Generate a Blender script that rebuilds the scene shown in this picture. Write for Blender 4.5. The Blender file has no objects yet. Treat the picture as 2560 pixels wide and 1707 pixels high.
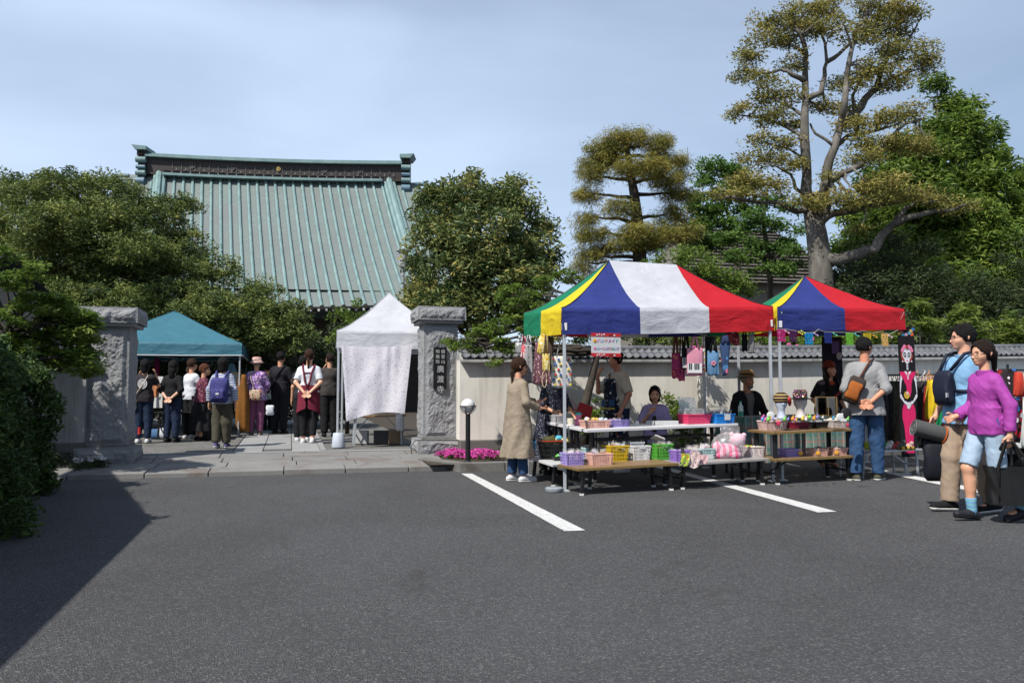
import bpy, bmesh, math, random
import numpy as np
from mathutils import Vector, Matrix, Euler
random.seed(7); rng = np.random.default_rng(7)
SC = bpy.context.scene
COL = SC.collection
R = math.radians
# camera
F = 2000.0; CX = 1280.0; CY = 853.5; CAMZ = 1.13
PITCH = math.atan((985 - CY) / F)
cam_d = bpy.data.cameras.new('camera'); cam = bpy.data.objects.new('camera', cam_d); COL.objects.link(cam)
cam_d.sensor_width = 36.0; cam_d.lens = F / 2560 * 36.0; cam_d.clip_end = 3000; cam_d.clip_start = 0.05
cam.location = (0, 0, CAMZ); cam.rotation_euler = (math.pi / 2 + PITCH, 0, 0)
SC.camera = cam
# light
SHD = Vector((0.64, 0.77, 0)).normalized()      # direction in which shadows fall
SUN_EL = R(51)
to_sun = Vector((-SHD.x * math.cos(SUN_EL), -SHD.y * math.cos(SUN_EL), math.sin(SUN_EL)))
sun_d = bpy.data.lights.new('sun', 'SUN'); sun = bpy.data.objects.new('sun', sun_d); COL.objects.link(sun)
sun_d.energy = 5.0; sun_d.angle = R(0.53); sun_d.color = (1.0, 0.955, 0.88)
sun.rotation_euler = to_sun.to_track_quat('Z', 'Y').to_euler(); sun.location = (-20, -20, 40)
W = bpy.data.worlds.new('World'); SC.world = W; W.use_nodes = True
nt = W.node_tree; nt.nodes.clear()
def wn(t, **k):
    n = nt.nodes.new(t)
    for a, b in k.items(): setattr(n, a, b)
    return n
sky = wn('ShaderNodeTexSky', sky_type='NISHITA'); sky.sun_disc = False
sky.sun_elevation = SUN_EL; sky.sun_rotation = math.atan2(to_sun.x, to_sun.y)
sky.air_density = 1.0; sky.dust_density = 0.6; sky.ozone_density = 1.6
tc = wn('ShaderNodeTexCoord'); mp = wn('ShaderNodeMapping'); mp.inputs['Scale'].default_value = (1.0, 1.0, 3.2)
mp.inputs['Location'].default_value = (0.55, 0.2, 0.3)
nz = wn('ShaderNodeTexNoise'); nz.inputs['Scale'].default_value = 1.7; nz.inputs['Detail'].default_value = 5
nz.inputs['Roughness'].default_value = 0.45; nz.inputs['Distortion'].default_value = 0.3
rp = wn('ShaderNodeValToRGB'); rp.color_ramp.elements[0].position = 0.30; rp.color_ramp.elements[0].color = (0.52, 0.52, 0.52, 1)
rp.color_ramp.elements[1].position = 0.60; rp.color_ramp.elements[1].color = (0.96, 0.96, 0.96, 1)
mx = wn('ShaderNodeMix', data_type='RGBA'); bg = wn('ShaderNodeBackground'); out = wn('ShaderNodeOutputWorld')
L = nt.links.new
L(tc.outputs['Generated'], mp.inputs['Vector']); L(mp.outputs[0], nz.inputs['Vector']); L(nz.outputs['Fac'], rp.inputs[0])
sep = wn('ShaderNodeSeparateXYZ'); L(tc.outputs['Generated'], sep.inputs[0])
er = wn('ShaderNodeMapRange'); er.inputs['From Min'].default_value = 0.12; er.inputs['From Max'].default_value = 0.85; er.inputs['To Min'].default_value = 1.0; er.inputs['To Max'].default_value = 0.45   # haze thickest at the horizon, thinned overhead to weaken the sky's fill light
L(sep.outputs['Z'], er.inputs['Value']); mu = wn('ShaderNodeMath', operation='MULTIPLY'); L(rp.outputs[0], mu.inputs[0]); L(er.outputs[0], mu.inputs[1])
ar = wn('ShaderNodeMapRange'); ar.inputs['From Min'].default_value = -1.0; ar.inputs['From Max'].default_value = 1.0; ar.inputs['To Min'].default_value = 1.18; ar.inputs['To Max'].default_value = 0.42   # the veil thins out towards +X
L(sep.outputs['X'], ar.inputs['Value']); mu2 = wn('ShaderNodeMath', operation='MULTIPLY', use_clamp=True); L(mu.outputs[0], mu2.inputs[0]); L(ar.outputs[0], mu2.inputs[1])
L(mu2.outputs[0], mx.inputs[0]); L(sky.outputs[0], mx.inputs[6]); mx.inputs[7].default_value = (8.1, 9.9, 12.6, 1)
L(mx.outputs[2], bg.inputs[0]); bg.inputs[1].default_value = 0.073; L(bg.outputs[0], out.inputs[0])
vs = SC.view_settings; vs.view_transform = 'Standard'; vs.look = 'None'; vs.exposure = 0.45; vs.gamma = 1.0
SC.cycles.max_bounces = 6; SC.cycles.transparent_max_bounces = 12; SC.cycles.use_denoising = True

# geometry of the view (pixels of the 2560 photo -> world)
cp, sp = math.cos(PITCH), math.sin(PITCH)
def ray(px, py):
    dx = (px - CX) / F; dy = (CY - py) / F
    return Vector((dx, cp - dy * sp, sp + dy * cp))
def P(px, py, D):
    d = ray(px, py); t = D / d.y
    return Vector((d.x * t, D, CAMZ + d.z * t))
TH = R(15.5); CT, ST = math.cos(TH), math.sin(TH)
def UV(x, y): return (x * CT + y * ST, -x * ST + y * CT)
def XY(u, v): return (u * CT - v * ST, u * ST + v * CT)
KERB = 11.58; SLAB_B = 13.55
def lotz(v): return 0.010 * (v - 9.5)
def slabz(v): return 0.085 + (v - KERB) / (SLAB_B - KERB) * 0.115
def courtz(v): return 0.2 + 0.015 * (v - SLAB_B)
def zg(x, y):
    u, v = UV(x, y)
    if v < KERB or u > 3.3: return lotz(v)
    if v < SLAB_B: return slabz(v)
    return courtz(v)
def G(px, py):
    d = ray(px, py); t = 8.0
    for _ in range(60):
        x, y = d.x * t, d.y * t
        t2 = (zg(x, y) - CAMZ) / d.z
        t = 0.5 * t + 0.5 * t2
    return Vector((d.x * t, d.y * t, zg(d.x * t, d.y * t)))
def hit(plane, px, py):
    p0, n = plane; d = ray(px, py); o = Vector((0, 0, CAMZ))
    return o + d * ((p0 - o).dot(n) / d.dot(n))
def plane3(a, b, c): return (a, (b - a).cross(c - a).normalized())
def hexc(h):
    h = h.lstrip('#'); c = [int(h[i:i + 2], 16) / 255 for i in (0, 2, 4)]
    return tuple(((x / 12.92) if x <= 0.04045 else ((x + 0.055) / 1.055) ** 2.4) for x in c) + (1.0,)

# materials
MATS = {}
def C4(c): return hexc(c) if isinstance(c, str) else (tuple(c) + (1.0,) if len(c) == 3 else tuple(c))
class NT:
    def __init__(s, name):
        s.m = bpy.data.materials.new(name); s.m.use_nodes = True; s.t = s.m.node_tree
        s.ka = .78; s.b = s.t.nodes['Principled BSDF']; s.o = s.t.nodes['Material Output']
    def n(s, t, **k):
        n = s.t.nodes.new(t)
        for a, b in k.items():
            if hasattr(n, a) and a not in n.inputs: setattr(n, a, b)
            else: n.inputs[a].default_value = b
        return n
    def l(s, a, b): s.t.links.new(a, b)
    def coord(s, kind='Object', scale=(1, 1, 1)):
        tc = s.n('ShaderNodeTexCoord'); mp = s.n('ShaderNodeMapping'); mp.inputs['Scale'].default_value = scale
        s.l(tc.outputs[kind], mp.inputs['Vector']); return mp.outputs[0]
    def noise(s, vec, scale, detail=4, rough=0.55, dist=0.0):
        n = s.n('ShaderNodeTexNoise'); n.inputs['Scale'].default_value = scale; n.inputs['Detail'].default_value = detail
        n.inputs['Roughness'].default_value = rough; n.inputs['Distortion'].default_value = dist
        s.l(vec, n.inputs['Vector']); return n.outputs['Fac']
    def ramp(s, fac, stops, interp='LINEAR'):
        r = s.n('ShaderNodeValToRGB'); cr = r.color_ramp; cr.interpolation = interp
        while len(cr.elements) < len(stops): cr.elements.new(0.5)
        for e, (p, c) in zip(cr.elements, stops): e.position = p; e.color = C4(c)
        s.l(fac, r.inputs[0]); return r.outputs[0]
    def mix(s, fac, a, b, mode='MIX'):
        m = s.n('ShaderNodeMix', data_type='RGBA', blend_type=mode)
        for sock, v in ((m.inputs[0], fac), (m.inputs[6], a), (m.inputs[7], b)):
            if isinstance(v, (int, float)): sock.default_value = v
            elif isinstance(v, (tuple, list, str)): sock.default_value = C4(v)
            else: s.l(v, sock)
        return m.outputs[2]
    def bump(s, h, strength=0.3, dist=0.02, prev=None):
        b = s.n('ShaderNodeBump'); b.inputs['Strength'].default_value = strength; b.inputs['Distance'].default_value = dist
        s.l(h, b.inputs['Height'])
        if prev is not None: s.l(prev, b.inputs['Normal'])
        return b.outputs[0]
    def fin(s, col=None, nrm=None, rough=0.7, metal=0.0, spec=0.35):
        if col is not None:
            if isinstance(col, (tuple, list, str)): s.b.inputs['Base Color'].default_value = dk(col, s.ka)
            else: s.l(s.mix(1.0, col, (s.ka, s.ka, s.ka), 'MULTIPLY') if s.ka != 1 else col, s.b.inputs['Base Color'])
        if nrm is not None: s.l(nrm, s.b.inputs['Normal'])
        if isinstance(rough, (int, float)): s.b.inputs['Roughness'].default_value = rough
        else: s.l(rough, s.b.inputs['Roughness'])
        s.b.inputs['Metallic'].default_value = metal; s.b.inputs['Specular IOR Level'].default_value = spec
        return s.m
def dk(c, f): c = C4(c); return tuple(min(1, x * f) for x in c[:3]) + (1,)
def mat(name, col, rough=0.65, var=0.18, scale=14, bump=0.15, bscale=60, metal=0.0, spec=0.35, trans=0.0):
    if name in MATS: return MATS[name]
    t = NT(name); v = t.coord(); n = t.noise(v, scale)
    c = t.ramp(n, [(0.3, dk(col, 1 - var)), (0.7, dk(col, 1 + var * 0.6))])
    nb = t.bump(t.noise(v, bscale, 3), bump, 0.004) if bump else None
    m = t.fin(c, nb, rough, metal, spec)
    if trans: add_trans(t, c, trans)
    MATS[name] = m; return m
def add_trans(t, c, f):
    tr = t.n('ShaderNodeBsdfTranslucent'); ms = t.n('ShaderNodeMixShader'); ms.inputs[0].default_value = f
    t.l(c, tr.inputs[0]) if not isinstance(c, tuple) else None
    t.l(t.b.outputs[0], ms.inputs[1]); t.l(tr.outputs[0], ms.inputs[2]); t.l(ms.outputs[0], t.o.inputs[0])
def cloth(name, col, var=0.12, rough=0.85, bump=0.2, trans=0.0):
    if name in MATS: return MATS[name]
    t = NT(name); v = t.coord(); n = t.noise(v, 9, 5)
    c = t.ramp(n, [(0.3, dk(col, 1 - var)), (0.7, dk(col, 1 + var * .6))])
    wv = t.noise(t.coord(scale=(1, 1, .45)), 22, 4, .6, .6); b1 = t.bump(wv, bump, 0.02); b2 = t.bump(t.noise(v, 240, 2), 0.12, 0.003, b1)
    m = t.fin(c, b2, rough, 0, 0.2)
    if trans: add_trans(t, c, trans)
    MATS[name] = m; return m
def stripes(name, c1, c2, freq, axis=2, duty=0.5, rough=0.85):
    t = NT(name); v = t.coord(); sx = t.n('ShaderNodeSeparateXYZ'); t.l(v, sx.inputs[0])
    m1 = t.n('ShaderNodeMath', operation='MULTIPLY'); t.l(sx.outputs[axis], m1.inputs[0]); m1.inputs[1].default_value = freq
    m2 = t.n('ShaderNodeMath', operation='FRACT'); t.l(m1.outputs[0], m2.inputs[0])
    c = t.ramp(m2.outputs[0], [(0, c1), (duty, c2)], 'CONSTANT')
    nb = t.bump(t.noise(v, 22, 4), 0.3, 0.02); MATS[name] = t.fin(c, nb, rough, 0, .2); return MATS[name]
def spots(name, base, cols, scale=40, thr=0.35, rough=0.85, base2=None, trans=0.0):
    """cloth printed with scattered blotches of several colours"""
    t = NT(name); v = t.coord(); vo = t.n('ShaderNodeTexVoronoi', feature='F1'); vo.inputs['Scale'].default_value = scale
    wob = t.n('ShaderNodeVectorMath', operation='ADD'); nn = t.n('ShaderNodeTexNoise'); nn.inputs['Scale'].default_value = scale * .8
    sc = t.n('ShaderNodeVectorMath', operation='SCALE'); sc.inputs['Scale'].default_value = 0.6 / scale
    t.l(v, nn.inputs['Vector']); t.l(nn.outputs['Color'], sc.inputs[0]); t.l(v, wob.inputs[0]); t.l(sc.outputs[0], wob.inputs[1]); t.l(wob.outputs[0], vo.inputs['Vector'])
    sep = t.n('ShaderNodeSeparateColor'); t.l(vo.outputs['Color'], sep.inputs[0])
    n = len(cols); pc = t.ramp(sep.outputs[0], [((i / n), c) for i, c in enumerate(cols)], 'CONSTANT')
    lt = t.n('ShaderNodeMath', operation='LESS_THAN'); t.l(vo.outputs['Distance'], lt.inputs[0]); lt.inputs[1].default_value = thr
    bs = C4(base) if base2 is None else t.ramp(t.noise(v, scale * .3, 3), [(.42, base), (.58, base2)])
    c = t.mix(lt.outputs[0], bs, pc)
    nb = t.bump(t.noise(t.coord(scale=(1, 1, .45)), 20, 4), 0.35, 0.02); m = t.fin(c, nb, rough, 0, .2)
    if trans: add_trans(t, c, trans)
    MATS[name] = m; return m
def clear(name='clear_film', col='#ffffff', alpha=0.22, rough=0.12):
    if name in MATS: return MATS[name]
    t = NT(name); g = t.n('ShaderNodeBsdfGlossy'); g.inputs['Roughness'].default_value = rough
    tr = t.n('ShaderNodeBsdfTransparent'); d = t.n('ShaderNodeBsdfDiffuse'); d.inputs[0].default_value = C4(col)
    a = t.n('ShaderNodeMixShader'); a.inputs[0].default_value = 0.45; t.l(d.outputs[0], a.inputs[1]); t.l(g.outputs[0], a.inputs[2])
    ms = t.n('ShaderNodeMixShader'); nz = t.noise(t.coord(), 30, 3); r = t.ramp(nz, [(.3, (alpha * .4,) * 3), (.75, (min(1, alpha * 2),) * 3)])
    t.l(r, ms.inputs[0]); t.l(tr.outputs[0], ms.inputs[1]); t.l(a.outputs[0], ms.inputs[2]); t.l(ms.outputs[0], t.o.inputs[0])
    MATS[name] = t.m; return t.m
def leafmat(name, cols, trans=0.35, rough=0.5):
    t = NT(name); t.ka = 1.0; a = t.n('ShaderNodeAttribute', attribute_name='tint')
    n = len(cols); c = t.ramp(a.outputs['Fac'], [(i / (n - 1) if n > 1 else 0, x) for i, x in enumerate(cols)])
    t.fin(c, None, rough, 0, .25); add_trans(t, c, trans); MATS[name] = t.m; return t.m

# objects
def setp(o, label=None, cat=None, group=None, kind=None):
    if label: o['label'] = label
    if cat: o['category'] = cat
    if group: o['group'] = group
    if kind: o['kind'] = kind
    return o
def thing(name, label, cat, loc=(0, 0, 0), rz=0, group=None):
    o = bpy.data.objects.new(name, None); COL.objects.link(o); o.location = loc; o.rotation_euler = (0, 0, rz)
    o.empty_display_size = 0.1
    return setp(o, label, cat, group)
def link(name, me, parent=None):
    o = bpy.data.objects.new(name, me); COL.objects.link(o)
    if parent: o.parent = parent
    return o
def dup(root, **k):
    r = root.copy(); COL.objects.link(r)
    for ch in root.children:
        c = ch.copy(); COL.objects.link(c); c.parent = r
        for g in ch.children:
            d = g.copy(); COL.objects.link(d); d.parent = c
    return r
def npmesh(name, verts, faces, material=None, smooth=False):
    """fast mesh from numpy arrays; faces (n,3) or (n,4)"""
    me = bpy.data.meshes.new(name); verts = np.asarray(verts, np.float32); faces = np.asarray(faces, np.int32)
    me.vertices.add(len(verts)); me.vertices.foreach_set('co', verts.ravel())
    k = faces.shape[1]; me.loops.add(faces.size); me.loops.foreach_set('vertex_index', faces.ravel())
    me.polygons.add(len(faces)); me.polygons.foreach_set('loop_start', np.arange(0, faces.size, k, dtype=np.int32))
    try: me.polygons.foreach_set('loop_total', np.full(len(faces), k, np.int32))
    except Exception: pass
    me.polygons.foreach_set('use_smooth', np.full(len(faces), smooth, bool))
    me.update(calc_edges=True)
    if material: me.materials.append(material)
    return me
class MB:
    def __init__(s): s.v = []; s.f = []; s.m = []
    def add(s, vs, fs, mi=0):
        b = len(s.v); s.v += [tuple(p) for p in vs]; s.f += [tuple(b + i for i in f) for f in fs]; s.m += [mi] * len(fs); return s
    def box(s, c, sz, rz=0, rot=None, mi=0):
        M = rot if rot is not None else Matrix.Rotation(rz, 3, 'Z'); c = Vector(c)
        vs = [c + M @ Vector((x * sz[0] / 2, y * sz[1] / 2, z * sz[2] / 2)) for x in (-1, 1) for y in (-1, 1) for z in (-1, 1)]
        return s.add(vs, [(0, 1, 3, 2), (4, 6, 7, 5), (0, 4, 5, 1), (2, 3, 7, 6), (0, 2, 6, 4), (1, 5, 7, 3)], mi)
    def bar(s, a, b, w, h=None, mi=0):
        a, b = Vector(a), Vector(b); d = (b - a); q = d.to_track_quat('Z', 'Y').to_matrix()
        return s.box((a + b) / 2, (w, h or w, d.length), rot=q, mi=mi)
    def tube(s, pts, r, n=8, mi=0, cap=True, sx=1.0):
        pts = [Vector(p) for p in pts]; rs = r if isinstance(r, (list, tuple)) else [r] * len(pts); b = len(s.v); ref = None
        for i, p in enumerate(pts):
            d = (pts[min(i + 1, len(pts) - 1)] - pts[max(i - 1, 0)])
            if d.length < 1e-9: d = Vector((0, 0, 1))
            d.normalize()
            if ref is None: ref = d.orthogonal().normalized()
            ref = (ref - d * ref.dot(d))
            ref = ref.normalized() if ref.length > 1e-6 else d.orthogonal().normalized()
            o = d.cross(ref)
            for k in range(n):
                a = 2 * math.pi * k / n; s.v.append(tuple(p + (ref * math.cos(a) * sx + o * math.sin(a)) * rs[i]))
        for i in range(len(pts) - 1):
            for k in range(n):
                s.f.append((b + i * n + k, b + i * n + (k + 1) % n, b + (i + 1) * n + (k + 1) % n, b + (i + 1) * n + k)); s.m.append(mi)
        if cap:
            s.f.append(tuple(b + k for k in reversed(range(n)))); s.m.append(mi)
            e = b + (len(pts) - 1) * n; s.f.append(tuple(e + k for k in range(n))); s.m.append(mi)
        return s
    def lathe(s, prof, n=16, c=(0, 0, 0), M=None, mi=0, sx=1, sy=1):
        b = len(s.v); c = Vector(c)
        for (r, z) in prof:
            for k in range(n):
                a = 2 * math.pi * k / n; p = Vector((r * math.cos(a) * sx, r * math.sin(a) * sy, z))
                s.v.append(tuple(c + (M @ p if M else p)))
        for i in range(len(prof) - 1):
            for k in range(n): s.f.append((b + i * n + k, b + i * n + (k + 1) % n, b + (i + 1) * n + (k + 1) % n, b + (i + 1) * n + k)); s.m.append(mi)
        s.f.append(tuple(b + k for k in reversed(range(n)))); s.m.append(mi)
        e = b + (len(prof) - 1) * n; s.f.append(tuple(e + k for k in range(n))); s.m.append(mi)
        return s
    def grid(s, fn, nu, nv, mi=0):
        b = len(s.v)
        for i in range(nu + 1):
            for j in range(nv + 1): s.v.append(tuple(fn(i / nu, j / nv)))
        for i in range(nu):
            for j in range(nv):
                a = b + i * (nv + 1) + j; s.f.append((a, a + nv + 1, a + nv + 2, a + 1)); s.m.append(mi)
        return s
    def prism(s, pts, vec, mi=0):
        n = len(pts); vec = Vector(vec); vs = [Vector(p) for p in pts] + [Vector(p) + vec for p in pts]
        return s.add(vs, [tuple(range(n))[::-1], tuple(range(n, 2 * n))] + [(i, (i + 1) % n, n + (i + 1) % n, n + i) for i in range(n)], mi)
    def slab(s, c4, th, mi=0): return s.prism([Vector(p) for p in c4], (0, 0, -th), mi)
    def ball(s, c, r, n=10, sc=(1, 1, 1), mi=0, M=None):
        prof = [(max(1e-4, math.sin(math.pi * i / n)) * r, -math.cos(math.pi * i / n) * r) for i in range(n + 1)]
        b = len(s.v); s.lathe(prof, n + 2, (0, 0, 0), mi=mi)
        for i in range(b, len(s.v)):
            p = Vector(s.v[i]); p = Vector((p.x * sc[0], p.y * sc[1], p.z * sc[2])); s.v[i] = tuple(Vector(c) + (M @ p if M else p))
        return s
    def mesh(s, name, mats, smooth=False, bevel=0, off=None, sub=0):
        me = bpy.data.meshes.new(name); vs = s.v
        if off is not None: vs = [(x - off[0], y - off[1], z - off[2]) for x, y, z in vs]
        me.from_pydata(vs, [], s.f)
        for m in (mats if isinstance(mats, (list, tuple)) else [mats]): me.materials.append(m)
        if any(s.m): me.polygons.foreach_set('material_index', s.m)
        bm = bmesh.new(); bm.from_mesh(me); bmesh.ops.recalc_face_normals(bm, faces=bm.faces)
        if bevel:
            bmesh.ops.bevel(bm, geom=[e for e in bm.edges if e.is_manifold and e.calc_face_angle(0) > 0.6], offset=bevel, segments=1, affect='EDGES', clamp_overlap=True)
        bm.to_mesh(me); bm.free()
        if smooth:
            me.polygons.foreach_set('use_smooth', [True] * len(me.polygons))
            if smooth == 'auto': me.set_sharp_from_angle(angle=R(40))
        me.update(); return me
    def build(s, name, mats, parent=None, smooth=False, bevel=0, world=True, **k):
        """parts are modelled in world coordinates; moved into the frame of an unrotated parent"""
        off = None
        if parent is not None and world:
            off = Vector(parent.location)
            if parent.parent: off = off + Vector(parent.parent.location)
        o = link(name, s.mesh(name, mats, smooth, bevel, off), parent)
        return setp(o, **k)
    def solo(s, name, mats, base, label, cat, group=None, smooth=False, bevel=0):
        """a thing that is a single mesh with its origin at base"""
        o = link(name, s.mesh(name, mats, smooth, bevel, base)); o.location = base
        return setp(o, label, cat, group)
def xf(loc, rz=0, s=1.0):
    return Matrix.Translation(loc) @ Matrix.Rotation(rz, 4, 'Z') @ Matrix.Scale(s, 4)
from mathutils import noise as mn
def fbm(x, y, z=0.0): return mn.fractal(Vector((x, y, z * 3.7)), 1.0, 2.1, 4) * 1.1
# SETTING
def uvp(u, v, z): x, y = XY(u, v); return Vector((x, y, z))
# --- asphalt
t = NT('asphalt'); v = t.coord()
c0 = t.ramp(t.noise(v, 0.32, 7, .6, .6), [(.3, (.050, .049, .050)), (.48, (.086, .086, .090)), (.68, (.132, .134, .141))])
c1 = t.mix(t.ramp(t.noise(v, 6.0, 4), [(.45, (0, 0, 0)), (.7, (.35, .35, .35))]), c0, (.078, .077, .078))
vo = t.n('ShaderNodeTexVoronoi'); vo.inputs['Scale'].default_value = 120; t.l(v, vo.inputs['Vector'])
sepc = t.n('ShaderNodeSeparateColor'); t.l(vo.outputs['Color'], sepc.inputs[0])
agg = t.ramp(sepc.outputs[0], [(0, (.026, .026, .028)), (.5, (.065, .065, .068)), (.86, (.115, .115, .118)), (.97, (.24, .24, .24))])
c2 = t.mix(.58, c1, agg)
vo2 = t.n('ShaderNodeTexVoronoi'); vo2.inputs['Scale'].default_value = 11; t.l(v, vo2.inputs['Vector'])
fl = t.ramp(vo2.outputs['Distance'], [(0.0, (1, 1, 1)), (.055, (1, 1, 1)), (.075, (0, 0, 0))])
c2 = t.mix(fl, c2, (.2, .2, .19))
stn = t.ramp(t.noise(t.coord(scale=(1, .55, 1)), 1.1, 6, .7, 1.2), [(.60, (0, 0, 0)), (.74, (.55, .55, .55))]); c2 = t.mix(stn, c2, (.033, .031, .030))
b1 = t.bump(vo.outputs['Distance'], .8, .014); b2 = t.bump(t.noise(v, 130, 3), .4, .004, b1)
M_ASPH = t.fin(c2, b2, .82, 0, .3)
def strip(name, us, vs_, zf, m, kind='structure'):
    mb = MB(); n = len(us); 
    for a in us:
        for b in vs_: mb.v.append(tuple(uvp(a, b, zf(a, b))))
    k = len(vs_)
    for i in range(n - 1):
        for j in range(k - 1): mb.f.append((i * k + j, (i + 1) * k + j, (i + 1) * k + j + 1, i * k + j + 1)); mb.m.append(0)
    return mb.build(name, m, kind=kind)
def lotsheet(u, v):
    if v > 40: return lotz(40) - (v - 40) * .0
    if v < -40: return lotz(-40)
    return lotz(v)
strip('ground', [-900, -60, -20, -8, 0, 8, 20, 60, 900], [-900, -40, -10, 0, 5, 10, 12, 14, 40, 120, 1200], lotsheet, M_ASPH)
# --- gravel courtyard
t = NT('gravel'); v = t.coord(); vo = t.n('ShaderNodeTexVoronoi'); vo.inputs['Scale'].default_value = 55; t.l(v, vo.inputs['Vector'])
sepc = t.n('ShaderNodeSeparateColor'); t.l(vo.outputs['Color'], sepc.inputs[0])
c = t.ramp(sepc.outputs[0], [(0, (.10, .098, .092)), (.5, (.17, .165, .155)), (.9, (.29, .28, .265))])
c = t.mix(t.ramp(t.noise(v, 1.3, 5), [(.4, (0, 0, 0)), (.7, (.5, .5, .5))]), c, (.12, .115, .10))
M_GRAVEL = t.fin(c, t.bump(vo.outputs['Distance'], .9, .02), .9)
strip('gravel_yard', [-26, -14, -8, -4, 0, 2.3], [SLAB_B + .06, 16, 20, 30, 60], lambda a, b: courtz(b) - .012, M_GRAVEL)
M_SOIL = mat('soil', (.055, .042, .03), .95, .4, 20, .8, 40)
strip('garden_soil', [2.3, 4, 8, 14, 30], [12.9, 16, 30, 60], lambda a, b: lotz(b) + .03, M_SOIL)
# --- granite paving of the gateway
def granite(name, base, dark, rust=None, sc=1.0):
    t = NT(name); v = t.coord(); oi = t.n('ShaderNodeObjectInfo')
    sp_ = t.noise(v, 130 * sc, 2, .7); c = t.ramp(sp_, [(.35, dark), (.55, base), (.75, dk(base, 1.25))])
    c = t.mix(t.ramp(t.noise(v, 2.2, 5), [(.42, (0, 0, 0)), (.72, (.6, .6, .6))]), c, dk(base, .62))
    c = t.mix(.35, c, t.ramp(oi.outputs['Random'], [(0, dk(base, .72)), (1, dk(base, 1.2))]))
    if rust: c = t.mix(t.ramp(t.noise(v, 1.6, 6, .6, 1.0), [(.5, (0, 0, 0)), (.66, (.75, .75, .75))]), c, rust)
    return t.fin(c, t.bump(t.noise(v, 90, 4, .7), .5, .006), .8, 0, .3)
M_PAVE = granite('granite_paving', (.25, .245, .238), (.13, .128, .125), (.16, .125, .105))
M_PATH = granite('granite_path', (.33, .33, .33), (.22, .22, .22))
M_JOINT = mat('joint_mortar', (.09, .085, .08), .95)
pav = strip('gate_paving', [-3.6, -2, 0, 2.34], [KERB + .02, 12.2, 13, SLAB_B], lambda a, b: slabz(b) - .022, M_JOINT)
random.seed(3)
rows = 4; rd = (SLAB_B - .14 - KERB) / rows
for r_ in range(rows):
    v0 = KERB + r_ * rd; v1 = v0 + rd - .014; u = -3.55 - random.random() * .5; 
    while u < 2.25:
        w = random.uniform(.78, 1.02); u1 = 2.3 if u + w > 1.95 else u + w
        ua = max(u, -3.55 if r_ else -3.4)
        if u1 - ua > .12:
            e = random.uniform(-.004, .006); mb = MB()
            c4 = [uvp(ua + .007, v0, slabz(v0) + e), uvp(u1 - .007, v0, slabz(v0) + e), uvp(u1 - .007, v1, slabz(v1) + e), uvp(ua + .007, v1, slabz(v1) + e)]
            mb.slab(c4, .13 if r_ == 0 else .05); mb.build('paving_stone', M_PAVE, pav, bevel=.006)
        u = u1
mb = MB(); u = -3.5
while u < 2.2:
    mb = MB(); u1 = min(u + 1.25, 2.28); mb.slab([uvp(u + .004, SLAB_B - .125, slabz(SLAB_B) + .012), uvp(u1 - .004, SLAB_B - .125, slabz(SLAB_B) + .012), uvp(u1 - .004, SLAB_B, slabz(SLAB_B) + .012), uvp(u + .004, SLAB_B, slabz(SLAB_B) + .012)], .06)
    mb.build('edging_stone', M_PATH, pav, bevel=.006); u = u1
# left kerb and front kerb of the right planter
M_KERB = granite('granite_kerb', (.22, .215, .205), (.11, .11, .105), (.10, .075, .06))
kb = setp(bpy.data.objects.new('kerb', None), kind='structure'); COL.objects.link(kb); kb['label'] = 'granite kerb stones along the edge of the car park'
def kerbrun(pts, w=.13, top=.13):
    for a, b in zip(pts[:-1], pts[1:]):
        a, b = Vector(a), Vector(b); L_ = (b - a).length; n = max(1, round(L_ / .75)); d = (b - a) / n
        s = Vector((-d.y, d.x)).normalized() * w
        for i in range(n):
            p, q = a + d * (i + .008), a + d * (i + .992); mb = MB()
            z = lotz(UV(*p)[1])
            mb.slab([Vector((p.x, p.y, z + top)), Vector((q.x, q.y, z + top)), Vector((q.x + s.x, q.y + s.y, z + top)), Vector((p.x + s.x, p.y + s.y, z + top))], top + .05)
            mb.build('kerb_stone', M_KERB, kb, bevel=.01)
kerbrun([XY(-7.5, 11.2), XY(-3.62, 11.45)])
PL = [G(1006, 1140).xy, Vector(XY(2.36, 11.30))]
kerbrun([XY(1.9, 12.25), XY(2.36, 11.32), XY(4.4, 11.32)])
strip('planter_soil', [1.95, 2.4, 4.4], [11.42, 12.2, 12.72], lambda a, b: lotz(b) + .10, M_SOIL)
strip('verge_soil', [-8, -5, -3.62], [11.5, 12.2, 12.9], lambda a, b: lotz(b) + .11, M_SOIL)
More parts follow.
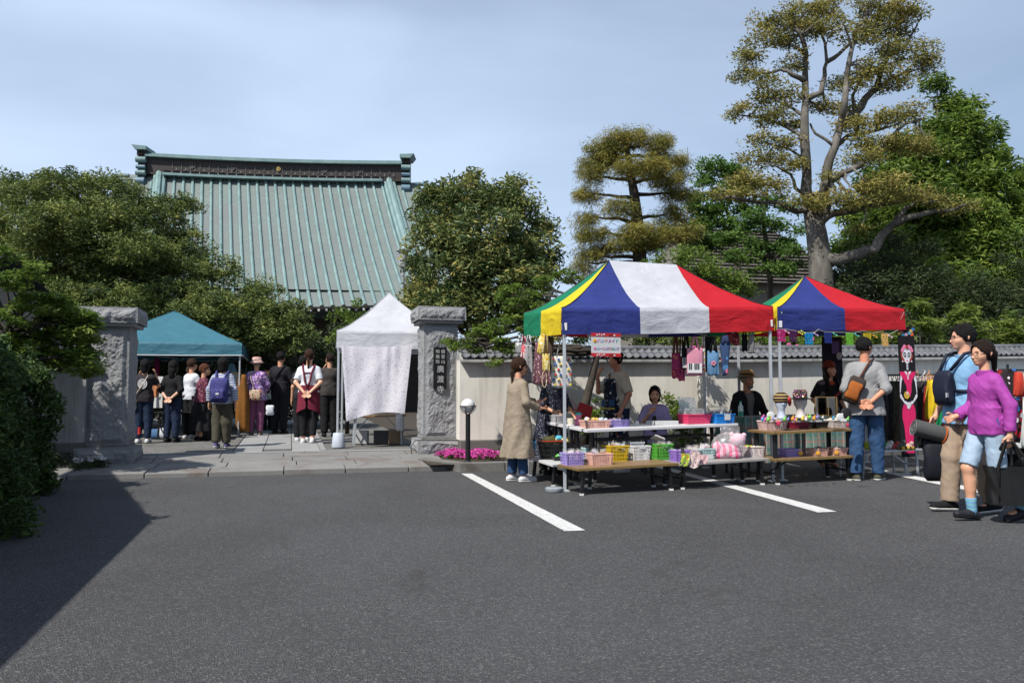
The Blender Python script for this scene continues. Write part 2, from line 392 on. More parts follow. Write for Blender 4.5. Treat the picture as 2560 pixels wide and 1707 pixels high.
# --- path to the temple
pth = strip('stone_path', [-.98, .52], [SLAB_B + .02, 20, 30], lambda a, b: courtz(b) - .008, M_JOINT)
for r_ in range(14):
    v0 = SLAB_B + .03 + r_ * .92
    for k in range(3):
        u0 = -.86 + k * .455 + random.uniform(-.0, .0); off = .46 if k == 1 else 0
        c4 = [uvp(u0 + .006, v0 + off + .006, courtz(v0 + off) + .012), uvp(u0 + .449, v0 + off + .006, courtz(v0 + off) + .012), uvp(u0 + .449, v0 + off + .91, courtz(v0 + off + .9) + .012), uvp(u0 + .006, v0 + off + .91, courtz(v0 + off + .9) + .012)]
        mb = MB(); mb.slab(c4, .04); mb.build('path_slab', M_PATH, pth, bevel=.004)
    mb = MB()
    mb.slab([uvp(-1.0, v0 + .006, courtz(v0) + .02), uvp(-.868, v0 + .006, courtz(v0) + .02), uvp(-.868, v0 + .91, courtz(v0 + .9) + .02), uvp(-1.0, v0 + .91, courtz(v0 + .9) + .02)], .05)
    mb.build('path_border', M_KERB, pth, bevel=.004)
    mb = MB()
    mb.slab([uvp(.508, v0 + .006, courtz(v0) + .02), uvp(.60, v0 + .006, courtz(v0) + .02), uvp(.60, v0 + .91, courtz(v0 + .9) + .02), uvp(.508, v0 + .91, courtz(v0 + .9) + .02)], .05)
    mb.build('path_border', M_PATH, pth, bevel=.004)
mb = MB(); mb.slab([uvp(-.85, SLAB_B - .12 + .125, .23), uvp(.5, SLAB_B + .005, .23), uvp(.5, SLAB_B + .03, .23), uvp(-.85, SLAB_B + .03, .23)], .05)
# --- painted parking lines
t = NT('line_paint'); v = t.coord(); n = t.noise(v, 26, 6, .7)
c = t.ramp(n, [(.33, (.10, .10, .10)), (.40, (.55, .55, .54)), (.7, (.72, .72, .71))]); M_LINE = t.fin(c, t.bump(t.noise(v, 120, 3), .3, .004), .7)
for k, q in enumerate([[(1153, 1184), (1180, 1184), (1463, 1326), (1411, 1328)], [(1632, 1166), (1655, 1165), (2092, 1279), (2045, 1281)],
          [(2120, 1163), (2140, 1161), (2500, 1232), (2470, 1237)], [(2440, 1117), (2452, 1116), (2610, 1152), (2600, 1159)]]):
    mb = MB(); cs = [G(*p) for p in q]; N = 30
    rr = random.Random(k)
    def lf(i, j):
        a = cs[0].lerp(cs[3], i); b = cs[1].lerp(cs[2], i); w = rr.uniform(-.012, .012)
        p = a.lerp(b, min(1, max(0, j)) + w * (1 if j in (0, 1) else 0)); p.z = lotz(UV(p.x, p.y)[1]) + .004; return p
    mb.grid(lf, N, 1); mb.build('parking_line', M_LINE, kind='structure')

# gate pillars
t = NT('rough_granite'); v = t.coord(); sp_ = t.noise(v, 160, 2, .7)
c = t.ramp(sp_, [(.34, (.17, .175, .185)), (.5, (.28, .285, .295)), (.72, (.39, .395, .405))])
c = t.mix(t.ramp(t.noise(v, 2.0, 6), [(.45, (0, 0, 0)), (.75, (.4, .4, .4))]), c, (.26, .25, .235))
M_ROUGH = t.fin(c, t.bump(t.noise(v, 16, 6, .65), .55, .03), .85)
t = NT('dressed_granite'); v = t.coord(); c = t.ramp(t.noise(v, 160, 2, .7), [(.34, (.2, .205, .215)), (.5, (.30, .305, .315)), (.72, (.40, .405, .415))])
c = t.mix(t.ramp(t.noise(t.coord(scale=(1, 1, .2)), 3, 5), [(.5, (0, 0, 0)), (.75, (.5, .5, .5))]), c, (.2, .19, .17))
M_DRESS = t.fin(c, t.bump(t.noise(v, 120, 3), .25, .004), .8)
def rough_block(cx, cy, z0, w, d, h, rz, margin, depth, seed, nx=26, nz=70, parent=None, name='shaft', m=None, taper=1.0):
    """a quarry-faced block: faces bulge and are chipped inside a dressed margin"""
    mb = MB(); Rm = Matrix.Rotation(rz, 3, 'Z')
    fr = [((-1, -1), (1, -1)), ((1, -1), (1, 1)), ((1, 1), (-1, 1)), ((-1, 1), (-1, -1))]
    for k, (a, b) in enumerate(fr):
        L_ = w if k % 2 == 0 else d
        def fn(s, q, a=a, b=b, L_=L_, k=k):
            tp = 1 - (1 - taper) * q
            x = (a[0] + (b[0] - a[0]) * s) * w / 2 * tp; y = (a[1] + (b[1] - a[1]) * s) * d / 2 * tp; z = q * h
            e = min(s * L_, (1 - s) * L_, q * h, (1 - q) * h)
            f = 0 if e < margin else min(1, (e - margin) / .05)
            xx = s * L_; S = seed + k * 7.3
            nn = .55 + .75 * fbm(xx * 4.5 + S, z * 4.0 - S, S) + .4 * abs(fbm(xx * 13, z * 12 + S, S * 2))
            amp = depth * f * nn; nx_, ny_ = (b[1] - a[1]) / 2, -(b[0] - a[0]) / 2
            if e < margin: amp = random.uniform(-.003, .002)
            return Vector((cx, cy, z0)) + Rm @ Vector((x + nx_ * amp, y + ny_ * amp, z))
        mb.grid(fn, nx, nz)
    tp = taper
    mb.add([Vector((cx, cy, z0 + h)) + Rm @ Vector((x * w / 2 * tp, y * d / 2 * tp, 0)) for x, y in ((-1, -1), (1, -1), (1, 1), (-1, 1))], [(0, 1, 2, 3)])
    return mb.build(name, m or M_ROUGH, parent)
def pillar(c, rz, zbase, ztop, seed, label):
    t_ = thing('gate_pillar', label, 'gate pillar', (c.x, c.y, zbase))
    rough_block(c.x, c.y, zbase - .03, .76, .76, .24, rz, .03, .035, seed + 3, 40, 14, t_, 'base')
    mb = MB(); mb.box((c.x, c.y, zbase + .225), (.60, .60, .035), rz); mb.build('plinth_band', M_KERB, t_)
    rough_block(c.x, c.y, zbase + .235, .57, .57, ztop - .27 - zbase - .235, rz, .035, .036, seed, 48, 110, t_, 'shaft', taper=.97)
    mb = MB(); mb.box((c.x, c.y, ztop - .27 + .025), (.72, .72, .06), rz); mb.build('cap_bed', M_DRESS, t_, bevel=.01)
    rough_block(c.x, c.y, ztop - .225, .80, .80, .225, rz, .025, .04, seed + 9, 50, 16, t_, 'cap', taper=.98)
    return t_
PR = G(1103, 1134) + Vector((-ST, CT, 0)) * .36; PR_Z = slabz(UV(PR.x, PR.y)[1])
pil_r = pillar(PR, TH, PR_Z, P(1100, 767, PR.y - .3).z, 1.0, 'pale rough granite gate pillar bearing a black inscribed plaque')
PLf = G(258, 1160) + Vector((-ST, CT, 0)) * .36; PL_Z = slabz(UV(PLf.x, PLf.y)[1])
pil_l = pillar(PLf, TH, PL_Z, P(260, 768, PLf.y - .3).z, 5.0, 'rough granite gate pillar half shaded by leafy branches, without a plaque')
# plaque on the right pillar
M_BLACK = mat('black_stone', (.008, .008, .009), .35, .2, 30, .05); M_WHITE = mat('white_paint', (.72, .72, .72), .6, .05, 20, .05)
def text_mesh(s, size, name='text', extrude=.0015, font=None, align='CENTER'):
    cu = bpy.data.curves.new(name, 'FONT'); cu.body = s; cu.size = size; cu.extrude = extrude; cu.align_x = align; cu.align_y = 'CENTER'; cu.resolution_u = 2
    o = bpy.data.objects.new(name, cu); COL.objects.link(o); dg = bpy.context.evaluated_depsgraph_get(); dg.update()
    me = bpy.data.meshes.new_from_object(o.evaluated_get(dg)); bpy.data.objects.remove(o); return me
nf = Vector((ST, -CT, 0)); uu = Vector((CT, ST, 0))
def on_plane_v(px, py, vv):   # point of the view ray on the vertical plane V = vv
    return hit((Vector(XY(0, vv) + (0,)), Vector((-ST, CT, 0))), px, py)
vf = UV(PR.x, PR.y)[1] - .285
pc = on_plane_v(1100, 920, vf - .045)
a0 = on_plane_v(1083, 868, vf - .05); a1 = on_plane_v(1115, 972, vf - .05); pw = (a1 - a0).dot(uu); ph = a0.z - a1.z
mb = MB(); mb.box(pc, (pw, .05, ph), TH); plq = mb.build('plaque', M_BLACK, pil_r, bevel=.004, label='black stone plaque with white engraved characters')
M_ENGR = mat('engraved_white', (.5, .5, .5), .7, .25, 60, 0)
def glyph(ch, size, cpt, parent, m):
    me = text_mesh(ch, size); me.materials.clear(); me.materials.append(m)
    o = link('character', me, parent); o.location = cpt; o.rotation_euler = (math.pi / 2, 0, TH); return o
pl_off = Vector(pil_r.location)
for i, ch in enumerate('廣渡寺'): glyph(ch, .125, pc + nf * .0265 + uu * .005 + Vector((0, 0, -.035 - i * .165 + .01)) - pl_off, plq, M_ENGR)
for i, ch in enumerate('開雲山'): glyph(ch, .068, pc + nf * .0265 + uu * .045 + Vector((0, 0, ph / 2 - .075 - i * .082)) - pl_off, plq, M_ENGR)
for i, ch in enumerate('明聴院'): glyph(ch, .068, pc + nf * .0265 - uu * .045 + Vector((0, 0, ph / 2 - .075 - i * .082)) - pl_off, plq, M_ENGR)

# plaster walls with tiled coping
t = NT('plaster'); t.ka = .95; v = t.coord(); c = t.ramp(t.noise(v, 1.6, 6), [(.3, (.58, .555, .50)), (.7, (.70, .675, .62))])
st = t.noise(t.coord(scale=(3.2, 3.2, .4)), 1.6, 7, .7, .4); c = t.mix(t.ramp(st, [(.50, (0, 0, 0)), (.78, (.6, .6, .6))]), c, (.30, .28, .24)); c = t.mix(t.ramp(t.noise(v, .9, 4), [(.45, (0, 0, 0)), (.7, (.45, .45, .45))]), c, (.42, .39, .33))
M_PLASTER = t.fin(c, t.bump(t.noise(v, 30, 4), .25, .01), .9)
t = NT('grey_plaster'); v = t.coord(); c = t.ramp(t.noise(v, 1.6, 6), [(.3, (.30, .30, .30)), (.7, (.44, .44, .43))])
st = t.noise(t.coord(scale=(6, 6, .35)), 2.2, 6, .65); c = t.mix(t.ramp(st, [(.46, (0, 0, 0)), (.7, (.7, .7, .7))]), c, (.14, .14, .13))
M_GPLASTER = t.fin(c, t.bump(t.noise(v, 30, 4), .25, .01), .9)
t = NT('kawara'); v = t.coord(); oi = t.n('ShaderNodeObjectInfo'); c = t.ramp(t.noise(v, 14, 4), [(.3, (.085, .09, .10)), (.7, (.17, .175, .19))])
c = t.mix(.4, c, t.ramp(oi.outputs['Random'], [(0, (.08, .085, .095)), (1, (.22, .225, .235))])); M_TILE = t.fin(c, t.bump(t.noise(v, 60, 3), .2, .004), .48, 0, .5)
M_STONE = granite('base_stone', (.16, .155, .145), (.08, .08, .075))
def tile_mesh():
    mb = MB(); w, l = .132, .155
    prof = [(-.5, .026), (-.42, .036), (-.33, .026), (-.2, .004), (0, -.006), (.2, 0.0), (.36, .014), (.5, .022)]
    def fn(i, j, dz=0):
        k = i * (len(prof) - 1); a = int(min(k, len(prof) - 2)); f = k - a
        return Vector(((prof[a][0] * (1 - f) + prof[a + 1][0] * f) * w * 1.06, -j * l, prof[a][1] * (1 - f) + prof[a + 1][1] * f + dz + .012 * (1 if j > .99 else 0) * 0))
    mb.grid(lambda i, j: fn(i, j, .0), 7, 2); mb.grid(lambda i, j: fn(i, 1, .0) + Vector((0, .004, -.022 * j)), 7, 1)
    return mb.mesh('kawara_tile', M_TILE, True)
TILE = tile_mesh()
def wall(A, B, zbA, zbB, ztA, ztB, label, m, thick=.30, front=-1, stones=True, name='plaster_wall'):
    """A,B xy of the front foot; wall face looks to the viewer's side; tiled coping with its ridge at zt"""
    A, B = Vector(A), Vector(B); d = (B - A); L_ = d.length; e = d / L_; n = Vector((e.y, -e.x)); ang = math.atan2(e.y, e.x)
    t_ = thing(name, label, 'wall', (A.x, A.y, zbA))
    def pt(s, o, z): q = A + e * s - n * o; return Vector((q.x, q.y, z))
    mb = MB(); cop = .17
    mb.add([pt(0, 0, zbA + .35), pt(L_, 0, zbB + .35), pt(L_, 0, ztB - cop), pt(0, 0, ztA - cop), pt(0, thick, zbA + .35), pt(L_, thick, zbB + .35), pt(L_, thick, ztB - cop), pt(0, thick, ztA - cop)],
           [(0, 1, 2, 3), (5, 4, 7, 6), (3, 2, 6, 7), (4, 0, 3, 7), (1, 5, 6, 2), (0, 4, 5, 1)])
    mb.build('plaster_face', m, t_)
    s = 0; rnd = random.Random(int(L_ * 100))
    while s < L_ - .02:
        w = min(rnd.uniform(.55, .9), L_ - s); z0 = zbA + (zbB - zbA) * s / L_; mb = MB(); o = rnd.uniform(.02, .06)
        mb.add([pt(s + .005, -o, z0 - .05), pt(s + w - .005, -o, z0 - .05), pt(s + w - .005, -o, z0 + .35), pt(s + .005, -o, z0 + .35), pt(s + .005, thick + .02, z0 - .05), pt(s + w - .005, thick + .02, z0 - .05), pt(s + w - .005, thick + .02, z0 + .347), pt(s + .005, thick + .02, z0 + .347)],
               [(0, 1, 2, 3), (5, 4, 7, 6), (3, 2, 6, 7), (4, 0, 3, 7), (1, 5, 6, 2), (0, 4, 5, 1)])
        mb.build('base_stone', M_STONE, t_, bevel=.015); s += w
    # coping bed under the tiles, both slopes
    rg = thick / 2; ov = .115
    mb = MB(); prof = [(-ov, -.165), (rg, -.02), (thick + ov, -.165), (thick + ov, -.20), (rg, -.16), (-ov, -.20)]
    mb.add([pt(0, o, ztA + z - .02) for o, z in prof] + [pt(L_, o, ztB + z - .02) for o, z in prof],
           [tuple(range(6)), tuple(range(11, 5, -1))] + [(i, i + 6, (i + 1) % 6 + 6, (i + 1) % 6) for i in range(6)])
    mb.build('coping_bed', M_GPLASTER, t_)
    n_t = int(L_ / .132); slope = math.atan2(.145, rg + ov); sl = math.atan2(ztB - ztA, L_)
    for i in range(n_t):
        s = (i + .5) * L_ / n_t; zt = ztA + (ztB - ztA) * s / L_
        for row in (0, 1):
            o = rg - .01 - row * .125; q = pt(s, o, zt - .0 - row * .125 * math.tan(slope) + .002 + (1 - row) * .012)
            ob = link('tile', TILE, t_); ob.location = q - Vector(t_.location); ob.rotation_euler = Euler((slope, -sl, ang), 'XYZ')
            ob.scale = (L_ / n_t / .132, 1, 1)
    mb = MB(); nn = max(2, int(L_ / .33))
    for i in range(nn):
        s0, s1 = i * L_ / nn, (i + 1) * L_ / nn + .015
        mb = MB(); mb.tube([pt(s0, rg, ztA + (ztB - ztA) * s0 / L_ + .02), pt(s1, rg, ztA + (ztB - ztA) * s1 / L_ + .02)], [.062, .056], 10)
        mb.build('ridge_tile', M_TILE, t_, smooth='auto')
    return t_
u0 = UV(PR.x, PR.y)[0] + .26
w1a = XY(u0, 12.72); w1b = P(1768, 900, 14.1).xy
def wtop(px, py, D): return P(px, py, D).z
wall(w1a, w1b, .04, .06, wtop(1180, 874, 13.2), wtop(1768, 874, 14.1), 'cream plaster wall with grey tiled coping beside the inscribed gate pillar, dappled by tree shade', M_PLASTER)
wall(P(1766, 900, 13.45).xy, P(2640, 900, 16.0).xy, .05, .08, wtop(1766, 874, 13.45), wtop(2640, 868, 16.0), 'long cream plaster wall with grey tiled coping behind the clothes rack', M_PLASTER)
ul = UV(PLf.x, PLf.y)[0] - .26
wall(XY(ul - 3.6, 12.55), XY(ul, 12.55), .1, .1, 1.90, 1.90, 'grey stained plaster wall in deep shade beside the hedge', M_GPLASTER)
# granite end post where the two right walls meet
# temple hall
t = NT('copper_sheet'); v = t.coord(); br = t.n('ShaderNodeTexBrick'); br.inputs['Scale'].default_value = 1.0
uvn = t.n('ShaderNodeUVMap'); t.l(uvn.outputs[0], br.inputs['Vector'])
br.inputs['Color1'].default_value = C4((.185, .225, .215)); br.inputs['Color2'].default_value = C4((.165, .202, .195)); br.inputs['Mortar'].default_value = C4((.135, .17, .165))
br.inputs['Mortar Size'].default_value = .008; br.inputs['Brick Width'].default_value = .45; br.inputs['Row Height'].default_value = .2
c = t.mix(t.ramp(t.noise(v, .45, 6), [(.42, (0, 0, 0)), (.68, (.75, .75, .75))]), br.outputs['Color'], (.17, .175, .178))
c = t.mix(t.ramp(t.noise(t.coord(scale=(1, 1, .12)), 3.0, 5), [(.5, (0, 0, 0)), (.75, (.5, .5, .5))]), c, (.165, .225, .195))
bb = t.n('ShaderNodeBump'); bb.inputs['Strength'].default_value = .5; bb.inputs['Distance'].default_value = .02; t.l(br.outputs['Fac'], bb.inputs['Height']); bb.invert = True
M_SHEET = t.fin(c, bb.outputs[0], .62, 0, .3)
t = NT('verdigris'); v = t.coord(); c = t.ramp(t.noise(t.coord(scale=(1, 1, .3)), 2.5, 6), [(.3, (.15, .235, .24)), (.55, (.20, .305, .305)), (.8, (.26, .36, .34))]); M_VERD = t.fin(c, t.bump(t.noise(v, 20, 4), .2, .01), .6, 0, .3)
M_DWOOD = mat('dark_timber', (.032, .024, .02), .8, .3, 5, .3, 30); M_DBROWN = mat('dark_copper', (.04, .030, .028), .6, .25, 3, .2, 20)
M_RAFT = mat('rafter_white', (.62, .62, .60), .8, .08, 10, 0)
tmp = thing('temple_hall', 'large temple hall with a steep green copper ribbed roof and dark ridge', 'temple', P(700, 985, 38) * 1)
tmp.location.z = .3
rA, rB = P(375, 430, 40.0), P(1013, 450, 41.4); rA.z = rB.z = 12.15
e = (rB - rA).normalized(); fall = Vector((2.62, -6.6, 0)); dropz = 6.85
def roofpt(s, q, ext=1.0, lift=0.0):
    """s metres along the ridge from its left end, q 0..1 down the slope"""
    sag = .10 * ((s - 6.35) / 6.35) ** 2
    p = rA + e * s + fall * q; p = Vector(p); p.z = rA.z + sag * .6 + .35 * q ** 3 * ((s - 6.35) / 7.5) ** 2 - dropz * (1.17 * q - .17 * q * q)
    nrm = Vector((fall.x * .0, -.70, .72)); return p + nrm * lift
def roof_sheet(s0, s1, q0, q1, name, lift=0.0, ns=28, nq=24, th=.12):
    mb = MB(); mb.grid(lambda i, j: roofpt(s0 + (s1 - s0) * i, q0 + (q1 - q0) * j, lift=lift), ns, nq)
    mb.grid(lambda i, j: roofpt(s0 + (s1 - s0) * i, q1, lift=lift - th * j), ns, 1)
    o = mb.build(name, M_SHEET, tmp, smooth=True); me = o.data; uvl = me.uv_layers.new(name='UVMap')
    for lp in me.loops:
        co = me.vertices[lp.vertex_index].co + tmp.location; dv = co - rA
        s = (dv.x * fall.y - dv.y * fall.x) / (e.x * fall.y - e.y * fall.x); q = (dv.x * e.y - dv.y * e.x) / (fall.x * e.y - fall.y * e.x)
        uvl.data[lp.index].uv = (s, q * 9.6)
    return o
roof = roof_sheet(-1.2, 11.6, 0.0, 1.09, 'roof')
roof_sheet(11.6, 13.6, 0.0, 1.0, 'roof_end', 0, 6, 24)
# rear slope
mb = MB(); mb.grid(lambda i, j: Vector((0, 0, 0)) + (rA + e * (-1.2 + 14.8 * i) + Vector((-2.62, 6.6, 0)) * j + Vector((0, 0, -6.85 * (1.17 * j - .17 * j * j) - .02))), 10, 10); mb.build('rear_roof', M_SHEET, tmp, smooth=True)
n_b = 25; s_first = 1.22; sp_b = .452
def batten(s, q0, q1, w, h, name, parent, mm=M_VERD, nq=14):
    pts = [roofpt(s, q0 + (q1 - q0) * i / nq, lift=h * .35) for i in range(nq + 1)]
    mb = MB(); mb.tube(pts, w, 8, sx=1.0); return mb.build(name, mm, parent, smooth='auto')
cap_m = MB(); 
for i in range(n_b):
    s = s_first + i * sp_b; q1 = 1.095 if s < 11.55 else 1.005
    b_ = batten(s, .012, q1, .075, .1, 'batten', tmp)
    p = roofpt(s, q1 + .004, lift=.02); mb = MB(); mb.tube([p, p + Vector((.02, -.05, 0))], .10, 12); mb.build('end_tile', M_DBROWN, b_)
for s in (.12, -.45, -.9, 12.62, 13.1, 13.5): batten(s, .06 if 0 < s < 12.7 else .10, 1.005, .075, .1, 'batten', tmp)
for s0 in (.52, 12.02):     # descending ridges
    for k, (o, w, h) in enumerate(((0, .17, .34), (-.2, .12, .16), (.2, .12, .16))): batten(s0 + o, -.035 if k == 0 else -.02, .80, w, h * 1.6, 'descending_ridge', tmp)
# main ridge: dark box, copper cap, ledge, straps
up = Vector((0, 0, 1)); back = Vector((0, .25, 0))
def rp_(s, z, o=0): return rA + e * s + up * z + Vector((.0, -o, 0)) + up * (.10 * ((s - 6.35) / 6.35) ** 2)
def rbar(s0, s1, z0, z1, o0, o1, m, name, n=14):
    mb = MB(); vs = []; 
    for i in range(n + 1):
        s = s0 + (s1 - s0) * i / n
        vs += [rp_(s, z0, o1), rp_(s, z1, o1), rp_(s, z1, o0), rp_(s, z0, o0)]
    fs = [(4 * i + k, 4 * i + 4 + k, 4 * i + 4 + (k + 1) % 4, 4 * i + (k + 1) % 4) for i in range(n) for k in range(4)] + [(0, 1, 2, 3), (4 * n + 3, 4 * n + 2, 4 * n + 1, 4 * n)]
    mb.add(vs, fs); return mb.build(name, m, tmp)
rbar(-.05, 12.75, -.05, .80, -.5, .30, M_DBROWN, 'ridge_box')
rbar(-.05, 12.75, .81, .93, -.7, .52, M_VERD, 'ridge_cap'); rbar(-.05, 12.75, .935, 1.04, -.4, .30, M_VERD, 'ridge_crest')
rbar(.8, 11.75, -.10, .02, .0, .55, M_VERD, 'ridge_ledge'); rbar(.8, 11.75, .17, .23, .0, .36, M_DBROWN, 'ridge_rail')
M_VBLUE2 = mat('strap_grey', (.16, .17, .17), .6)
for i in range(26):
    s = s_first - .452 * 0 + i * sp_b - .22 * 0
    if s < 12.5:
        mb = MB(); mb.box(rp_(s, .43, .315), (.02, .03, .30)); mb.build('strap', M_VBLUE2, tmp)
        mb = MB(); mb.box(rp_(s, .09, .375), (.05, .02, .14)); mb.build('strap_end', M_VBLUE2, tmp)
        mb = MB(); mb.box(rp_(s + .226, .26, .375), (.05, .02, .10)); mb.build('strap_end', M_VBLUE2, tmp)
M_GOLD = mat('gold_leaf', (.62, .42, .14), .35, .2, 20, .1, 60, 1.0)
mb = MB(); q = rp_(6.45, .50, .33)
for k in range(12):
    a = k * math.pi / 6; mb.box(q + Vector((math.cos(a) * .08, 0, math.sin(a) * .08)), (.09, .03, .035), rot=Matrix.Rotation(-a, 3, 'Y'))
mb.ball(q, .06, 8); mb.build('flower_crest', M_GOLD, tmp)
for s in (2.2, 4.15, 8.75, 10.5):
    mb = MB(); q = rp_(s, .5, .325); mb.tube([q + Vector((math.cos(a) * .15, 0, math.sin(a) * .15)) for a in [k * math.pi / 8 for k in range(17)]], .018, 5)
    mb.box(q, (.03, .03, .26)); mb.box(q - Vector((0, 0, .06)), (.18, .03, .03)); mb.build('round_crest', M_DWOOD if False else mat('crest_grey', (.11, .105, .10), .6), tmp)
# ridge-end ornaments
M_VBLUE = mat('copper_edge', (.12, .21, .27), .5, .25, 4, .2, 20)
for sgn, s in ((-1, -.25), (1, 12.95)):
    orn = []
    q = rp_(s, 0, .1); ox = e * sgn
    mb = MB(); mb.box(q + up * .2, (.36, .6, 1.8)); mb.build('ridge_end', M_DBROWN, tmp)
    prof = [(-.30, 1.10), (.24, 1.10), (.42, 1.34), (.30, 1.32), (-.30, 1.28)]
    mb = MB(); mb.prism([q + ox * a + up * b + Vector((0, -.55, 0)) for a, b in prof], (0, 1.1, 0)); mb.build('ridge_end_cap', M_VERD, tmp)
    for k, (z, r_, w) in enumerate(((.62, .15, .24), (.25, .10, .22), (-.05, .13, .23), (-.48, .20, .22))):
        mb = MB(); c0 = q + up * z + Vector((0, -.36, 0)); mb.tube([c0 - e * w, c0 + e * w], r_, 14); mb.build('ridge_roll', M_VERD if k % 2 == 0 else M_VBLUE, tmp, smooth='auto')
    mb = MB(); c0 = q + up * .98 + Vector((0, -.4, 0)); mb.tube([c0 + Vector((math.cos(a) * .1, 0, math.sin(a) * .1)) for a in [k * math.pi / 6 for k in range(13)]], .03, 6); mb.box(q + up * 1.0 + Vector((0, -.2, 0)), (.45, .3, .3)); mb.build('ridge_ring', M_DBROWN, tmp)
    for k in range(7):   # stepped verge tiles
        p = roofpt(-1.25 if sgn < 0 else 13.65, .045 + k * .062, lift=.18); mb = MB(); mb.tube([p - e * .32 + up * .03, p + e * .32 * 1 + up * .03], .11, 10); mb.build('verge_tile', M_VBLUE, tmp, smooth='auto')
# body, eaves, skirt roof
mb = MB(); cbody = rA + e * 6.2; ang = math.atan2(e.y, e.x)
mb.box((cbody.x + .6, cbody.y + .9, 2.3), (15.0, 10.5, 4.6), ang); mb.build('wall', M_DWOOD, tmp)
mb = MB(); a, b = roofpt(-1.4, .97), roofpt(13.4, .97)
mb.add([a - up * .22, b - up * .22, b - up * .1 + Vector((-1.3, 3.6, 0)), a - up * .1 + Vector((-1.3, 3.6, 0))], [(0, 1, 2, 3)]); mb.build('soffit', M_DWOOD, tmp)
for lv, (q, zz) in enumerate(((.985, -.42), (.90, -.50))):
    for i in range(46):
        s = -1.0 + i * .313; p = roofpt(s, q); 
        if s < 11.6: p = p + fall * .06 - up * .30
        mb = MB(); mb.box(p + up * zz, (.085, .5, .10), ang + R(12)); r_ = mb.build('rafter', M_DWOOD, tmp)
        mb = MB(); mb.box(p + up * zz + Vector((.08, -.262, 0)), (.09, .02, .105), ang + R(12)); mb.build('rafter_tip', M_RAFT, r_)
mb = MB()
sk0, sk1 = roofpt(13.5, .52), roofpt(13.5, 1.0); sk2 = sk1 + e * 2.0 + up * .3; sk3 = sk0 + e * 1.2 - up * .8
mb.add([sk0 - up * .1, sk1, sk2, sk3], [(0, 1, 2, 3)]); mb.add([sk3, sk2, sk2 - up * .25, sk3 - up * .25], [(0, 1, 2, 3)]); mb.build('side_roof', M_VERD, tmp)
mb = MB(); gA = roofpt(13.55, .0); gB = roofpt(13.55, .55); gC = rA + e * 13.5 + Vector((-1.4, 3.6, -4.0)); mb.add([gA, gB, gC], [(0, 1, 2)]); mb.build('gable', M_DWOOD, tmp)
# house behind the trees, outbuilding, shade-casting building
M_SHING = None
t = NT('shingles'); v = t.coord(); oi = t.noise(v, 12, 3); c = t.ramp(oi, [(.3, (.12, .105, .095)), (.7, (.20, .175, .155))]); M_SHING = t.fin(c, t.bump(oi, .3, .01), .85)
M_SIDING = mat('grey_siding', (.24, .22, .19), .8, .15, 3, .2, 20)
hs = thing('house', 'grey brown shingle roofed house glimpsed behind the maples', 'house', P(1900, 985, 36) * 1); hs.location.z = .2
h0 = P(1905, 985, 36); Rh = Matrix.Rotation(R(10), 3, 'Z')
def hp(x, y, z): return Vector((h0.x, h0.y, .2)) + Rh @ Vector((x, y, z))
mb = MB(); mb.box(hp(0, 3, 3.0), (7.6, 6, 6.0), R(10)); mb.build('wall', M_SIDING, hs)
rr0 = MB(); rr0.add([hp(-4.4, -.6, 5.9), hp(4.4, -.6, 5.9), hp(2.4, 3, 9.0), hp(-2.4, 3, 9.0), hp(-4.4, 6.6, 5.9), hp(4.4, 6.6, 5.9)], [(0, 1, 2, 3), (1, 5, 2), (0, 3, 4), (5, 4, 3, 2), (0, 4, 5, 1)]); hr = rr0.build('roof', M_SHING, hs)
for k in range(16):
    f = (k + .5) / 16; a = hp(-4.4, -.6, 5.9).lerp(hp(-2.4, 3, 9.0), f); b = hp(4.4, -.6, 5.9).lerp(hp(2.4, 3, 9.0), f)
    mb = MB(); mb.bar(a + Vector((0, -.02, .05)), b + Vector((0, -.02, .05)), .19, .035); mb.build('shingle_course', M_SHING, hs)
for x in (-1.2, 1.8):
    mb = MB(); mb.box(hp(x, -.04, 3.9), (1.3, .1, 1.1), R(10)); w_ = mb.build('window', mat('window_frame', (.45, .45, .44), .5), hs)
    mb = MB(); mb.box(hp(x, -.1, 3.9), (1.1, .03, .9), R(10)); mb.build('pane', mat('dark_glass', (.05, .07, .085), .08, .1, 4, 0), w_)
h2 = thing('house', 'small grey gabled house roof showing beside the tiered conifer', 'house', P(1655, 985, 33) * 1); h2.location.z = .2
g0 = P(1660, 985, 33)
mb = MB(); mb.box((g0.x, g0.y + 2, 2.3), (3.6, 4, 4.4)); mb.build('wall', M_SIDING, h2)
mb = MB(); mb.add([(g0.x - 2.1, g0.y - .3, 4.5), (g0.x + 2.1, g0.y - .3, 4.5), (g0.x, g0.y - .3, 6.4), (g0.x - 2.1, g0.y + 4.3, 4.5), (g0.x + 2.1, g0.y + 4.3, 4.5), (g0.x, g0.y + 4.3, 6.4)], [(0, 1, 2), (4, 3, 5), (0, 2, 5, 3), (1, 4, 5, 2), (0, 3, 4, 1)]); mb.build('roof', M_SHING, h2)
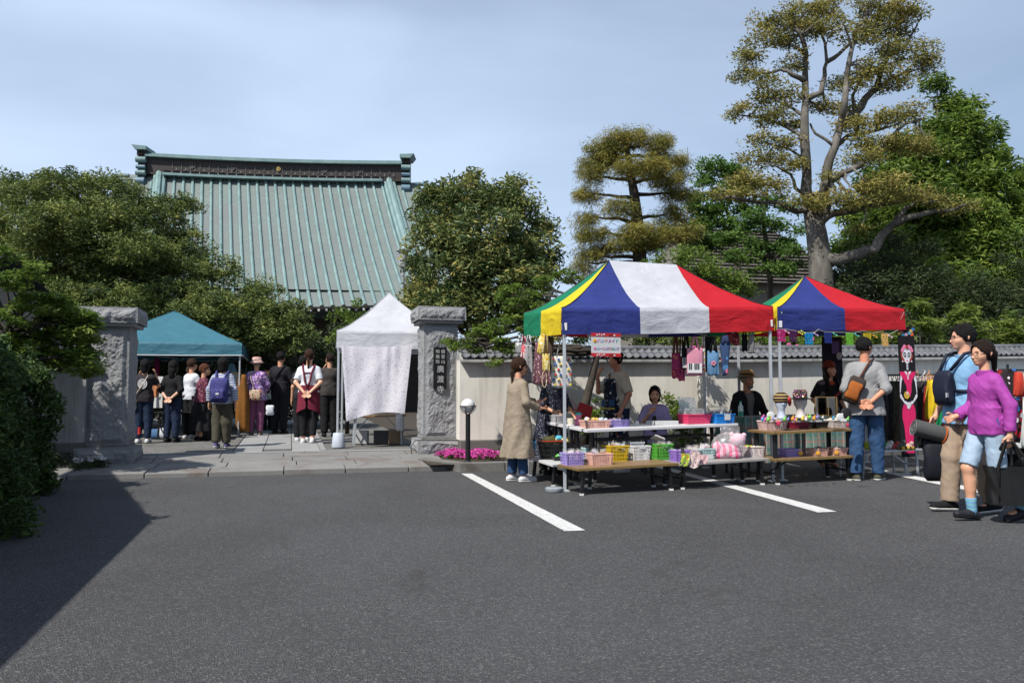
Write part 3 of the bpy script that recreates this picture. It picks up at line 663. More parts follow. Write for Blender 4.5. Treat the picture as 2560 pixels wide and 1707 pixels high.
# unseen outbuilding left of the frame: its roof corner throws the big shadow over the car park
tip = G(376, 1303); H = 2.75; off = SHD * (H / math.tan(SUN_EL))
cor = Vector((tip.x, tip.y, 0)) - off; e1 = Vector((.26, -.966, 0)); e2 = Vector((-.80, .60, 0))
ob = thing('storehouse', 'storehouse with a grey metal roof beside the hedge', 'building', (cor.x - 1.5, cor.y - 3, 0))
mb = MB(); mb.prism([cor + up * H, cor + e1 * 12 + up * H, cor + e1 * 12 + Vector((-5, -1.3, H + 2.6)), cor + e2 * 5 + up * (H + 2.6)], (0, 0, -.14)); mb.build('roof', mat('roof_metal', (.10, .105, .11), .5), ob)  # roof raised away from the corner to block sky light and deepen the shade
mb = MB(); c_ = [cor + e1 * .8 + Vector((-.8, -.2, 0)), cor + e1 * 9 + Vector((-.7, -.2, 0)), cor + e1 * 9 + Vector((-4.6, -1.3, 0)), cor + e2 * 4 + Vector((-.6, -.9, 0))]
mb.prism([p + up * (H - .15) for p in c_], (0, 0, -(H - .12))); mb.prism([c_[2] + up * (H - .16), c_[3] + up * (H - .16), c_[3] + up * (H + 1.6), c_[2] + up * (H + 1.6)], (.3, .1, 0)); mb.build('wall', M_SIDING, ob)
sh = thing('garden_shed', 'dark roofed shed with a gutter among the left trees', 'shed', (-9.9, 14.2, .2))
mb = MB(); mb.box((-10.2, 14.6, 1.6), (2.0, 1.6, 2.9)); mb.build('wall', M_SIDING, sh)
mb = MB(); mb.add([(-11.6, 13.3, 3.15), (-9.15, 13.3, 3.1), (-9.2, 14.6, 3.75), (-11.6, 14.6, 3.8), (-9.15, 15.8, 3.1), (-11.6, 15.8, 3.15)], [(0, 1, 2, 3), (3, 2, 4, 5), (0, 5, 4, 1)]); mb.build('roof', mat('roof_metal', (.10, .105, .11), .5), sh)
mb = MB(); mb.tube([(-11.6, 13.25, 3.1), (-8.72, 13.9, 3.05)], .06, 8); mb.build('gutter', mat('gutter_grey', (.18, .19, .21), .4), sh, smooth='auto')
# VEGETATION
def leaf_cloud(cent, rad, per, Ln, Wd, flat=.65, upb=.35, droop=0.0, seed=0, hang=0.0, spread=1.0):
    g = np.random.default_rng(seed); n = len(cent)
    idx = np.repeat(np.arange(n), per); N = len(idx)
    d = g.normal(size=(N, 3)); d /= np.linalg.norm(d, axis=1)[:, None] + 1e-9
    rr = (g.random(N) ** .45)[:, None] * rad[idx][:, None] * spread
    off = d * rr; off[:, 2] *= flat
    if hang: off[:, 2] -= hang * (g.random(N) ** 1.5) * rad[idx]
    pos = cent[idx] + off
    ax = g.normal(size=(N, 3)); ax += d * .8; ax[:, 2] = ax[:, 2] * (.6 if not droop else .35) - droop
    ax /= np.linalg.norm(ax, axis=1)[:, None] + 1e-9
    nr = g.normal(size=(N, 3)) * .8; nr[:, 2] += upb * 2.2
    nr -= ax * (nr * ax).sum(1)[:, None]; nr /= np.linalg.norm(nr, axis=1)[:, None] + 1e-9
    sd = np.cross(nr, ax); s = (.65 + .7 * g.random(N))[:, None]
    a = ax * Ln * .5 * s; b = sd * Wd * .5 * s; bend = nr * (Ln * .10) * s
    V = np.stack([pos - a - bend, pos + b - a * .1, pos + a - bend, pos - b - a * .1], 1).reshape(-1, 3)
    Fc = np.arange(4 * N).reshape(-1, 4)
    tint = np.clip(g.normal(.5, .16, N) + np.repeat(g.normal(0, .17, n), per), 0, 1)
    return V, Fc, tint
def foliage(name, cent, rad, per, Ln, Wd, m, parent, **k):
    V, Fc, tint = leaf_cloud(np.asarray(cent), np.asarray(rad), per, Ln, Wd, **k)
    off = Vector((0, 0, 0))
    if parent is not None: V = V - np.array(parent.location)
    me = npmesh(name, V, Fc, m); at = me.attributes.new('tint', 'FLOAT', 'FACE'); at.data.foreach_set('value', tint.astype(np.float32))
    return link(name, me, parent)
def pads_to_subs(pads, dens, sr, seed, depth=.8, shell=.33):
    """pads: (px, py, D, rx, ry) in photo pixels -> sub-clump centres and radii (world)"""
    g = np.random.default_rng(seed); C_ = []; R_ = []
    for (px, py, D, rx, ry) in pads:
        c = P(px, py, D); ax, az = rx * D / F, ry * D / F; ay = max(ax * depth, .25)
        n = max(3, int(dens * (ax * az + ax * ay * .6)))
        d = g.normal(size=(n, 3)); d /= np.linalg.norm(d, axis=1)[:, None]
        r = (g.random(n) ** shell)[:, None]; p = d * r * np.array([ax, ay, az]) + np.array(c)
        C_.append(p); R_.append(sr * (.65 + .7 * g.random(n)))
    return np.concatenate(C_), np.concatenate(R_)
def curve_pts(a, b, sag=.15, n=5, rnd=random, wig=.06):
    a, b = Vector(a), Vector(b); L_ = (b - a).length; out = []
    w = Vector((rnd.uniform(-1, 1), rnd.uniform(-1, 1), rnd.uniform(-.3, .6))) * L_ * sag
    for i in range(n + 1):
        f = i / n; p = a.lerp(b, f) + w * math.sin(f * math.pi) + Vector((rnd.uniform(-1, 1), rnd.uniform(-1, 1), rnd.uniform(-1, 1))) * L_ * wig * (0 < i < n)
        out.append(p)
    return out
def bark(name, base, pale, sc=6):
    t = NT(name); v = t.coord(scale=(1, 1, .4)); c = t.ramp(t.noise(v, sc, 7, .65, .4), [(.3, dk(base, .55)), (.5, base), (.72, pale)])
    return t.fin(c, t.bump(t.noise(v, sc * 2.5, 6, .7), .7, .03), .9)
M_BARK = bark('bark_dark', (.055, .045, .036), (.10, .085, .07)); M_BARKG = bark('bark_grey', (.13, .118, .10), (.25, .235, .21), 4); M_BARKM = bark('bark_mid', (.10, .085, .07), (.20, .18, .16))
def tree(name, label, pads, leaf, m, trunk, tr, dens=26, sr=.3, per=60, seed=1, limbs=14, limb_r=.035, mbark=None, cat='tree', group=None, depth=.8, base=None, twigs=0, shell=.33, **k):
    """trunk: list of points (world); limbs run from the trunk into the crown"""
    mbark = mbark or M_BARK; trunk = [Vector(p) for p in trunk]; b = Vector(base) if base is not None else trunk[0]
    t_ = thing(name, label, cat, b, 0, group); rnd = random.Random(seed)
    cent, rad = pads_to_subs(pads, dens, sr, seed, depth, shell)
    foliage('crown', cent, rad, per, leaf[0], leaf[1], m, t_, seed=seed, **k)
    if tr:
        n = len(trunk); mb = MB(); mb.tube(trunk, [tr * (1 - .7 * i / (n - 1)) for i in range(n)], 10); mb.build('trunk', mbark, t_, smooth=True)
        order = list(range(len(cent))); rnd.shuffle(order)
        for i in order[:limbs]:
            q = Vector(cent[i]); f = min(range(1, n), key=lambda j: (trunk[j] - q).length + max(0, trunk[j].z - q.z + .2) * 2)
            pts = curve_pts(trunk[f], q, .12, 6, rnd); r0 = tr * (1 - .7 * f / (n - 1)) * .5
            mb = MB(); mb.tube(pts, [max(limb_r * .25, min(r0, limb_r * 2) * (1 - .85 * j / 6)) for j in range(7)], 6); mb.build('limb', mbark, t_, smooth=True)
    return t_
def Z7(x, y, D, rx, ry): return (1300 + x / 2.8, 200 + y / 2.8, D, rx / 2.8, ry / 2.8)
def Z8(x, y, D, rx, ry): return (1750 + x / 2.063, y / 2.063, D, rx / 2.063, ry / 2.063)
def Z3(x, y, D, rx, ry): return (800 + x / 3.137, 700 + y / 3.137, D, rx / 3.137, ry / 3.137)
def Z4(x, y, D, rx, ry): return (1200 + x / 2.529, 640 + y / 2.529, D, rx / 2.529, ry / 2.529)
def gpt(px, D): return Vector(((px - CX) / F * D, D, zg((px - CX) / F * D, D) - .1))
ML_A = leafmat('leaf_olive_dark', [(0.041, 0.067, 0.024), (0.084, 0.123, 0.035), (0.158, 0.196, 0.05), (0.278, 0.289, 0.079)], .22)
ML_D = leafmat('leaf_osmanthus', [(0.039, 0.065, 0.026), (0.075, 0.119, 0.039), (0.163, 0.19, 0.056), (0.348, 0.293, 0.086)], .22)
ML_F = leafmat('needle_gold', [(0.059, 0.069, 0.019), (0.138, 0.142, 0.03), (0.24, 0.215, 0.044), (0.321, 0.245, 0.053)], .25)
ML_G = leafmat('leaf_maple', [(0.034, 0.075, 0.018), (0.069, 0.138, 0.028), (0.115, 0.207, 0.04), (0.196, 0.288, 0.069)], .4)
ML_H = leafmat('leaf_camphor_old', [(0.085, 0.091, 0.03), (0.18, 0.179, 0.047), (0.274, 0.248, 0.063), (0.36, 0.265, 0.085)], .3)
ML_I = leafmat('leaf_bright', [(0.038, 0.067, 0.012), (0.072, 0.127, 0.018), (0.127, 0.197, 0.028), (0.221, 0.279, 0.051)], .38)
ML_E = leafmat('leaf_fresh', [(0.041, 0.076, 0.015), (0.088, 0.147, 0.023), (0.153, 0.23, 0.037), (0.255, 0.319, 0.064)], .42)
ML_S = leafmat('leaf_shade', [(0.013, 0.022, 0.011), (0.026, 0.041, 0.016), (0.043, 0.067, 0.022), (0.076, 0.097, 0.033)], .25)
ML_B = leafmat('leaf_bamboo', [(0.056, 0.096, 0.016), (0.096, 0.152, 0.024), (0.16, 0.216, 0.04), (0.224, 0.256, 0.072)], .4)
# --- left spreading evergreen
padsA = [(205, 505, 20, 190, 72), (60, 560, 19.5, 120, 85), (365, 560, 20, 110, 75), (120, 640, 19, 160, 80), (310, 660, 19.5, 150, 75), (445, 640, 20, 95, 70), (520, 700, 19.5, 85, 65),
         (610, 765, 19, 95, 60), (695, 790, 18.8, 75, 50), (440, 770, 19, 140, 70), (255, 770, 18.6, 180, 80), (60, 740, 18.6, 130, 80), (570, 835, 18.7, 130, 45), (700, 845, 18.6, 80, 40),
         (455, 510, 20.5, 40, 26), (30, 470, 20.5, 60, 36), (0, 660, 18.6, 90, 60), (230, 690, 19.2, 120, 60), (650, 730, 19.6, 40, 30), (160, 560, 18.2, 120, 60), (340, 620, 18.2, 90, 45), (520, 770, 18, 80, 45), (270, 540, 18.4, 90, 45)]
tree('evergreen_tree', 'broad dome shaped dark evergreen tree overlapping the temple roof', padsA, (.10, .034), ML_A, [gpt(330, 20), P(330, 900, 20), P(320, 760, 20), P(290, 640, 20), P(260, 540, 20)], .34, 76, .27, 84, 11, 34, .05, M_BARK, flat=.6)
# --- dark understorey in the yard
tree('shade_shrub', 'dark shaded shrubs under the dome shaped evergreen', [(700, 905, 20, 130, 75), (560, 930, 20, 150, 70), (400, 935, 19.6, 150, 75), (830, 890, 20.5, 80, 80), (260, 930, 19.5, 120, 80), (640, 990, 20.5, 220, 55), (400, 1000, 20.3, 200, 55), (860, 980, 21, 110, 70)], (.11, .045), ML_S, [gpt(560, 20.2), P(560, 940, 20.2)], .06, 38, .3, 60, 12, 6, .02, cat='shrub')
tree('garden_shrub', 'small yellow green maple shrub beside the white tent', [(875, 812, 17.6, 38, 34), (840, 842, 17.6, 34, 24), (905, 770, 17.8, 26, 20), (850, 790, 17.8, 26, 18)], (.075, .03), ML_E, [gpt(870, 17.7), P(870, 930, 17.7), P(872, 830, 17.7)], .05, 60, .17, 60, 13, 8, .02, cat='shrub')
# --- centre osmanthus
padsD = [(1180, 500, 16, 105, 55), (1098, 520, 16, 75, 60), (1265, 512, 16, 75, 52), (1080, 605, 15.7, 70, 70), (1200, 600, 15.3, 125, 80), (1315, 605, 16, 75, 75), (1130, 695, 15.3, 110, 75), (1262, 690, 15.3, 110, 75),
         (1365, 665, 16, 45, 55), (1180, 770, 15.4, 130, 50), (1300, 765, 15.4, 90, 45), (1052, 690, 15.8, 42, 55), (1290, 470, 16.2, 26, 24), (1170, 455, 16.2, 30, 22), (1385, 560, 16.2, 18, 20), (1060, 760, 15.6, 60, 40)]
tree('osmanthus_tree', 'dense rounded dark green tree right of the temple roof', padsD, (.11, .042), ML_D, [gpt(1200, 16), P(1200, 860, 16), P(1200, 700, 16), P(1195, 560, 16)], .2, 84, .25, 66, 21, 24, .04, M_BARK, flat=.8)
# --- tiered conifer
padsF = [Z7(*p) for p in [(760, 385, 24, 150, 42), (610, 455, 24, 140, 46), (950, 425, 24, 110, 48), (540, 560, 24, 100, 36), (860, 600, 23.4, 190, 52), (520, 650, 24, 100, 48), (1040, 670, 24, 120, 50), (480, 790, 24, 90, 45),
         (1100, 775, 24.4, 110, 45), (700, 885, 23.6, 110, 38), (1040, 925, 24, 110, 40), (450, 955, 24, 75, 42), (500, 1055, 24, 110, 50), (900, 1060, 23.6, 210, 50), (1130, 1050, 24, 120, 55), (760, 1115, 23.6, 110, 35), (480, 1200, 24, 90, 40), (430, 1290, 24, 70, 36), (640, 540, 24.6, 120, 30), (1000, 520, 24.6, 90, 46), (1090, 560, 24, 70, 50), (900, 1130, 24, 120, 40), (600, 1180, 24.4, 110, 26)]]
trF = [gpt(1600, 24)] + [P(1300 + x / 2.8, 200 + y / 2.8, 24) for x, y in ((840, 1290), (822, 1000), (800, 800), (772, 650), (745, 450))]
cf = tree('tiered_conifer', 'tall golden green conifer with layered drooping tiers and bare trunk', [(a, b, c, d * 1.1, e * 1.22) for a, b, c, d, e in padsF], (.17, .014), ML_F, trF, .26, 90, .33, 125, 31, 0, .05, M_BARK, flat=.45, upb=.2, droop=.75, hang=.8, depth=.75)
rnd = random.Random(5)
for p in padsF:
    q = P(p[0], p[1] + p[4] * .3, p[2]); j = min(range(1, 6), key=lambda i: abs(trF[i].z - q.z + .3)); f0 = trF[j]
    zt = min(max(q.z - .15, trF[1].z), trF[5].z)
    for i in range(1, 5):
        if trF[i].z <= zt <= trF[i + 1].z: f0 = trF[i].lerp(trF[i + 1], (zt - trF[i].z) / (trF[i + 1].z - trF[i].z))
    mb = MB(); mb.tube(curve_pts(f0, q, .08, 6, rnd, .03), [.07 * (1 - .8 * i / 6) for i in range(7)], 6); mb.build('limb', M_BARK, cf, smooth=True)
# --- fresh maples behind
padsG = [Z7(*p) for p in [(1350, 600, 27, 95, 45), (1480, 640, 27, 110, 55), (1290, 700, 27, 80, 45), (1450, 780, 27, 130, 70), (1230, 850, 27, 90, 60), (1330, 900, 27, 130, 60), (1280, 1000, 27, 110, 55), (1440, 1000, 27, 90, 45), (1400, 1120, 26, 120, 50),
         (1250, 1130, 26, 130, 60), (1560, 900, 27, 90, 45), (1620, 1020, 26.5, 70, 30)]]
tree('maple_tree', 'light green maple with slender grey stems behind the striped canopies', padsG, (.13, .06), ML_G, [gpt(1840, 27), P(1845, 640, 27), P(1830, 560, 27), P(1805, 500, 27)], .13, 70, .34, 56, 41, 16, .05, M_BARKM, flat=.5)
padsG2 = [Z7(*p) for p in [(1620, 740, 26, 90, 50), (1750, 850, 26, 110, 45), (1880, 900, 26, 80, 40), (1560, 1060, 26, 90, 30), (1700, 1180, 26, 110, 40), (1850, 1120, 26, 80, 45), (1540, 1230, 25.5, 130, 40), (1760, 1330, 25.5, 150, 45), (1900, 1300, 25.5, 80, 60), (1960, 1030, 26, 60, 60), (1620, 960, 25.6, 120, 50), (1780, 1000, 25.6, 120, 50), (1880, 1190, 25.4, 90, 60), (1640, 1140, 25.6, 100, 40)]]
tree('maple_tree', 'sparse green maple with bare leaning stems in front of the shingle roofed house', padsG2, (.13, .055), ML_G, [gpt(1925, 26), P(1925, 660, 26), P(1908, 560, 26), P(1915, 480, 26)], .12, 52, .32, 50, 42, 26, .05, M_BARKM, flat=.5)
tree('garden_shrub', 'bright yellow green rounded bush rising behind the white and red canopy', [(1715, 662, 18, 85, 42), (1795, 692, 18, 62, 36), (1680, 715, 18, 70, 36), (1850, 720, 18, 48, 26), (1640, 690, 18.4, 50, 40), (1760, 740, 18, 90, 30)], (.085, .036), ML_E, [gpt(1740, 18), P(1740, 800, 18), P(1745, 700, 18)], .1, 60, .24, 66, 43, 12, .03, cat='shrub')
# --- the big gnarled tree
def q8(x, y, D=19): return P(1750 + x / 2.063, y / 2.063, D)
ht = thing('gnarled_tree', 'huge old tree with thick grey gnarled limbs and sparse bronze leaves', 'tree', gpt(2055, 19))
mb = MB(); mb.tube([gpt(2062, 19), q8(632, 1700), q8(628, 1480), q8(618, 1330), q8(600, 1200), q8(575, 1080)], [.36, .30, .28, .27, .24, .2], 14); mb.build('trunk', M_BARKG, ht, smooth=True)
limbs = [([(575, 1090), (548, 980), (542, 820), (540, 600), (548, 420), (545, 280), (520, 180), (470, 90)], .21, .05, 19), ([(600, 1150), (640, 1000), (660, 880), (700, 760), (720, 640), (745, 540), (760, 400), (775, 260), (800, 170), (860, 90)], .20, .045, 18.7),
         ([(615, 1250), (650, 1060), (640, 960), (700, 920), (790, 870), (900, 800), (960, 720), (1060, 640), (1160, 610)], .17, .03, 18.4), ([(730, 620), (800, 590), (850, 510), (910, 450), (940, 350), (980, 290), (1060, 240), (1120, 130)], .17, .03, 19.2),
         ([(640, 1380), (720, 1340), (820, 1310), (900, 1280), (935, 1210), (1000, 1160), (1080, 1120), (1200, 1090), (1290, 1085), (1390, 1050)], .24, .04, 18.4), ([(1050, 1135), (1065, 1070), (1120, 1040), (1200, 1040)], .10, .03, 18.4),
         ([(630, 1140), (690, 1100), (800, 1090), (940, 1055), (1030, 1040)], .16, .04, 18.6), ([(560, 1110), (490, 1090), (420, 1050), (300, 1045), (170, 1018), (60, 1000)], .13, .025, 18.5), ([(600, 1010), (540, 1000), (490, 970), (470, 900), (400, 860), (300, 840)], .09, .02, 18.7),
         ([(545, 400), (480, 390), (410, 360), (330, 380), (240, 370)], .10, .02, 19), ([(542, 610), (480, 560), (400, 520), (300, 500)], .07, .02, 18.8), ([(540, 690), (450, 660), (370, 620), (250, 600), (160, 590)], .07, .02, 19.2), ([(548, 280), (470, 230), (390, 170), (300, 130)], .07, .02, 19),
         ([(600, 600), (620, 480), (640, 390), (655, 320), (640, 220), (600, 120)], .11, .03, 19.3), ([(655, 320), (720, 280), (780, 220), (840, 200), (920, 170), (1030, 130)], .08, .02, 19.3), ([(700, 760), (760, 700), (850, 690), (960, 660), (1060, 620)], .09, .025, 18.6),
         ([(910, 450), (1000, 400), (1080, 370), (1180, 340)], .07, .02, 19.2), ([(700, 920), (760, 990), (840, 990), (930, 990)], .06, .02, 18.2), ([(545, 830), (460, 770), (380, 750), (290, 720)], .05, .015, 19.1), ([(800, 590), (790, 500), (830, 410)], .08, .03, 19.4), ([(640, 740), (590, 690), (570, 640)], .06, .03, 18.5)]
rnd = random.Random(9); ends = []; allp = [gpt(2062, 19), q8(628, 1480), q8(618, 1330), q8(600, 1200), q8(575, 1080)]
for pts, r0, r1, D in limbs:
    w = []; n = len(pts)
    for i, (x, y) in enumerate(pts):
        dd = D + (rnd.uniform(-.35, .35) if i else 0); w.append(q8(x + (rnd.uniform(-6, 6) if i else 0), y, 19 + (dd - 19) * min(1, i / 3)))
    w[0] = min(allp, key=lambda p_: (p_ - w[0]).length)
    rs = [(r0 + (r1 - r0) * (i / (n - 1)) ** .8) * .74 for i in range(n)]
    ww, rr_ = [], []
    for i in range(n - 1):
        for f in (0, .5):
            p = w[i].lerp(w[i + 1], f) + Vector((rnd.uniform(-1, 1), rnd.uniform(-1, 1), rnd.uniform(-1, 1))) * .06 * f; ww.append(p); rr_.append(rs[i] + (rs[i + 1] - rs[i]) * f)
    ww.append(w[-1]); rr_.append(rs[-1]); mb = MB(); allp += ww; mb.tube(ww, [r_ * (1 + .12 * fbm(i * .9, r0 * 50)) for i, r_ in enumerate(rr_)], 9); mb.build('limb', M_BARKG, ht, smooth=True)
    ends += [(p, r) for p, r in zip(ww[len(ww) // 3:], rr_[len(ww) // 3:])]
padsH = [Z8(*p) for p in [(530, 60, 19, 110, 45), (660, 50, 19, 100, 45), (640, 130, 18.6, 110, 45), (480, 130, 19, 120, 40), (340, 110, 19, 70, 35), (330, 200, 19, 90, 38), (470, 210, 19.3, 80, 35), (250, 290, 19, 90, 38), (210, 380, 19, 60, 36), (330, 400, 18.7, 90, 40), (480, 330, 19.2, 80, 36),
    (840, 30, 19, 80, 40), (980, 60, 19, 130, 55), (1080, 70, 19, 70, 55), (900, 130, 19, 110, 50), (1040, 170, 19.3, 70, 40), (820, 200, 18.8, 90, 40), (980, 250, 19, 100, 35), (1100, 290, 19, 110, 45), (1200, 330, 19, 60, 38), (900, 350, 18.8, 120, 45), (1010, 420, 19, 100, 40), (820, 430, 18.7, 80, 35), (700, 420, 19.4, 70, 30),
    (330, 500, 18.8, 90, 35), (440, 500, 19, 80, 40), (220, 580, 19, 80, 30), (370, 600, 18.8, 110, 36), (480, 640, 19.2, 60, 30), (640, 560, 19.3, 80, 36), (300, 720, 19, 70, 30), (420, 740, 18.8, 80, 30), (330, 820, 18.8, 110, 40), (460, 850, 18.6, 80, 30), (260, 930, 18.6, 130, 36), (90, 985, 18.5, 60, 26), (200, 1000, 18.5, 90, 28), (400, 960, 18.5, 80, 36),
    (820, 640, 18.6, 110, 40), (960, 610, 18.6, 100, 40), (1090, 580, 18.6, 80, 36), (880, 740, 18.5, 110, 36), (1040, 740, 18.5, 120, 40), (1130, 780, 18.5, 70, 30), (840, 820, 18.3, 100, 36), (680, 910, 18.3, 60, 26), (920, 950, 18.2, 140, 40), (720, 1030, 18.3, 130, 34), (860, 1040, 18.3, 90, 26), (1100, 1010, 18.3, 120, 36), (1220, 1030, 18.4, 60, 26), (1330, 1060, 18.4, 90, 28), (600, 1050, 18.4, 60, 26), (480, 1040, 18.5, 60, 20), (820, 1190, 18.5, 60, 26), (740, 560, 19.3, 60, 34)]]
cent, rad = pads_to_subs([(a, b, c, d * 1.12, e * 1.2) for a, b, c, d, e in padsH], 62, .30, 51, 1.0, .5)
foliage('crown', cent, rad, 58, .09, .033, ML_H, ht, seed=51, flat=.5, upb=.3)
E_ = np.array([tuple(p) for p, r in ends]); order = np.random.default_rng(2).permutation(len(cent))
for i in order[:230]:
    q = cent[i]; j = int(np.argmin(((E_ - q) ** 2).sum(1))); a = Vector(E_[j]); b = Vector(q)
    if (b - a).length > .25: mb = MB(); mb.tube(curve_pts(a, b, .1, 4, rnd, .05), [min(.035, ends[j][1] * .6) * (1 - .75 * k / 4) for k in range(5)], 5); mb.build('twig', M_BARKG, ht, smooth=True)
# --- big fresh green tree at the right
padsI = [Z8(*p) for p in [(1205, 440, 24, 50, 45), (1290, 560, 24, 85, 50), (1395, 560, 24.5, 50, 50), (1300, 680, 23.6, 170, 75), (1480, 690, 24, 55, 60), (1150, 790, 23.4, 220, 90), (1440, 820, 23.6, 120, 80), (1540, 860, 24, 50, 60), (1040, 940, 23.2, 220, 100), (1400, 960, 23, 170, 100),
    (950, 1100, 23, 200, 110), (1300, 1120, 22.8, 220, 110), (1540, 1090, 23.2, 100, 100), (900, 1280, 22.6, 200, 110), (1200, 1320, 22.4, 240, 110), (1480, 1290, 22.4, 190, 120), (1640, 980, 24, 55, 80), (1650, 1230, 23, 90, 130), (1180, 1050, 22.2, 160, 90), (1450, 1150, 22.2, 140, 80), (1560, 1400, 22, 140, 110), (1620, 1500, 21, 160, 140), (1650, 930, 23.5, 60, 90), (1660, 1080, 23, 60, 120), (1350, 1500, 21.5, 250, 120), (1000, 1450, 21.5, 260, 110)]]
tree('broadleaf_tree', 'massive bright green broadleaf tree with drooping leaves behind the gnarled tree', padsI, (.20, .062), ML_I, [gpt(2330, 24), P(2330, 700, 24), P(2330, 480, 24), P(2335, 320, 24)], .35, 62, .42, 60, 61, 20, .06, M_BARKM, flat=.8, droop=.55, upb=.25)
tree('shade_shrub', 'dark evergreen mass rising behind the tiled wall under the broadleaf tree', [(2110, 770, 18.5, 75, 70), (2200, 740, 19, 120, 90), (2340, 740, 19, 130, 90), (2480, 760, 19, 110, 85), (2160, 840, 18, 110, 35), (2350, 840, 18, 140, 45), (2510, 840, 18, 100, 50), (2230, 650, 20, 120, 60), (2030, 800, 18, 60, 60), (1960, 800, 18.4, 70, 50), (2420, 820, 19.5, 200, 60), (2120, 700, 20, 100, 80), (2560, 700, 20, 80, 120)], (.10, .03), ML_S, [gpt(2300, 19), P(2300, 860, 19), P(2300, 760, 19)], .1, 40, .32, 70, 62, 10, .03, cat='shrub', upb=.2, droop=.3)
# --- planting just behind the wall
def D_wall(px): return 13.6 + (px - 1766) / 874 * 2.5
BAML = ['feathery bamboo tuft over the wall right of the skeleton banner', 'small bamboo tuft over the wall behind the skeleton banner', 'low bamboo tuft over the wall left of the man in light blue', 'tall bamboo tuft above the walking couple', 'low bamboo tuft behind the head of the woman in magenta', 'bushy bamboo tuft above the red floral robe', 'bamboo tuft over the wall beyond the parked car', 'tiny bamboo tuft between the banner and the man in the grey tee']
for k, (px, py, rx, ry) in enumerate([(2300, 790, 34, 45), (2262, 838, 24, 26), (2332, 822, 30, 32), (2410, 790, 40, 44), (2440, 838, 34, 26), (2516, 820, 40, 40), (2555, 830, 30, 36), (2200, 850, 20, 18)]):
    D = D_wall(px) + .9
    tree('bamboo_clump', BAML[k], [(px, py, D, rx, ry)], (.20, .026), ML_B, [gpt(px, D), P(px, py + ry, D), P(px, py - ry * .3, D)], .012, 120, .14, 42, 70 + k, 5, .008, M_BARKM, 'bamboo', 'bamboo tufts above the wall', upb=.3, droop=.15)
tree('azalea_hedge', 'light green clipped shrubs with a few pink flowers peeping over the wall', [(px, py, D_wall(px) + .8, 48, 20) for px, py in ((1800, 852), (1860, 846), (1920, 850), (1980, 856), (2040, 852), (2100, 858), (2160, 854), (1755, 850))], (.075, .026), ML_E, [gpt(1950, 14.9), P(1950, 880, 14.9)], .03, 130, .13, 60, 80, 4, .01, cat='hedge')
azo = bpy.data.objects['azalea_hedge']
M_PINK = mat('petal_pink', (.62, .12, .34), .7, .25, 30, 0); 
for px, py in ((1972, 862), (1992, 866), (1735, 870), (2030, 848), (1880, 860)):
    mb = MB(); q = P(px, py, D_wall(px) + .55)
    for k in range(6):
        a = k * math.pi / 3; mb.ball(q + Vector((math.cos(a) * .025, -.01, math.sin(a) * .022)), .02, 5)
    mb.build('blossom', M_PINK, azo, smooth=True)
tree('garden_shrub', 'dark green garden shrubs peeping over the dappled wall behind the handmade goods stall', [(1350, 840, 15, 60, 30), (1430, 832, 15, 70, 30), (1520, 838, 15.2, 60, 26), (1600, 830, 15.4, 60, 30), (1560, 800, 16, 90, 30), (1420, 800, 15.6, 80, 40)], (.08, .03), ML_D, [gpt(1480, 15.4), P(1480, 860, 15.4)], .05, 70, .2, 60, 81, 8, .02, cat='shrub')
tree('garden_shrub', 'sunny lime green shrubs showing between the hanging bags over the wall', [(1665, 838, 15.2, 40, 28), (1720, 845, 15.4, 46, 24), (1780, 835, 15.6, 40, 30), (1690, 800, 16, 60, 30), (1820, 820, 16, 50, 30)], (.075, .03), ML_B, [gpt(1720, 15.6), P(1720, 860, 15.6)], .04, 80, .18, 60, 82, 6, .02, cat='shrub')
# --- fresh green garden pine-maple in front of the dappled wall
padsE = [Z3(*p) for p in [(1020, 465, 12.0, 60, 34), (1130, 505, 12.0, 100, 36), (1060, 520, 11.95, 60, 24), (1230, 545, 12.05, 90, 26), (1270, 410, 12.2, 110, 44), (1400, 470, 12.2, 110, 40), (1330, 350, 12.3, 90, 34), (1500, 310, 12.3, 120, 44), (1560, 140, 12.4, 130, 40), (1480, 210, 12.4, 90, 34), (1700, 200, 12.3, 120, 50), (1590, 400, 12.2, 110, 40), (1480, 555, 12.0, 70, 22), (1370, 650, 11.9, 30, 18), (1440, 70, 12.5, 60, 30)]] + \
        [Z4(*p) for p in [(250, 230, 12.6, 130, 60), (420, 180, 12.8, 110, 45), (330, 330, 12.5, 100, 40), (120, 560, 12.2, 90, 34), (60, 470, 12.2, 100, 40), (560, 130, 13, 110, 40), (200, 430, 12.4, 80, 40), (160, 250, 12.6, 60, 40), (720, 330, 12.4, 130, 50), (900, 330, 12.5, 150, 60), (1100, 340, 12.6, 130, 50), (1000, 250, 12.6, 140, 50), (1260, 370, 12.8, 110, 40)]]
et = tree('garden_maple', 'fresh green layered garden tree with a leaning dark trunk before the dappled wall', padsE, (.062, .026), ML_E, [Vector((P(1462, 1010, 12.5).x, 12.5, .1)), P(1463, 1010, 12.5), P(1477, 956, 12.5), P(1492, 893, 12.5), P(1488, 820, 12.5), P(1460, 740, 12.5)], .085, 120, .115, 60, 91, 0, .02, M_BARK, flat=.45, upb=.6, depth=1.0)
rnd = random.Random(4); hub = [P(1488, 820, 12.5), P(1470, 770, 12.5), P(1492, 880, 12.5)]
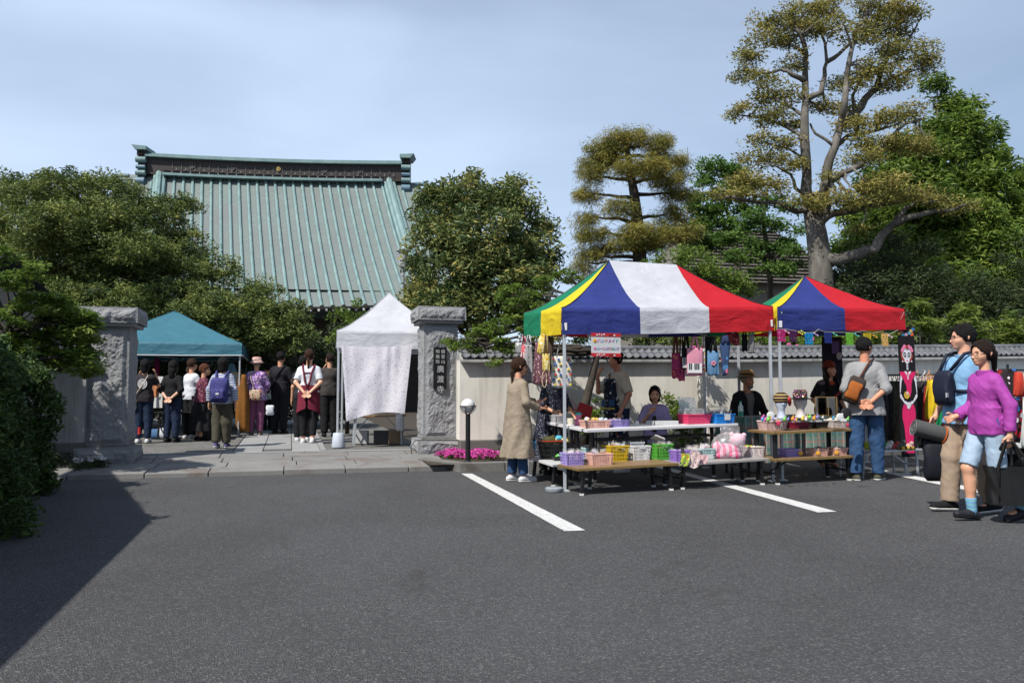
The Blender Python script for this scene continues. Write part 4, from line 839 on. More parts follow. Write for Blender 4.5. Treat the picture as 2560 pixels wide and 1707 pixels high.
for p in padsE:
    q = P(p[0], p[1] + p[4] * .2, p[2]); f0 = min(hub, key=lambda h_: (h_ - q).length + abs(h_.z - q.z + .1))
    pts = curve_pts(f0, q, .10, 8, rnd, .035); mb = MB(); mb.tube(pts, [.034 * (1 - .78 * i / 8) for i in range(9)], 6); mb.build('limb', M_BARK, et, smooth=True)
    for _ in range(5):
        a = pts[rnd.randint(5, 8)]; b = q + Vector((rnd.uniform(-1, 1) * p[3] * p[2] / F, rnd.uniform(-.3, .3), rnd.uniform(-1, 1) * p[4] * p[2] / F)); mb = MB(); mb.tube(curve_pts(a, b, .1, 3, rnd), [.009, .007, .005, .003], 4); mb.build('twig', M_BARK, et)
# --- left near tree over the left pillar
def ZB(x, y, D, rx, ry): return (x / 4.354, 600 + y / 4.354, D, rx / 4.354, ry / 4.354)
padsB = [ZB(*p) for p in [(420, 640, 10, 220, 60), (640, 700, 10.2, 170, 60), (850, 840, 10.3, 180, 80), (980, 900, 10.3, 120, 60), (300, 340, 9.8, 200, 70), (560, 860, 10.3, 260, 110), (100, 450, 9.6, 160, 120), (480, 1020, 10.4, 320, 110), (920, 1130, 10.4, 170, 60), (760, 1000, 10.6, 200, 80), (700, 1340, 10.5, 200, 70), (920, 1440, 10.5, 160, 50), (150, 780, 9.8, 200, 150), (250, 1150, 10.2, 250, 100), (80, 1150, 10, 160, 120), (1000, 1350, 10.4, 90, 60), (30, 200, 10, 120, 100), (420, 1230, 10.6, 250, 80), (-700, 400, 10.2, 500, 350), (-900, -100, 10.2, 500, 350), (-400, 0, 10.0, 300, 250), (-1200, 700, 10, 500, 400), (860, 1000, 10.3, 200, 90), (950, 1250, 10.3, 120, 90), (1000, 820, 10.3, 90, 60), (800, 1250, 10.4, 200, 100)]]  # pads beyond the left edge are added to shade the wall and pillar
lt = tree('garden_maple', 'yellow green leafy tree leaning over the shaded gate pillar by the hedge', padsB, (.075, .027), ML_E, [Vector((P(-90, 1000, 10.2).x, 10.2, .0)), P(-90, 950, 10.2), P(-40, 880, 10.2), P(20, 820, 10.2), P(70, 760, 10.2)], .10, 190, .13, 56, 101, 0, .03, M_BARK, flat=.5, droop=.2)
rnd = random.Random(8)
for p in padsB:
    q = P(p[0], p[1] + p[4] * .4, p[2]); pts = curve_pts(P(20, 840, 10.2) if p[1] < 850 else P(-20, 900, 10.2), q, .12, 7, rnd, .04); mb = MB(); mb.tube(pts, [.028 * (1 - .8 * i / 7) for i in range(8)], 6); mb.build('limb', M_BARK, lt, smooth=True)
# --- clipped hedge at the left edge
hg = thing('hedge', 'tall clipped dark hedge in the storehouse shade', 'hedge', (-4.6, 7.8, 0))
g = np.random.default_rng(5); pts = []
def hx(y): return -.600 * y - .12 if y < 9 else -5.3
for _ in range(2600):
    y = g.uniform(6.5, 9.4); z = g.uniform(.02, 1.62 - .06 * (y - 6.5)); top = g.random() < .25
    xr = hx(y) - .28 * (z / 1.5) ** 2 + .10 * math.sin(z * 5 + y * 3) + .06 * math.sin(y * 7)
    x = xr - g.random() ** 2 * .5 if not top else xr - g.random() * 1.6
    if top: z = 1.50 + .08 * math.sin(x * 4 + y * 3) - .05 * (y - 6.5)
    pts.append((x, y, z))
pts += [(hx(6.5) - g.random() * 1.5, 6.45 - g.random() * .3, g.uniform(.02, 1.5)) for _ in range(700)]
foliage('foliage', np.array(pts), np.full(len(pts), .11), 26, .062, .027, ML_S if False else leafmat('leaf_hedge', [(.018, .040, .012), (.035, .07, .018), (.06, .11, .025), (.11, .16, .045)], .3), hg, seed=3, flat=1.0)
mb = MB(); mb.box((-5.75, 8.2, .6), (.9, 2.0, 1.0), R(31)); mb.build('inner_growth', M_BARK, hg)
# --- pink phlox in the planter, little white flowers by the left pillar
ph = thing('moss_phlox', 'mound of bright pink moss phlox around the globe lamp', 'flowers', (*XY(2.9, 11.9), .1))
g = np.random.default_rng(8); a = []
pc_ = [G(1165, 1138), G(1128, 1140), G(1200, 1140), G(1150, 1146), G(1195, 1148), G(1222, 1146)]
for c_ in pc_:
    for _ in range(110):
        d = g.normal(size=2); d /= np.linalg.norm(d); r_ = math.sqrt(g.random()) * .26; x, y = c_.x + d[0] * r_, c_.y + .10 + d[1] * r_ * 1.1; u_, v_ = UV(x, y)
        if v_ > 11.44 and u_ > 2.02: a.append((x, y, lotz(v_) + .12 + .09 * (1 - (r_ / .26) ** 2) + .02 * g.random()))
foliage('blossom', np.array(a), np.full(len(a), .03), 16, .022, .022, leafmat('petal_phlox', [(.42, .04, .25), (.62, .08, .38), (.72, .16, .48)], .2), ph, seed=4, upb=.9)
foliage('leaves', np.array(a) - np.array([0, 0, .04]), np.full(len(a), .04), 8, .03, .008, ML_E, ph, seed=5)
wf = thing('white_flowers', 'tiny white flowers beside the shaded pillar base', 'flowers', G(215, 1165))
a = np.array([tuple(G(*p) + Vector((0, 0, .12))) for p in [(188, 1172), (195, 1176), (202, 1170), (222, 1168), (232, 1166), (240, 1164), (250, 1165), (258, 1168), (228, 1172)]]); foliage('blossom', a, np.full(len(a), .05), 14, .03, .03, M_WHITE, wf, seed=6, upb=.8); foliage('leaves', a - np.array([0, 0, .08]), np.full(len(a), .1), 60, .06, .015, ML_S, wf, seed=7)
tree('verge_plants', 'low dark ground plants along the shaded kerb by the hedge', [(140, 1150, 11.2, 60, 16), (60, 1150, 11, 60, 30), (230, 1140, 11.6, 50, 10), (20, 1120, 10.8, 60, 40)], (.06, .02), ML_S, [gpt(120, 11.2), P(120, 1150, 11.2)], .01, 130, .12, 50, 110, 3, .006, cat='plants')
tree('wall_shrub', 'small leafy shrub behind the seated girl against the wall', [(1700, 1025, 12.9, 34, 34), (1735, 1040, 12.9, 30, 26), (1670, 1000, 13, 20, 26), (1750, 1065, 12.8, 20, 16), (1690, 1060, 12.8, 40, 30), (1720, 1090, 12.8, 40, 20)], (.06, .026), ML_E, [Vector((P(1705, 1000, 12.9).x, 12.9, .02)), P(1705, 1050, 12.9), P(1700, 1010, 12.9)], .02, 130, .12, 50, 111, 8, .01, cat='shrub')
tree('wall_shrub', 'small sprawling plant by the foot of the leaning trunk', [(1490, 1015, 12.4, 28, 26), (1500, 1040, 12.4, 24, 18), (1460, 1040, 12.3, 30, 20), (1480, 1060, 12.3, 40, 24)], (.06, .026), ML_E, [Vector((P(1490, 1000, 12.4).x, 12.4, .02)), P(1490, 1050, 12.4), P(1488, 1010, 12.4)], .015, 110, .10, 46, 112, 8, .01, cat='shrub')
# TENTS
def sheetcol(name, col, tr=.18):
    t = NT(name); v = t.coord(); c = t.ramp(t.noise(v, 3, 5), [(.3, dk(col, .9)), (.7, dk(col, 1.06))])
    b = t.bump(t.noise(t.coord(scale=(1, 1, 2.2)), 3.2, 5, .5, .5), .5, .06); b = t.bump(t.noise(v, 300, 2), .1, .002, b); t.fin(c, b, .6, 0, .3); add_trans(t, c, tr); return t.m
TB, TW, TR, TY, TG, TT = [sheetcol(*a) for a in (('canvas_blue', (.030, .045, .23)), ('canvas_white', (.60, .61, .66)), ('canvas_red', (.56, .012, .022)), ('canvas_yellow', (.80, .60, .012)), ('canvas_green', (.004, .21, .10)), ('canvas_teal', (.055, .19, .26)))]
M_ALU = mat('aluminium', (.50, .53, .57), .38, .1, 20, .05, 60, .35, .5); M_STEEL = mat('black_steel', (.012, .012, .013), .45, .2, 20, .05)
M_CAPW = mat('white_plastic', (.66, .66, .66), .5, .06)
def tent(label, cs, ridge, val, panels, name='canopy_tent', sag=1.32, legs=(0, 1, 2, 3), foot=True, seed=0, legw=.038, seam=None):
    """cs: four eave-top corners FL, FR, BR, BL; ridge: two points; panels[side] = [(eave s0,s1, ridge r0,r1, material, label)]"""
    cen = sum(cs, Vector()) / 4; base = Vector((cen.x, cen.y, zg(cen.x, cen.y))); t_ = thing(name, label, 'tent', base)
    rg = [(ridge[0], ridge[1]), (ridge[1], ridge[1]), (ridge[1], ridge[0]), (ridge[0], ridge[0])]
    for k in range(4):
        c0, c1 = cs[k], cs[(k + 1) % 4]; r0, r1 = rg[k]; outn = ((c0 + c1) / 2 - cen); outn.z = 0; outn.normalize()
        for (s0, s1, q0, q1, m, lb) in panels[k]:
            def fn(i, j):
                if j <= .75:
                    f = j / .75; E = c0.lerp(c1, s0 + (s1 - s0) * i); Rr = r0.lerp(r1, q0 + (q1 - q0) * i); p = E.lerp(Rr, 1 - f); g_ = (1 - f)
                    p.z = E.z + (Rr.z - E.z) * g_ ** sag; p.z += .012 * fbm(p.x * 2.5 + seed, p.y * 2.5) * math.sin(math.pi * g_); se = s0 + (s1 - s0) * i
                    p.z -= .05 * math.sin(math.pi * se) * (1 - g_) ** 3 * 0
                    return p
                f = (j - .75) / .25; se = s0 + (s1 - s0) * i; E = c0.lerp(c1, se)
                return E + outn * (.014 * f + .016 * f * fbm(se * 7 + k, f * 1.2, seed)) - Vector((0, 0, val * f + .012 * f * math.sin(math.pi * se)))
            mb = MB(); mb.grid(fn, 16, 24); o = mb.build('canopy_panel', m, t_, smooth=True)
            me = o.data; o['label'] = lb
    for k in range(4):   # hip seams
        a, b = cs[k], (ridge[0] if k in (0, 3) else ridge[1]); pts = []
        for i in range(13): g_ = i / 12; p = a.lerp(b, g_); p.z = a.z + (b.z - a.z) * g_ ** sag + .004; pts.append(p)
        mb = MB(); mb.tube(pts, .006, 5); mb.build('seam', seam or M_STEEL, t_)
    for k in legs:
        c = cs[k]; b = Vector((c.x, c.y, zg(c.x, c.y))); i_ = (cen - c); i_.z = 0; i_ = i_.normalized() * .05; c2, b2 = c + i_, b + i_
        mb = MB(); mb.bar(b2, c2 - Vector((0, 0, .03)), legw); mb.build('leg', M_ALU, t_, bevel=.004)
        if foot:
            mb = MB(); mb.box(b2 + Vector((0, 0, .008)), (.11, .11, .014)); mb.build('foot_plate', M_ALU, t_)
        mb = MB(); mb.box(c2 - Vector((0, 0, .22)), (legw + .03, legw + .03, .09)); mb.build('slider', M_CAPW, t_, bevel=.005)
    for k in range(4):   # scissor truss under the eave
        a, b = cs[k], cs[(k + 1) % 4]; i_ = (cen - (a + b) / 2); i_.z = 0; i_ = i_.normalized() * .07
        for h in (0, 1):
            p, q, r_ = a + i_, (a + b) / 2 + i_, b + i_; hi, lo = -.06, -val + .02
            mb = MB(); z0, z1, z2 = ((hi, lo, hi) if h else (lo, hi, lo))
            mb.bar(p + Vector((0, 0, z0)), q + Vector((0, 0, z1)), .016, .028); mb.bar(q + Vector((0, 0, z1)), r_ + Vector((0, 0, z2)), .016, .028); mb.build('truss_bar', M_ALU, t_)
    return t_, cen
def E3(px, py, D): return P(px, py, D)
FL, FR, BR_, BL = E3(1404, 770, 9.42), E3(1933, 767, 10.5), E3(1762, 790, 12.2), E3(1310, 783, 11.1)
rz_ = P(1606, 656, 10.86).z; RA, RB = P(1523, 656, 10.7), P(1691, 656, 11.05); RA.z = RB.z = rz_
tent1, cen1 = tent('large striped canopy tent with blue, white and red front panels and a ridge', [FL, FR, BR_, BL], (RA, RB), .315,
    {0: [(0, .345, 0, 0, TB, 'blue canopy panel'), (.345, .672, 0, 1, TW, 'white canopy panel'), (.672, 1, 1, 1, TR, 'red canopy panel')], 1: [(0, .5, 0, 0, TY, 'yellow canopy panel'), (.5, 1, 0, 0, TG, 'green canopy panel')],
     2: [(0, .33, 0, 0, TB, 'blue canopy panel'), (.33, .67, 0, 1, TW, 'white canopy panel'), (.67, 1, 1, 1, TR, 'red canopy panel')], 3: [(0, .5, 0, 0, TG, 'green canopy panel'), (.5, 1, 0, 0, TY, 'yellow canopy panel')]}, seed=1)
FL2, FR2, BR2, BL2 = E3(1943, 769, 10.56), E3(2261, 772, 11.45), E3(2160, 792, 13.2), E3(1836, 792, 12.3)
PK2 = P(2012, 690, 11.9)
tent2, cen2 = tent('pyramid canopy tent with blue and red front panels beside the clothes rack', [FL2, FR2, BR2, BL2], (PK2, PK2), .30,
    {0: [(0, .51, 0, 0, TB, 'blue canopy panel'), (.51, 1, 0, 0, TR, 'red canopy panel')], 1: [(0, .5, 0, 0, TG, 'green canopy panel'), (.5, 1, 0, 0, TY, 'yellow canopy panel')],
     2: [(0, .5, 0, 0, TB, 'blue canopy panel'), (.5, 1, 0, 0, TR, 'red canopy panel')], 3: [(0, .55, 0, 0, TG, 'green canopy panel'), (.55, 1, 0, 0, TY, 'yellow canopy panel')]}, seed=2)
# teal tent
cFR = E3(605, 859, 16.5); hT = cFR.z; fu = Vector((-.965, -.235, 0)); fv = Vector((-.27, .965, 0)); W3 = 3.0
cs = [cFR + fu * W3, cFR, cFR + fv * W3 * .94, cFR + fu * W3 + fv * W3 * .94]; pk = (cs[0] + cs[1] + cs[2] + cs[3]) / 4; pk.z = P(440, 777, pk.y).z
tent3, cen3 = tent('plain teal blue canopy tent with a white trim standing in the gravel yard', cs, (pk, pk), .24, {k: [(0, 1, 0, 0, TT, 'teal canopy panel')] for k in range(4)}, sag=1.1, seed=3, legw=.03, seam=TT)
for k in range(4):
    a, b = cs[k] - Vector((0, 0, .245)), cs[(k + 1) % 4] - Vector((0, 0, .245)); o_ = ((a + b) / 2 - pk); o_.z = 0; o_ = o_.normalized() * .02
    mb = MB(); mb.tube([(a + (b - a) * (i / 10)) + o_ - Vector((0, 0, .012 * math.sin(math.pi * i / 10))) for i in range(11)], .010, 6); mb.build('trim', M_CAPW, tent3)
# white tent
wFL = E3(842, 826, 13.9); wu = Vector((.985, .17, 0)); wv = Vector((-.17, .985, 0)); W2 = 1.95
cs = [wFL, wFL + wu * W2, wFL + wu * W2 + wv * W2, wFL + wv * W2]; pk = sum(cs, Vector()) / 4; pk.z = P(972, 733, pk.y).z; pk.x = P(972, 733, pk.y).x
tent4, cen4 = tent('white canopy tent with a floral cloth hung across its front', cs, (pk, pk), .30, {k: [(0, .5, 0, 0, TW, 'white canopy panel'), (.5, 1, 0, 0, TW, 'white canopy panel')] for k in range(4)}, sag=1.3, seed=4, seam=TW)
wb = wFL + Vector((.05, .05, 0)); z0 = zg(wb.x, wb.y)
mb = MB(); mb.lathe([(.115, 0), (.12, .02), (.095, .24), (.085, .25), (.03, .25)], 14, (wb.x, wb.y - .02, z0 + .002), sy=.85); mb.solo('tent_weight', mat('weight_plastic', (.50, .55, .63), .45, .08), Vector((wb.x, wb.y - .02, z0)), 'pale grey tapered weight on the white tent leg', 'weight', smooth='auto')
# floral cloth hanging in front of the white tent
M_FLOR = spots('floral_sheet', (.86, .84, .92), ['#cdbdcb', '#d6c6d2', '#c4b4cc', '#dccfd6'], 24, .26, trans=.25)
mb = MB(); A, B = P(853, 864, 13.85), P(1030, 862, 14.05); Cc, Dd = P(868, 1050, 13.9), P(1012, 1038, 14.0)
def fs_(i, j):
    top = A.lerp(B, i); bot = Cc.lerp(Dd, i); bot.z += .10 * math.sin(i * 2.6) * (i > 0) - .02
    p = top.lerp(bot, j); fold = .022 * math.sin(i * 13 + j * 3) * j + .03 * math.sin(i * 6 - j * 5) * j + .04 * max(0, math.sin(math.pi * (i * 1.3 + .5 - (1 - j) * .9))) ** 6 * j + .006 * math.sin(i * 33 + 2 * math.sin(i * 9)) * (1 - j)
    p.y -= fold; p.z -= .05 * math.sin(math.pi * i) * (1 - j) ** 2 * .6; return p
mb.grid(fs_, 70, 50); mb.solo('hanging_cloth', M_FLOR, Cc, 'pale lilac floral cloth draped below the white tent canopy', 'cloth', smooth=True)
# TABLES
M_BROWN = mat('table_laminate', (.26, .165, .085), .4, .15, 5, .05, 60); M_WTOP = mat('white_laminate', (.66, .66, .68), .4, .05, 8, .02); M_GTOP = mat('grey_laminate', (.34, .32, .31), .45, .1, 6, .02)
M_GOLDE = mat('brass_edge', (.50, .33, .13), .3, .15, 30, .05, 60, .7)
TP = {}
def table(key, label, fl, fr, bl, mtop, th=.03, leg=M_STEEL, legw=.035, edge=None, fold=True, caps=True, inset=.10, shelf=False):
    """fl, fr, bl: world corners of the top; legs go to the ground"""
    br = fr + (bl - fl); c = (fl + fr + bl + br) / 4; t_ = thing('folding_table', label, 'table', (c.x, c.y, zg(c.x, c.y)))
    mb = MB(); mb.slab([fl, fr, br, bl], th); mb.build('table_top', mtop, t_, bevel=.004)
    if edge:
        for a, b in ((fl, fr), (fr, br), (br, bl), (bl, fl)):
            d = (b - a).normalized(); o_ = Vector((d.y, -d.x, 0)) * .002; mb = MB(); mb.bar(a + o_ - Vector((0, 0, th / 2)), b + o_ - Vector((0, 0, th / 2)), .006, th * .9); mb.build('edge_trim', edge, t_)
    eu, ev = (fr - fl), (bl - fl); lu, lv = eu.length, ev.length; tops = []
    for su in (0, 1):
        ps = []
        for sv in (0, 1):
            p = fl + eu * (inset / lu if su == 0 else 1 - inset / lu) + ev * (.12 if sv == 0 else .88) - Vector((0, 0, th)); g_ = Vector((p.x, p.y, zg(p.x, p.y))); g_ += eu.normalized() * (-.03 if su == 0 else .03)
            mb = MB(); mb.bar(p, g_ + Vector((0, 0, .02 if caps else 0)), legw); mb.build('leg', leg, t_)
            if caps: mb = MB(); mb.box(g_ + Vector((0, 0, .011)), (legw + .012, legw + .012, .022)); mb.build('leg_cap', M_CAPW, t_)
            ps.append((p, g_))
        if fold:
            mb = MB(); h = .55; mb.bar(ps[0][0].lerp(ps[0][1], h), ps[1][0].lerp(ps[1][1], h), .02); mb.build('crossbar', leg, t_)
            mb = MB(); m_ = ps[0][0].lerp(ps[0][1], h).lerp(ps[1][0].lerp(ps[1][1], h), .5); mb.bar(m_, fl + eu * (.35 if su == 0 else .65) + ev * .5 - Vector((0, 0, th)), .018); mb.build('brace', leg, t_)
    if shelf:
        mb = MB(); dz = Vector((0, 0, -.16))
        for k in range(5): mb.bar(fl + eu * .1 + ev * (.2 + .15 * k) + dz, fl + eu * .9 + ev * (.2 + .15 * k) + dz, .012)
        mb.build('shelf_rack', leg, t_)
    TP[key] = plane3(fl, fr, bl); return t_
def vz(p, dz): return p + Vector((0, 0, dz))
c_ = P(1466, 1074, 9.62); r_ = P(1846, 1058, 10.55); l_ = P(1367, 1054, 10.95); 
table('up', 'long white folding table with pink and blue tubs under the striped canopy', c_, r_, c_ + (l_ - c_) * .42, M_WTOP, .035, shelf=True)
side_c = c_ + (l_ - c_) * .44
table('up2', 'white side table behind the tent pole carrying the grey basket and doll', side_c, side_c + (r_ - c_).normalized() * .5, l_, M_WTOP, .035, fold=False)
a_, b_ = P(1446, 1171, 9.05), P(1697, 1157, 9.55); table('lo1', 'low brown folding table holding the yellow, white and green baskets', a_, b_, a_ + Vector((-.20, .44, .012)), M_BROWN, .03, edge=M_GOLDE)
a_, b_ = P(1700, 1159, 9.62), P(1924, 1145, 10.12); table('lo2', 'low grey folding table with the striped plush toy on it', a_, b_, a_ + Vector((-.20, .44, .012)), M_GTOP, .03)
a_, b_ = P(1381, 1161, 9.72), P(1432, 1158, 9.95); table('lo0', 'low white folding table under the black net basket', a_, b_ + (b_ - a_) * .6, P(1318, 1141, 11.0), M_WTOP, .03, fold=False)
a_, b_ = P(1940, 1148, 10.08), P(2140, 1138, 10.62); table('lo4', 'low brown folding table with shallow pastel baskets and orange tags', a_, b_, a_ + Vector((-.19, .45, .012)), M_BROWN, .03, edge=M_GOLDE)
a4, b4 = P(1934, 1080, 10.10), P(2142, 1071, 10.66)
def raised_table():
    fl, fr = a4, b4; bl = a4 + Vector((-.19, .45, .012)); br = fr + (bl - fl); c = (fl + br) / 2
    t_ = thing('folding_table', 'brown folding table stacked on top of another low table', 'table', (c.x, c.y, hit(TP['lo4'], 1990, 1130).z)); mb = MB(); mb.slab([fl, fr, br, bl], .03); mb.build('table_top', M_BROWN, t_, bevel=.004)
    for p, q in ((fl, fr), (bl, fl)):
        d = (q - p).normalized(); o_ = Vector((d.y, -d.x, 0)) * .002; mb = MB(); mb.bar(p + o_ - Vector((0, 0, .015)), q + o_ - Vector((0, 0, .015)), .006, .027); mb.build('edge_trim', M_GOLDE, t_)
    eu, ev = fr - fl, bl - fl; p0, n0 = TP['lo4']
    for su in (.06, .94):
        for sv in (.15, .85):
            p = fl + eu * su + ev * sv; zb = p0.z - ((p.x - p0.x) * n0.x + (p.y - p0.y) * n0.y) / n0.z
            mb = MB(); mb.bar(vz(p, -.03), Vector((p.x, p.y, zb)) + eu.normalized() * (-.02 if su < .5 else .02) * 0, .055, .03); mb.build('leg', M_STEEL, t_)
    TP['up4'] = plane3(fl, fr, bl)
raised_table()
# plaid covered display table
t = NT('plaid'); v = t.coord(); sx = t.n('ShaderNodeSeparateXYZ'); t.l(v, sx.inputs[0])
def band(axis, f, ph, wdt):
    m1 = t.n('ShaderNodeMath', operation='MULTIPLY_ADD'); t.l(sx.outputs[axis], m1.inputs[0]); m1.inputs[1].default_value = f; m1.inputs[2].default_value = ph
    m2 = t.n('ShaderNodeMath', operation='FRACT'); t.l(m1.outputs[0], m2.inputs[0]); m3 = t.n('ShaderNodeMath', operation='LESS_THAN'); t.l(m2.outputs[0], m3.inputs[0]); m3.inputs[1].default_value = wdt
    m4 = t.n('ShaderNodeMath', operation='MULTIPLY'); t.l(m3.outputs[0], m4.inputs[0]); m4.inputs[1].default_value = .6; return m4.outputs[0]
c = C4((.16, .22, .20))
for ax, f, ph, wd, col in ((0, 5, .1, .28, (.05, .16, .12)), (2, 5, .3, .28, (.05, .16, .12)), (0, 5, .5, .12, (.42, .15, .10)), (2, 5, .7, .14, (.42, .15, .10)), (0, 10, .8, .12, (.5, .5, .46)), (2, 10, .2, .12, (.10, .20, .28))): c = t.mix(band(ax, f, ph, wd), c, col)
M_PLAID = t.fin(c, t.bump(t.noise(v, 200, 2), .15, .003), .9)
pa, pb = P(1862, 1044, 11.0), P(2150, 1052, 11.5); pb.z = pa.z + .02; pd = (pb - pa); dv_ = Vector((-.22, .62, 0))
mb = MB(); mb.slab([pa, pb, pb + dv_, pa + dv_], .03)
ptab = thing('display_table', 'display table draped in a green and red plaid cloth under the pyramid canopy', 'table', Vector(((pa + pb) / 2 + dv_ / 2).xy.to_3d()))
mb.build('table_top', M_GTOP, ptab); TP['plaid'] = plane3(vz(pa, .006), vz(pb, .006), vz(pa + dv_, .006))
for su in (.05, .95):
    for sv in (.1, .9): p = pa + pd * su + dv_ * sv; mb = MB(); mb.bar(vz(p, -.03), Vector((p.x, p.y, zg(p.x, p.y))), .03); mb.build('leg', M_STEEL, ptab)
per = [pa + dv_, pa, pb, pb + dv_]; mb = MB(); mb.slab([vz(p, .005) for p in (pa - pd.normalized() * .01 - dv_.normalized() * .01, pb - dv_.normalized() * .01, pb + dv_, pa + dv_)], .004)
def drape(i, j):
    s = i * 3; k = min(2, int(s)); p = per[k].lerp(per[k + 1], s - k); o_ = p - (pa + pb + dv_) / 2; o_.z = 0; o_.normalize(); L_ = .56 + .05 * math.sin(i * 19) + .05 * math.sin(i * 7)
    return vz(p, .004) + o_ * (.012 + j * (.045 + .04 * math.sin(i * 62) + .02 * math.sin(i * 101))) - Vector((0, 0, L_ * j))
mb.grid(drape, 120, 8); mb.build('plaid_cloth', M_PLAID, ptab, smooth='auto')
# small aluminium table
a_, b_ = P(2162, 1128, 10.75), P(2306, 1121, 11.15); table('alu', 'small aluminium folding table with soft toys beside the skeleton banner', a_, b_, a_ + Vector((-.2, .5, .0)), M_ALU, .025, leg=M_ALU, legw=.022, caps=False, inset=.05)
# table under the white tent and table for the teal tent
a_, b_ = P(876, 1040, 14.3), P(1015, 1036, 14.6); table('wt', 'brown topped folding table behind the hanging floral cloth', a_, b_, a_ + Vector((-.12, .5, 0)), M_BROWN, .03, leg=M_ALU, caps=False)
a_, b_ = P(385, 1030, 15.6), P(560, 1030, 15.9); table('tt', 'long black table loaded with wares under the teal tent', a_, b_, a_ + Vector((-.16, .6, 0)), M_STEEL, .03, caps=False)

# BASKETS AND GOODS
def zrot(plane): n = plane[1]; return 0
def plast(name, col, rough=.4): return mat(name, col, rough, .06, 12, .03, 50, 0, .45, .0)
BAND = R(22)
def basket(label, key, px, py, w, d, h, m, rz=BAND, nv=9, nh=3, flare=1.12, group=None, rim=None, solid=False, name='basket', handle=False, lobes=False):
    """perforated tapered basket whose front foot centre is seen at px,py on the table 'key'"""
    c = hit(TP[key], px, py) if isinstance(key, str) else key; dirv = Vector((-math.sin(rz), math.cos(rz), 0)); c = c + dirv * d / 2 + Vector((0, 0, .002))
    t_ = thing(name, label, 'basket' if name == 'basket' else 'tub', c, rz, group); mb = MB(); th = .005
    def cor(z, f): return [Vector((sx_ * w / 2 * f, sy_ * d / 2 * f, z)) for sx_, sy_ in ((-1, -1), (1, -1), (1, 1), (-1, 1))]
    f0, f1 = 1 / flare, 1.0; b4_, t4 = cor(0, f0), cor(h, f1)
    for k in range(4):
        a, b, c2, d2 = b4_[k], b4_[(k + 1) % 4], t4[(k + 1) % 4], t4[k]
        if solid: mb.add([a, b, c2, d2, a * .97, b * .97, Vector((c2.x * .97, c2.y * .97, c2.z)), Vector((d2.x * .97, d2.y * .97, d2.z))], [(0, 1, 2, 3), (7, 6, 5, 4), (3, 2, 6, 7)])
        else:
            n = nv if k % 2 == 0 else max(3, int(nv * d / w))
            for i in range(n + 1): p, q = a.lerp(b, i / n), d2.lerp(c2, i / n); mb.bar(p, q, .55 * (b - a).length / n if 0 < i < n else .012, th)
            for j in range(nh + 1): f = (j + .0) / nh; mb.bar(a.lerp(d2, f), b.lerp(c2, f), th, h * (.34 / nh) + (.012 if j in (0, nh) else 0))
    mb.build('side', m, t_, world=False)
    mb = MB(); mb.slab([Vector((p.x, p.y, .004)) for p in b4_], .004); mb.build('bottom', m, t_, world=False)
    mb = MB()
    for k in range(4): mb.tube([t4[k], t4[(k + 1) % 4]], .0075, 6)
    mb.build('rim', rim or m, t_, world=False)
    if handle:
        mb = MB(); pts = [Vector((-w / 2 * 1.02, 0, h))] + [Vector((-w / 2 * 1.02 * math.cos(a), -d * .5 * math.sin(a) - .01, h - .004 - .012 * math.sin(a))) for a in [math.pi * i / 8 for i in range(1, 8)]] + [Vector((w / 2 * 1.02, 0, h))]
        mb.tube(pts, .006, 6); mb.build('handle', m, t_, world=False)
    if lobes:
        mb = MB(); n = 10
        for k in (0, 1, 3):
            a, b = t4[k], t4[(k + 1) % 4]
            for i in range(n): p = a.lerp(b, (i + .5) / n); mb.ball(p + Vector((0, 0, .006)), .013, 5)
        mb.build('scalloped_edge', m, t_, world=False, smooth=True)
    t_['_t'] = 0; del t_['_t']
    return t_, c
PK = [cloth('packet_%d' % i, c, .2) for i, c in enumerate(['#c9a9b8', '#8d7a6a', '#b9c4d4', '#d8cfc6', '#7a6f8c', '#c48f7d', '#e2d9e0', '#a4926f'])]
M_FILM = clear()
PKMESH = None
def packet_mesh(w, h, t_, m):
    mb = MB(); mb.grid(lambda i, j: Vector(((i - .5) * w, .004 * math.sin(i * 9 + j * 5), j * h)), 4, 4); mb.box((0, .004, h * .42), (w * .8, t_, h * .72), mi=1)
    return mb.mesh('packet', [M_FILM, m])
PKM = [packet_mesh(.085, .12, .006, m) for m in PK]; PKS = [packet_mesh(.07, .075, .008, m) for m in PK]
def packets(bk, n, label, group, w, d, h, big=True, seed=0, tilt=.25, zoff=.02):
    n = int(n * 1.7); zoff = max(zoff, h * (.42 if big else .35)); t_, c = bk; rnd = random.Random(seed); rz = t_.rotation_euler.z
    for i in range(n):
        f = (i + .5) / n; o = link('packet', rnd.choice(PKM if big else PKS)); loc = Vector(((f - .5) * w * .78, rnd.uniform(-.32, .32) * d, zoff * rnd.uniform(.8, 1.25))); M = Matrix.Rotation(rz, 3, 'Z')
        o.location = c + M @ loc; o.rotation_euler = (rnd.uniform(-.35, .15), rnd.uniform(-.3, .3), rz + (math.pi / 2 if n > 6 else 0) + rnd.uniform(-.3, .3)); setp(o, label, 'packet', group)
LAV, PEA, YEL, WHI, GRN, PUR, MINT, GREY, BLK = [plast(*a) for a in (('lavender_plastic', (.36, .28, .66)), ('peach_plastic', (.74, .43, .36)), ('yellow_plastic', (.62, .42, .015)), ('white_basket', (.68, .68, .68)), ('green_plastic', (.10, .42, .05)), ('purple_plastic', (.30, .17, .58)), ('mint_plastic', (.40, .58, .58)), ('grey_plastic', (.46, .46, .48)), ('black_plastic', (.015, .016, .016)))]
PINKT, BLUET, BURG = plast('pink_tub', (.74, .05, .15)), plast('blue_tub', (.01, .24, .74)), plast('burgundy_tray', (.22, .012, .04))
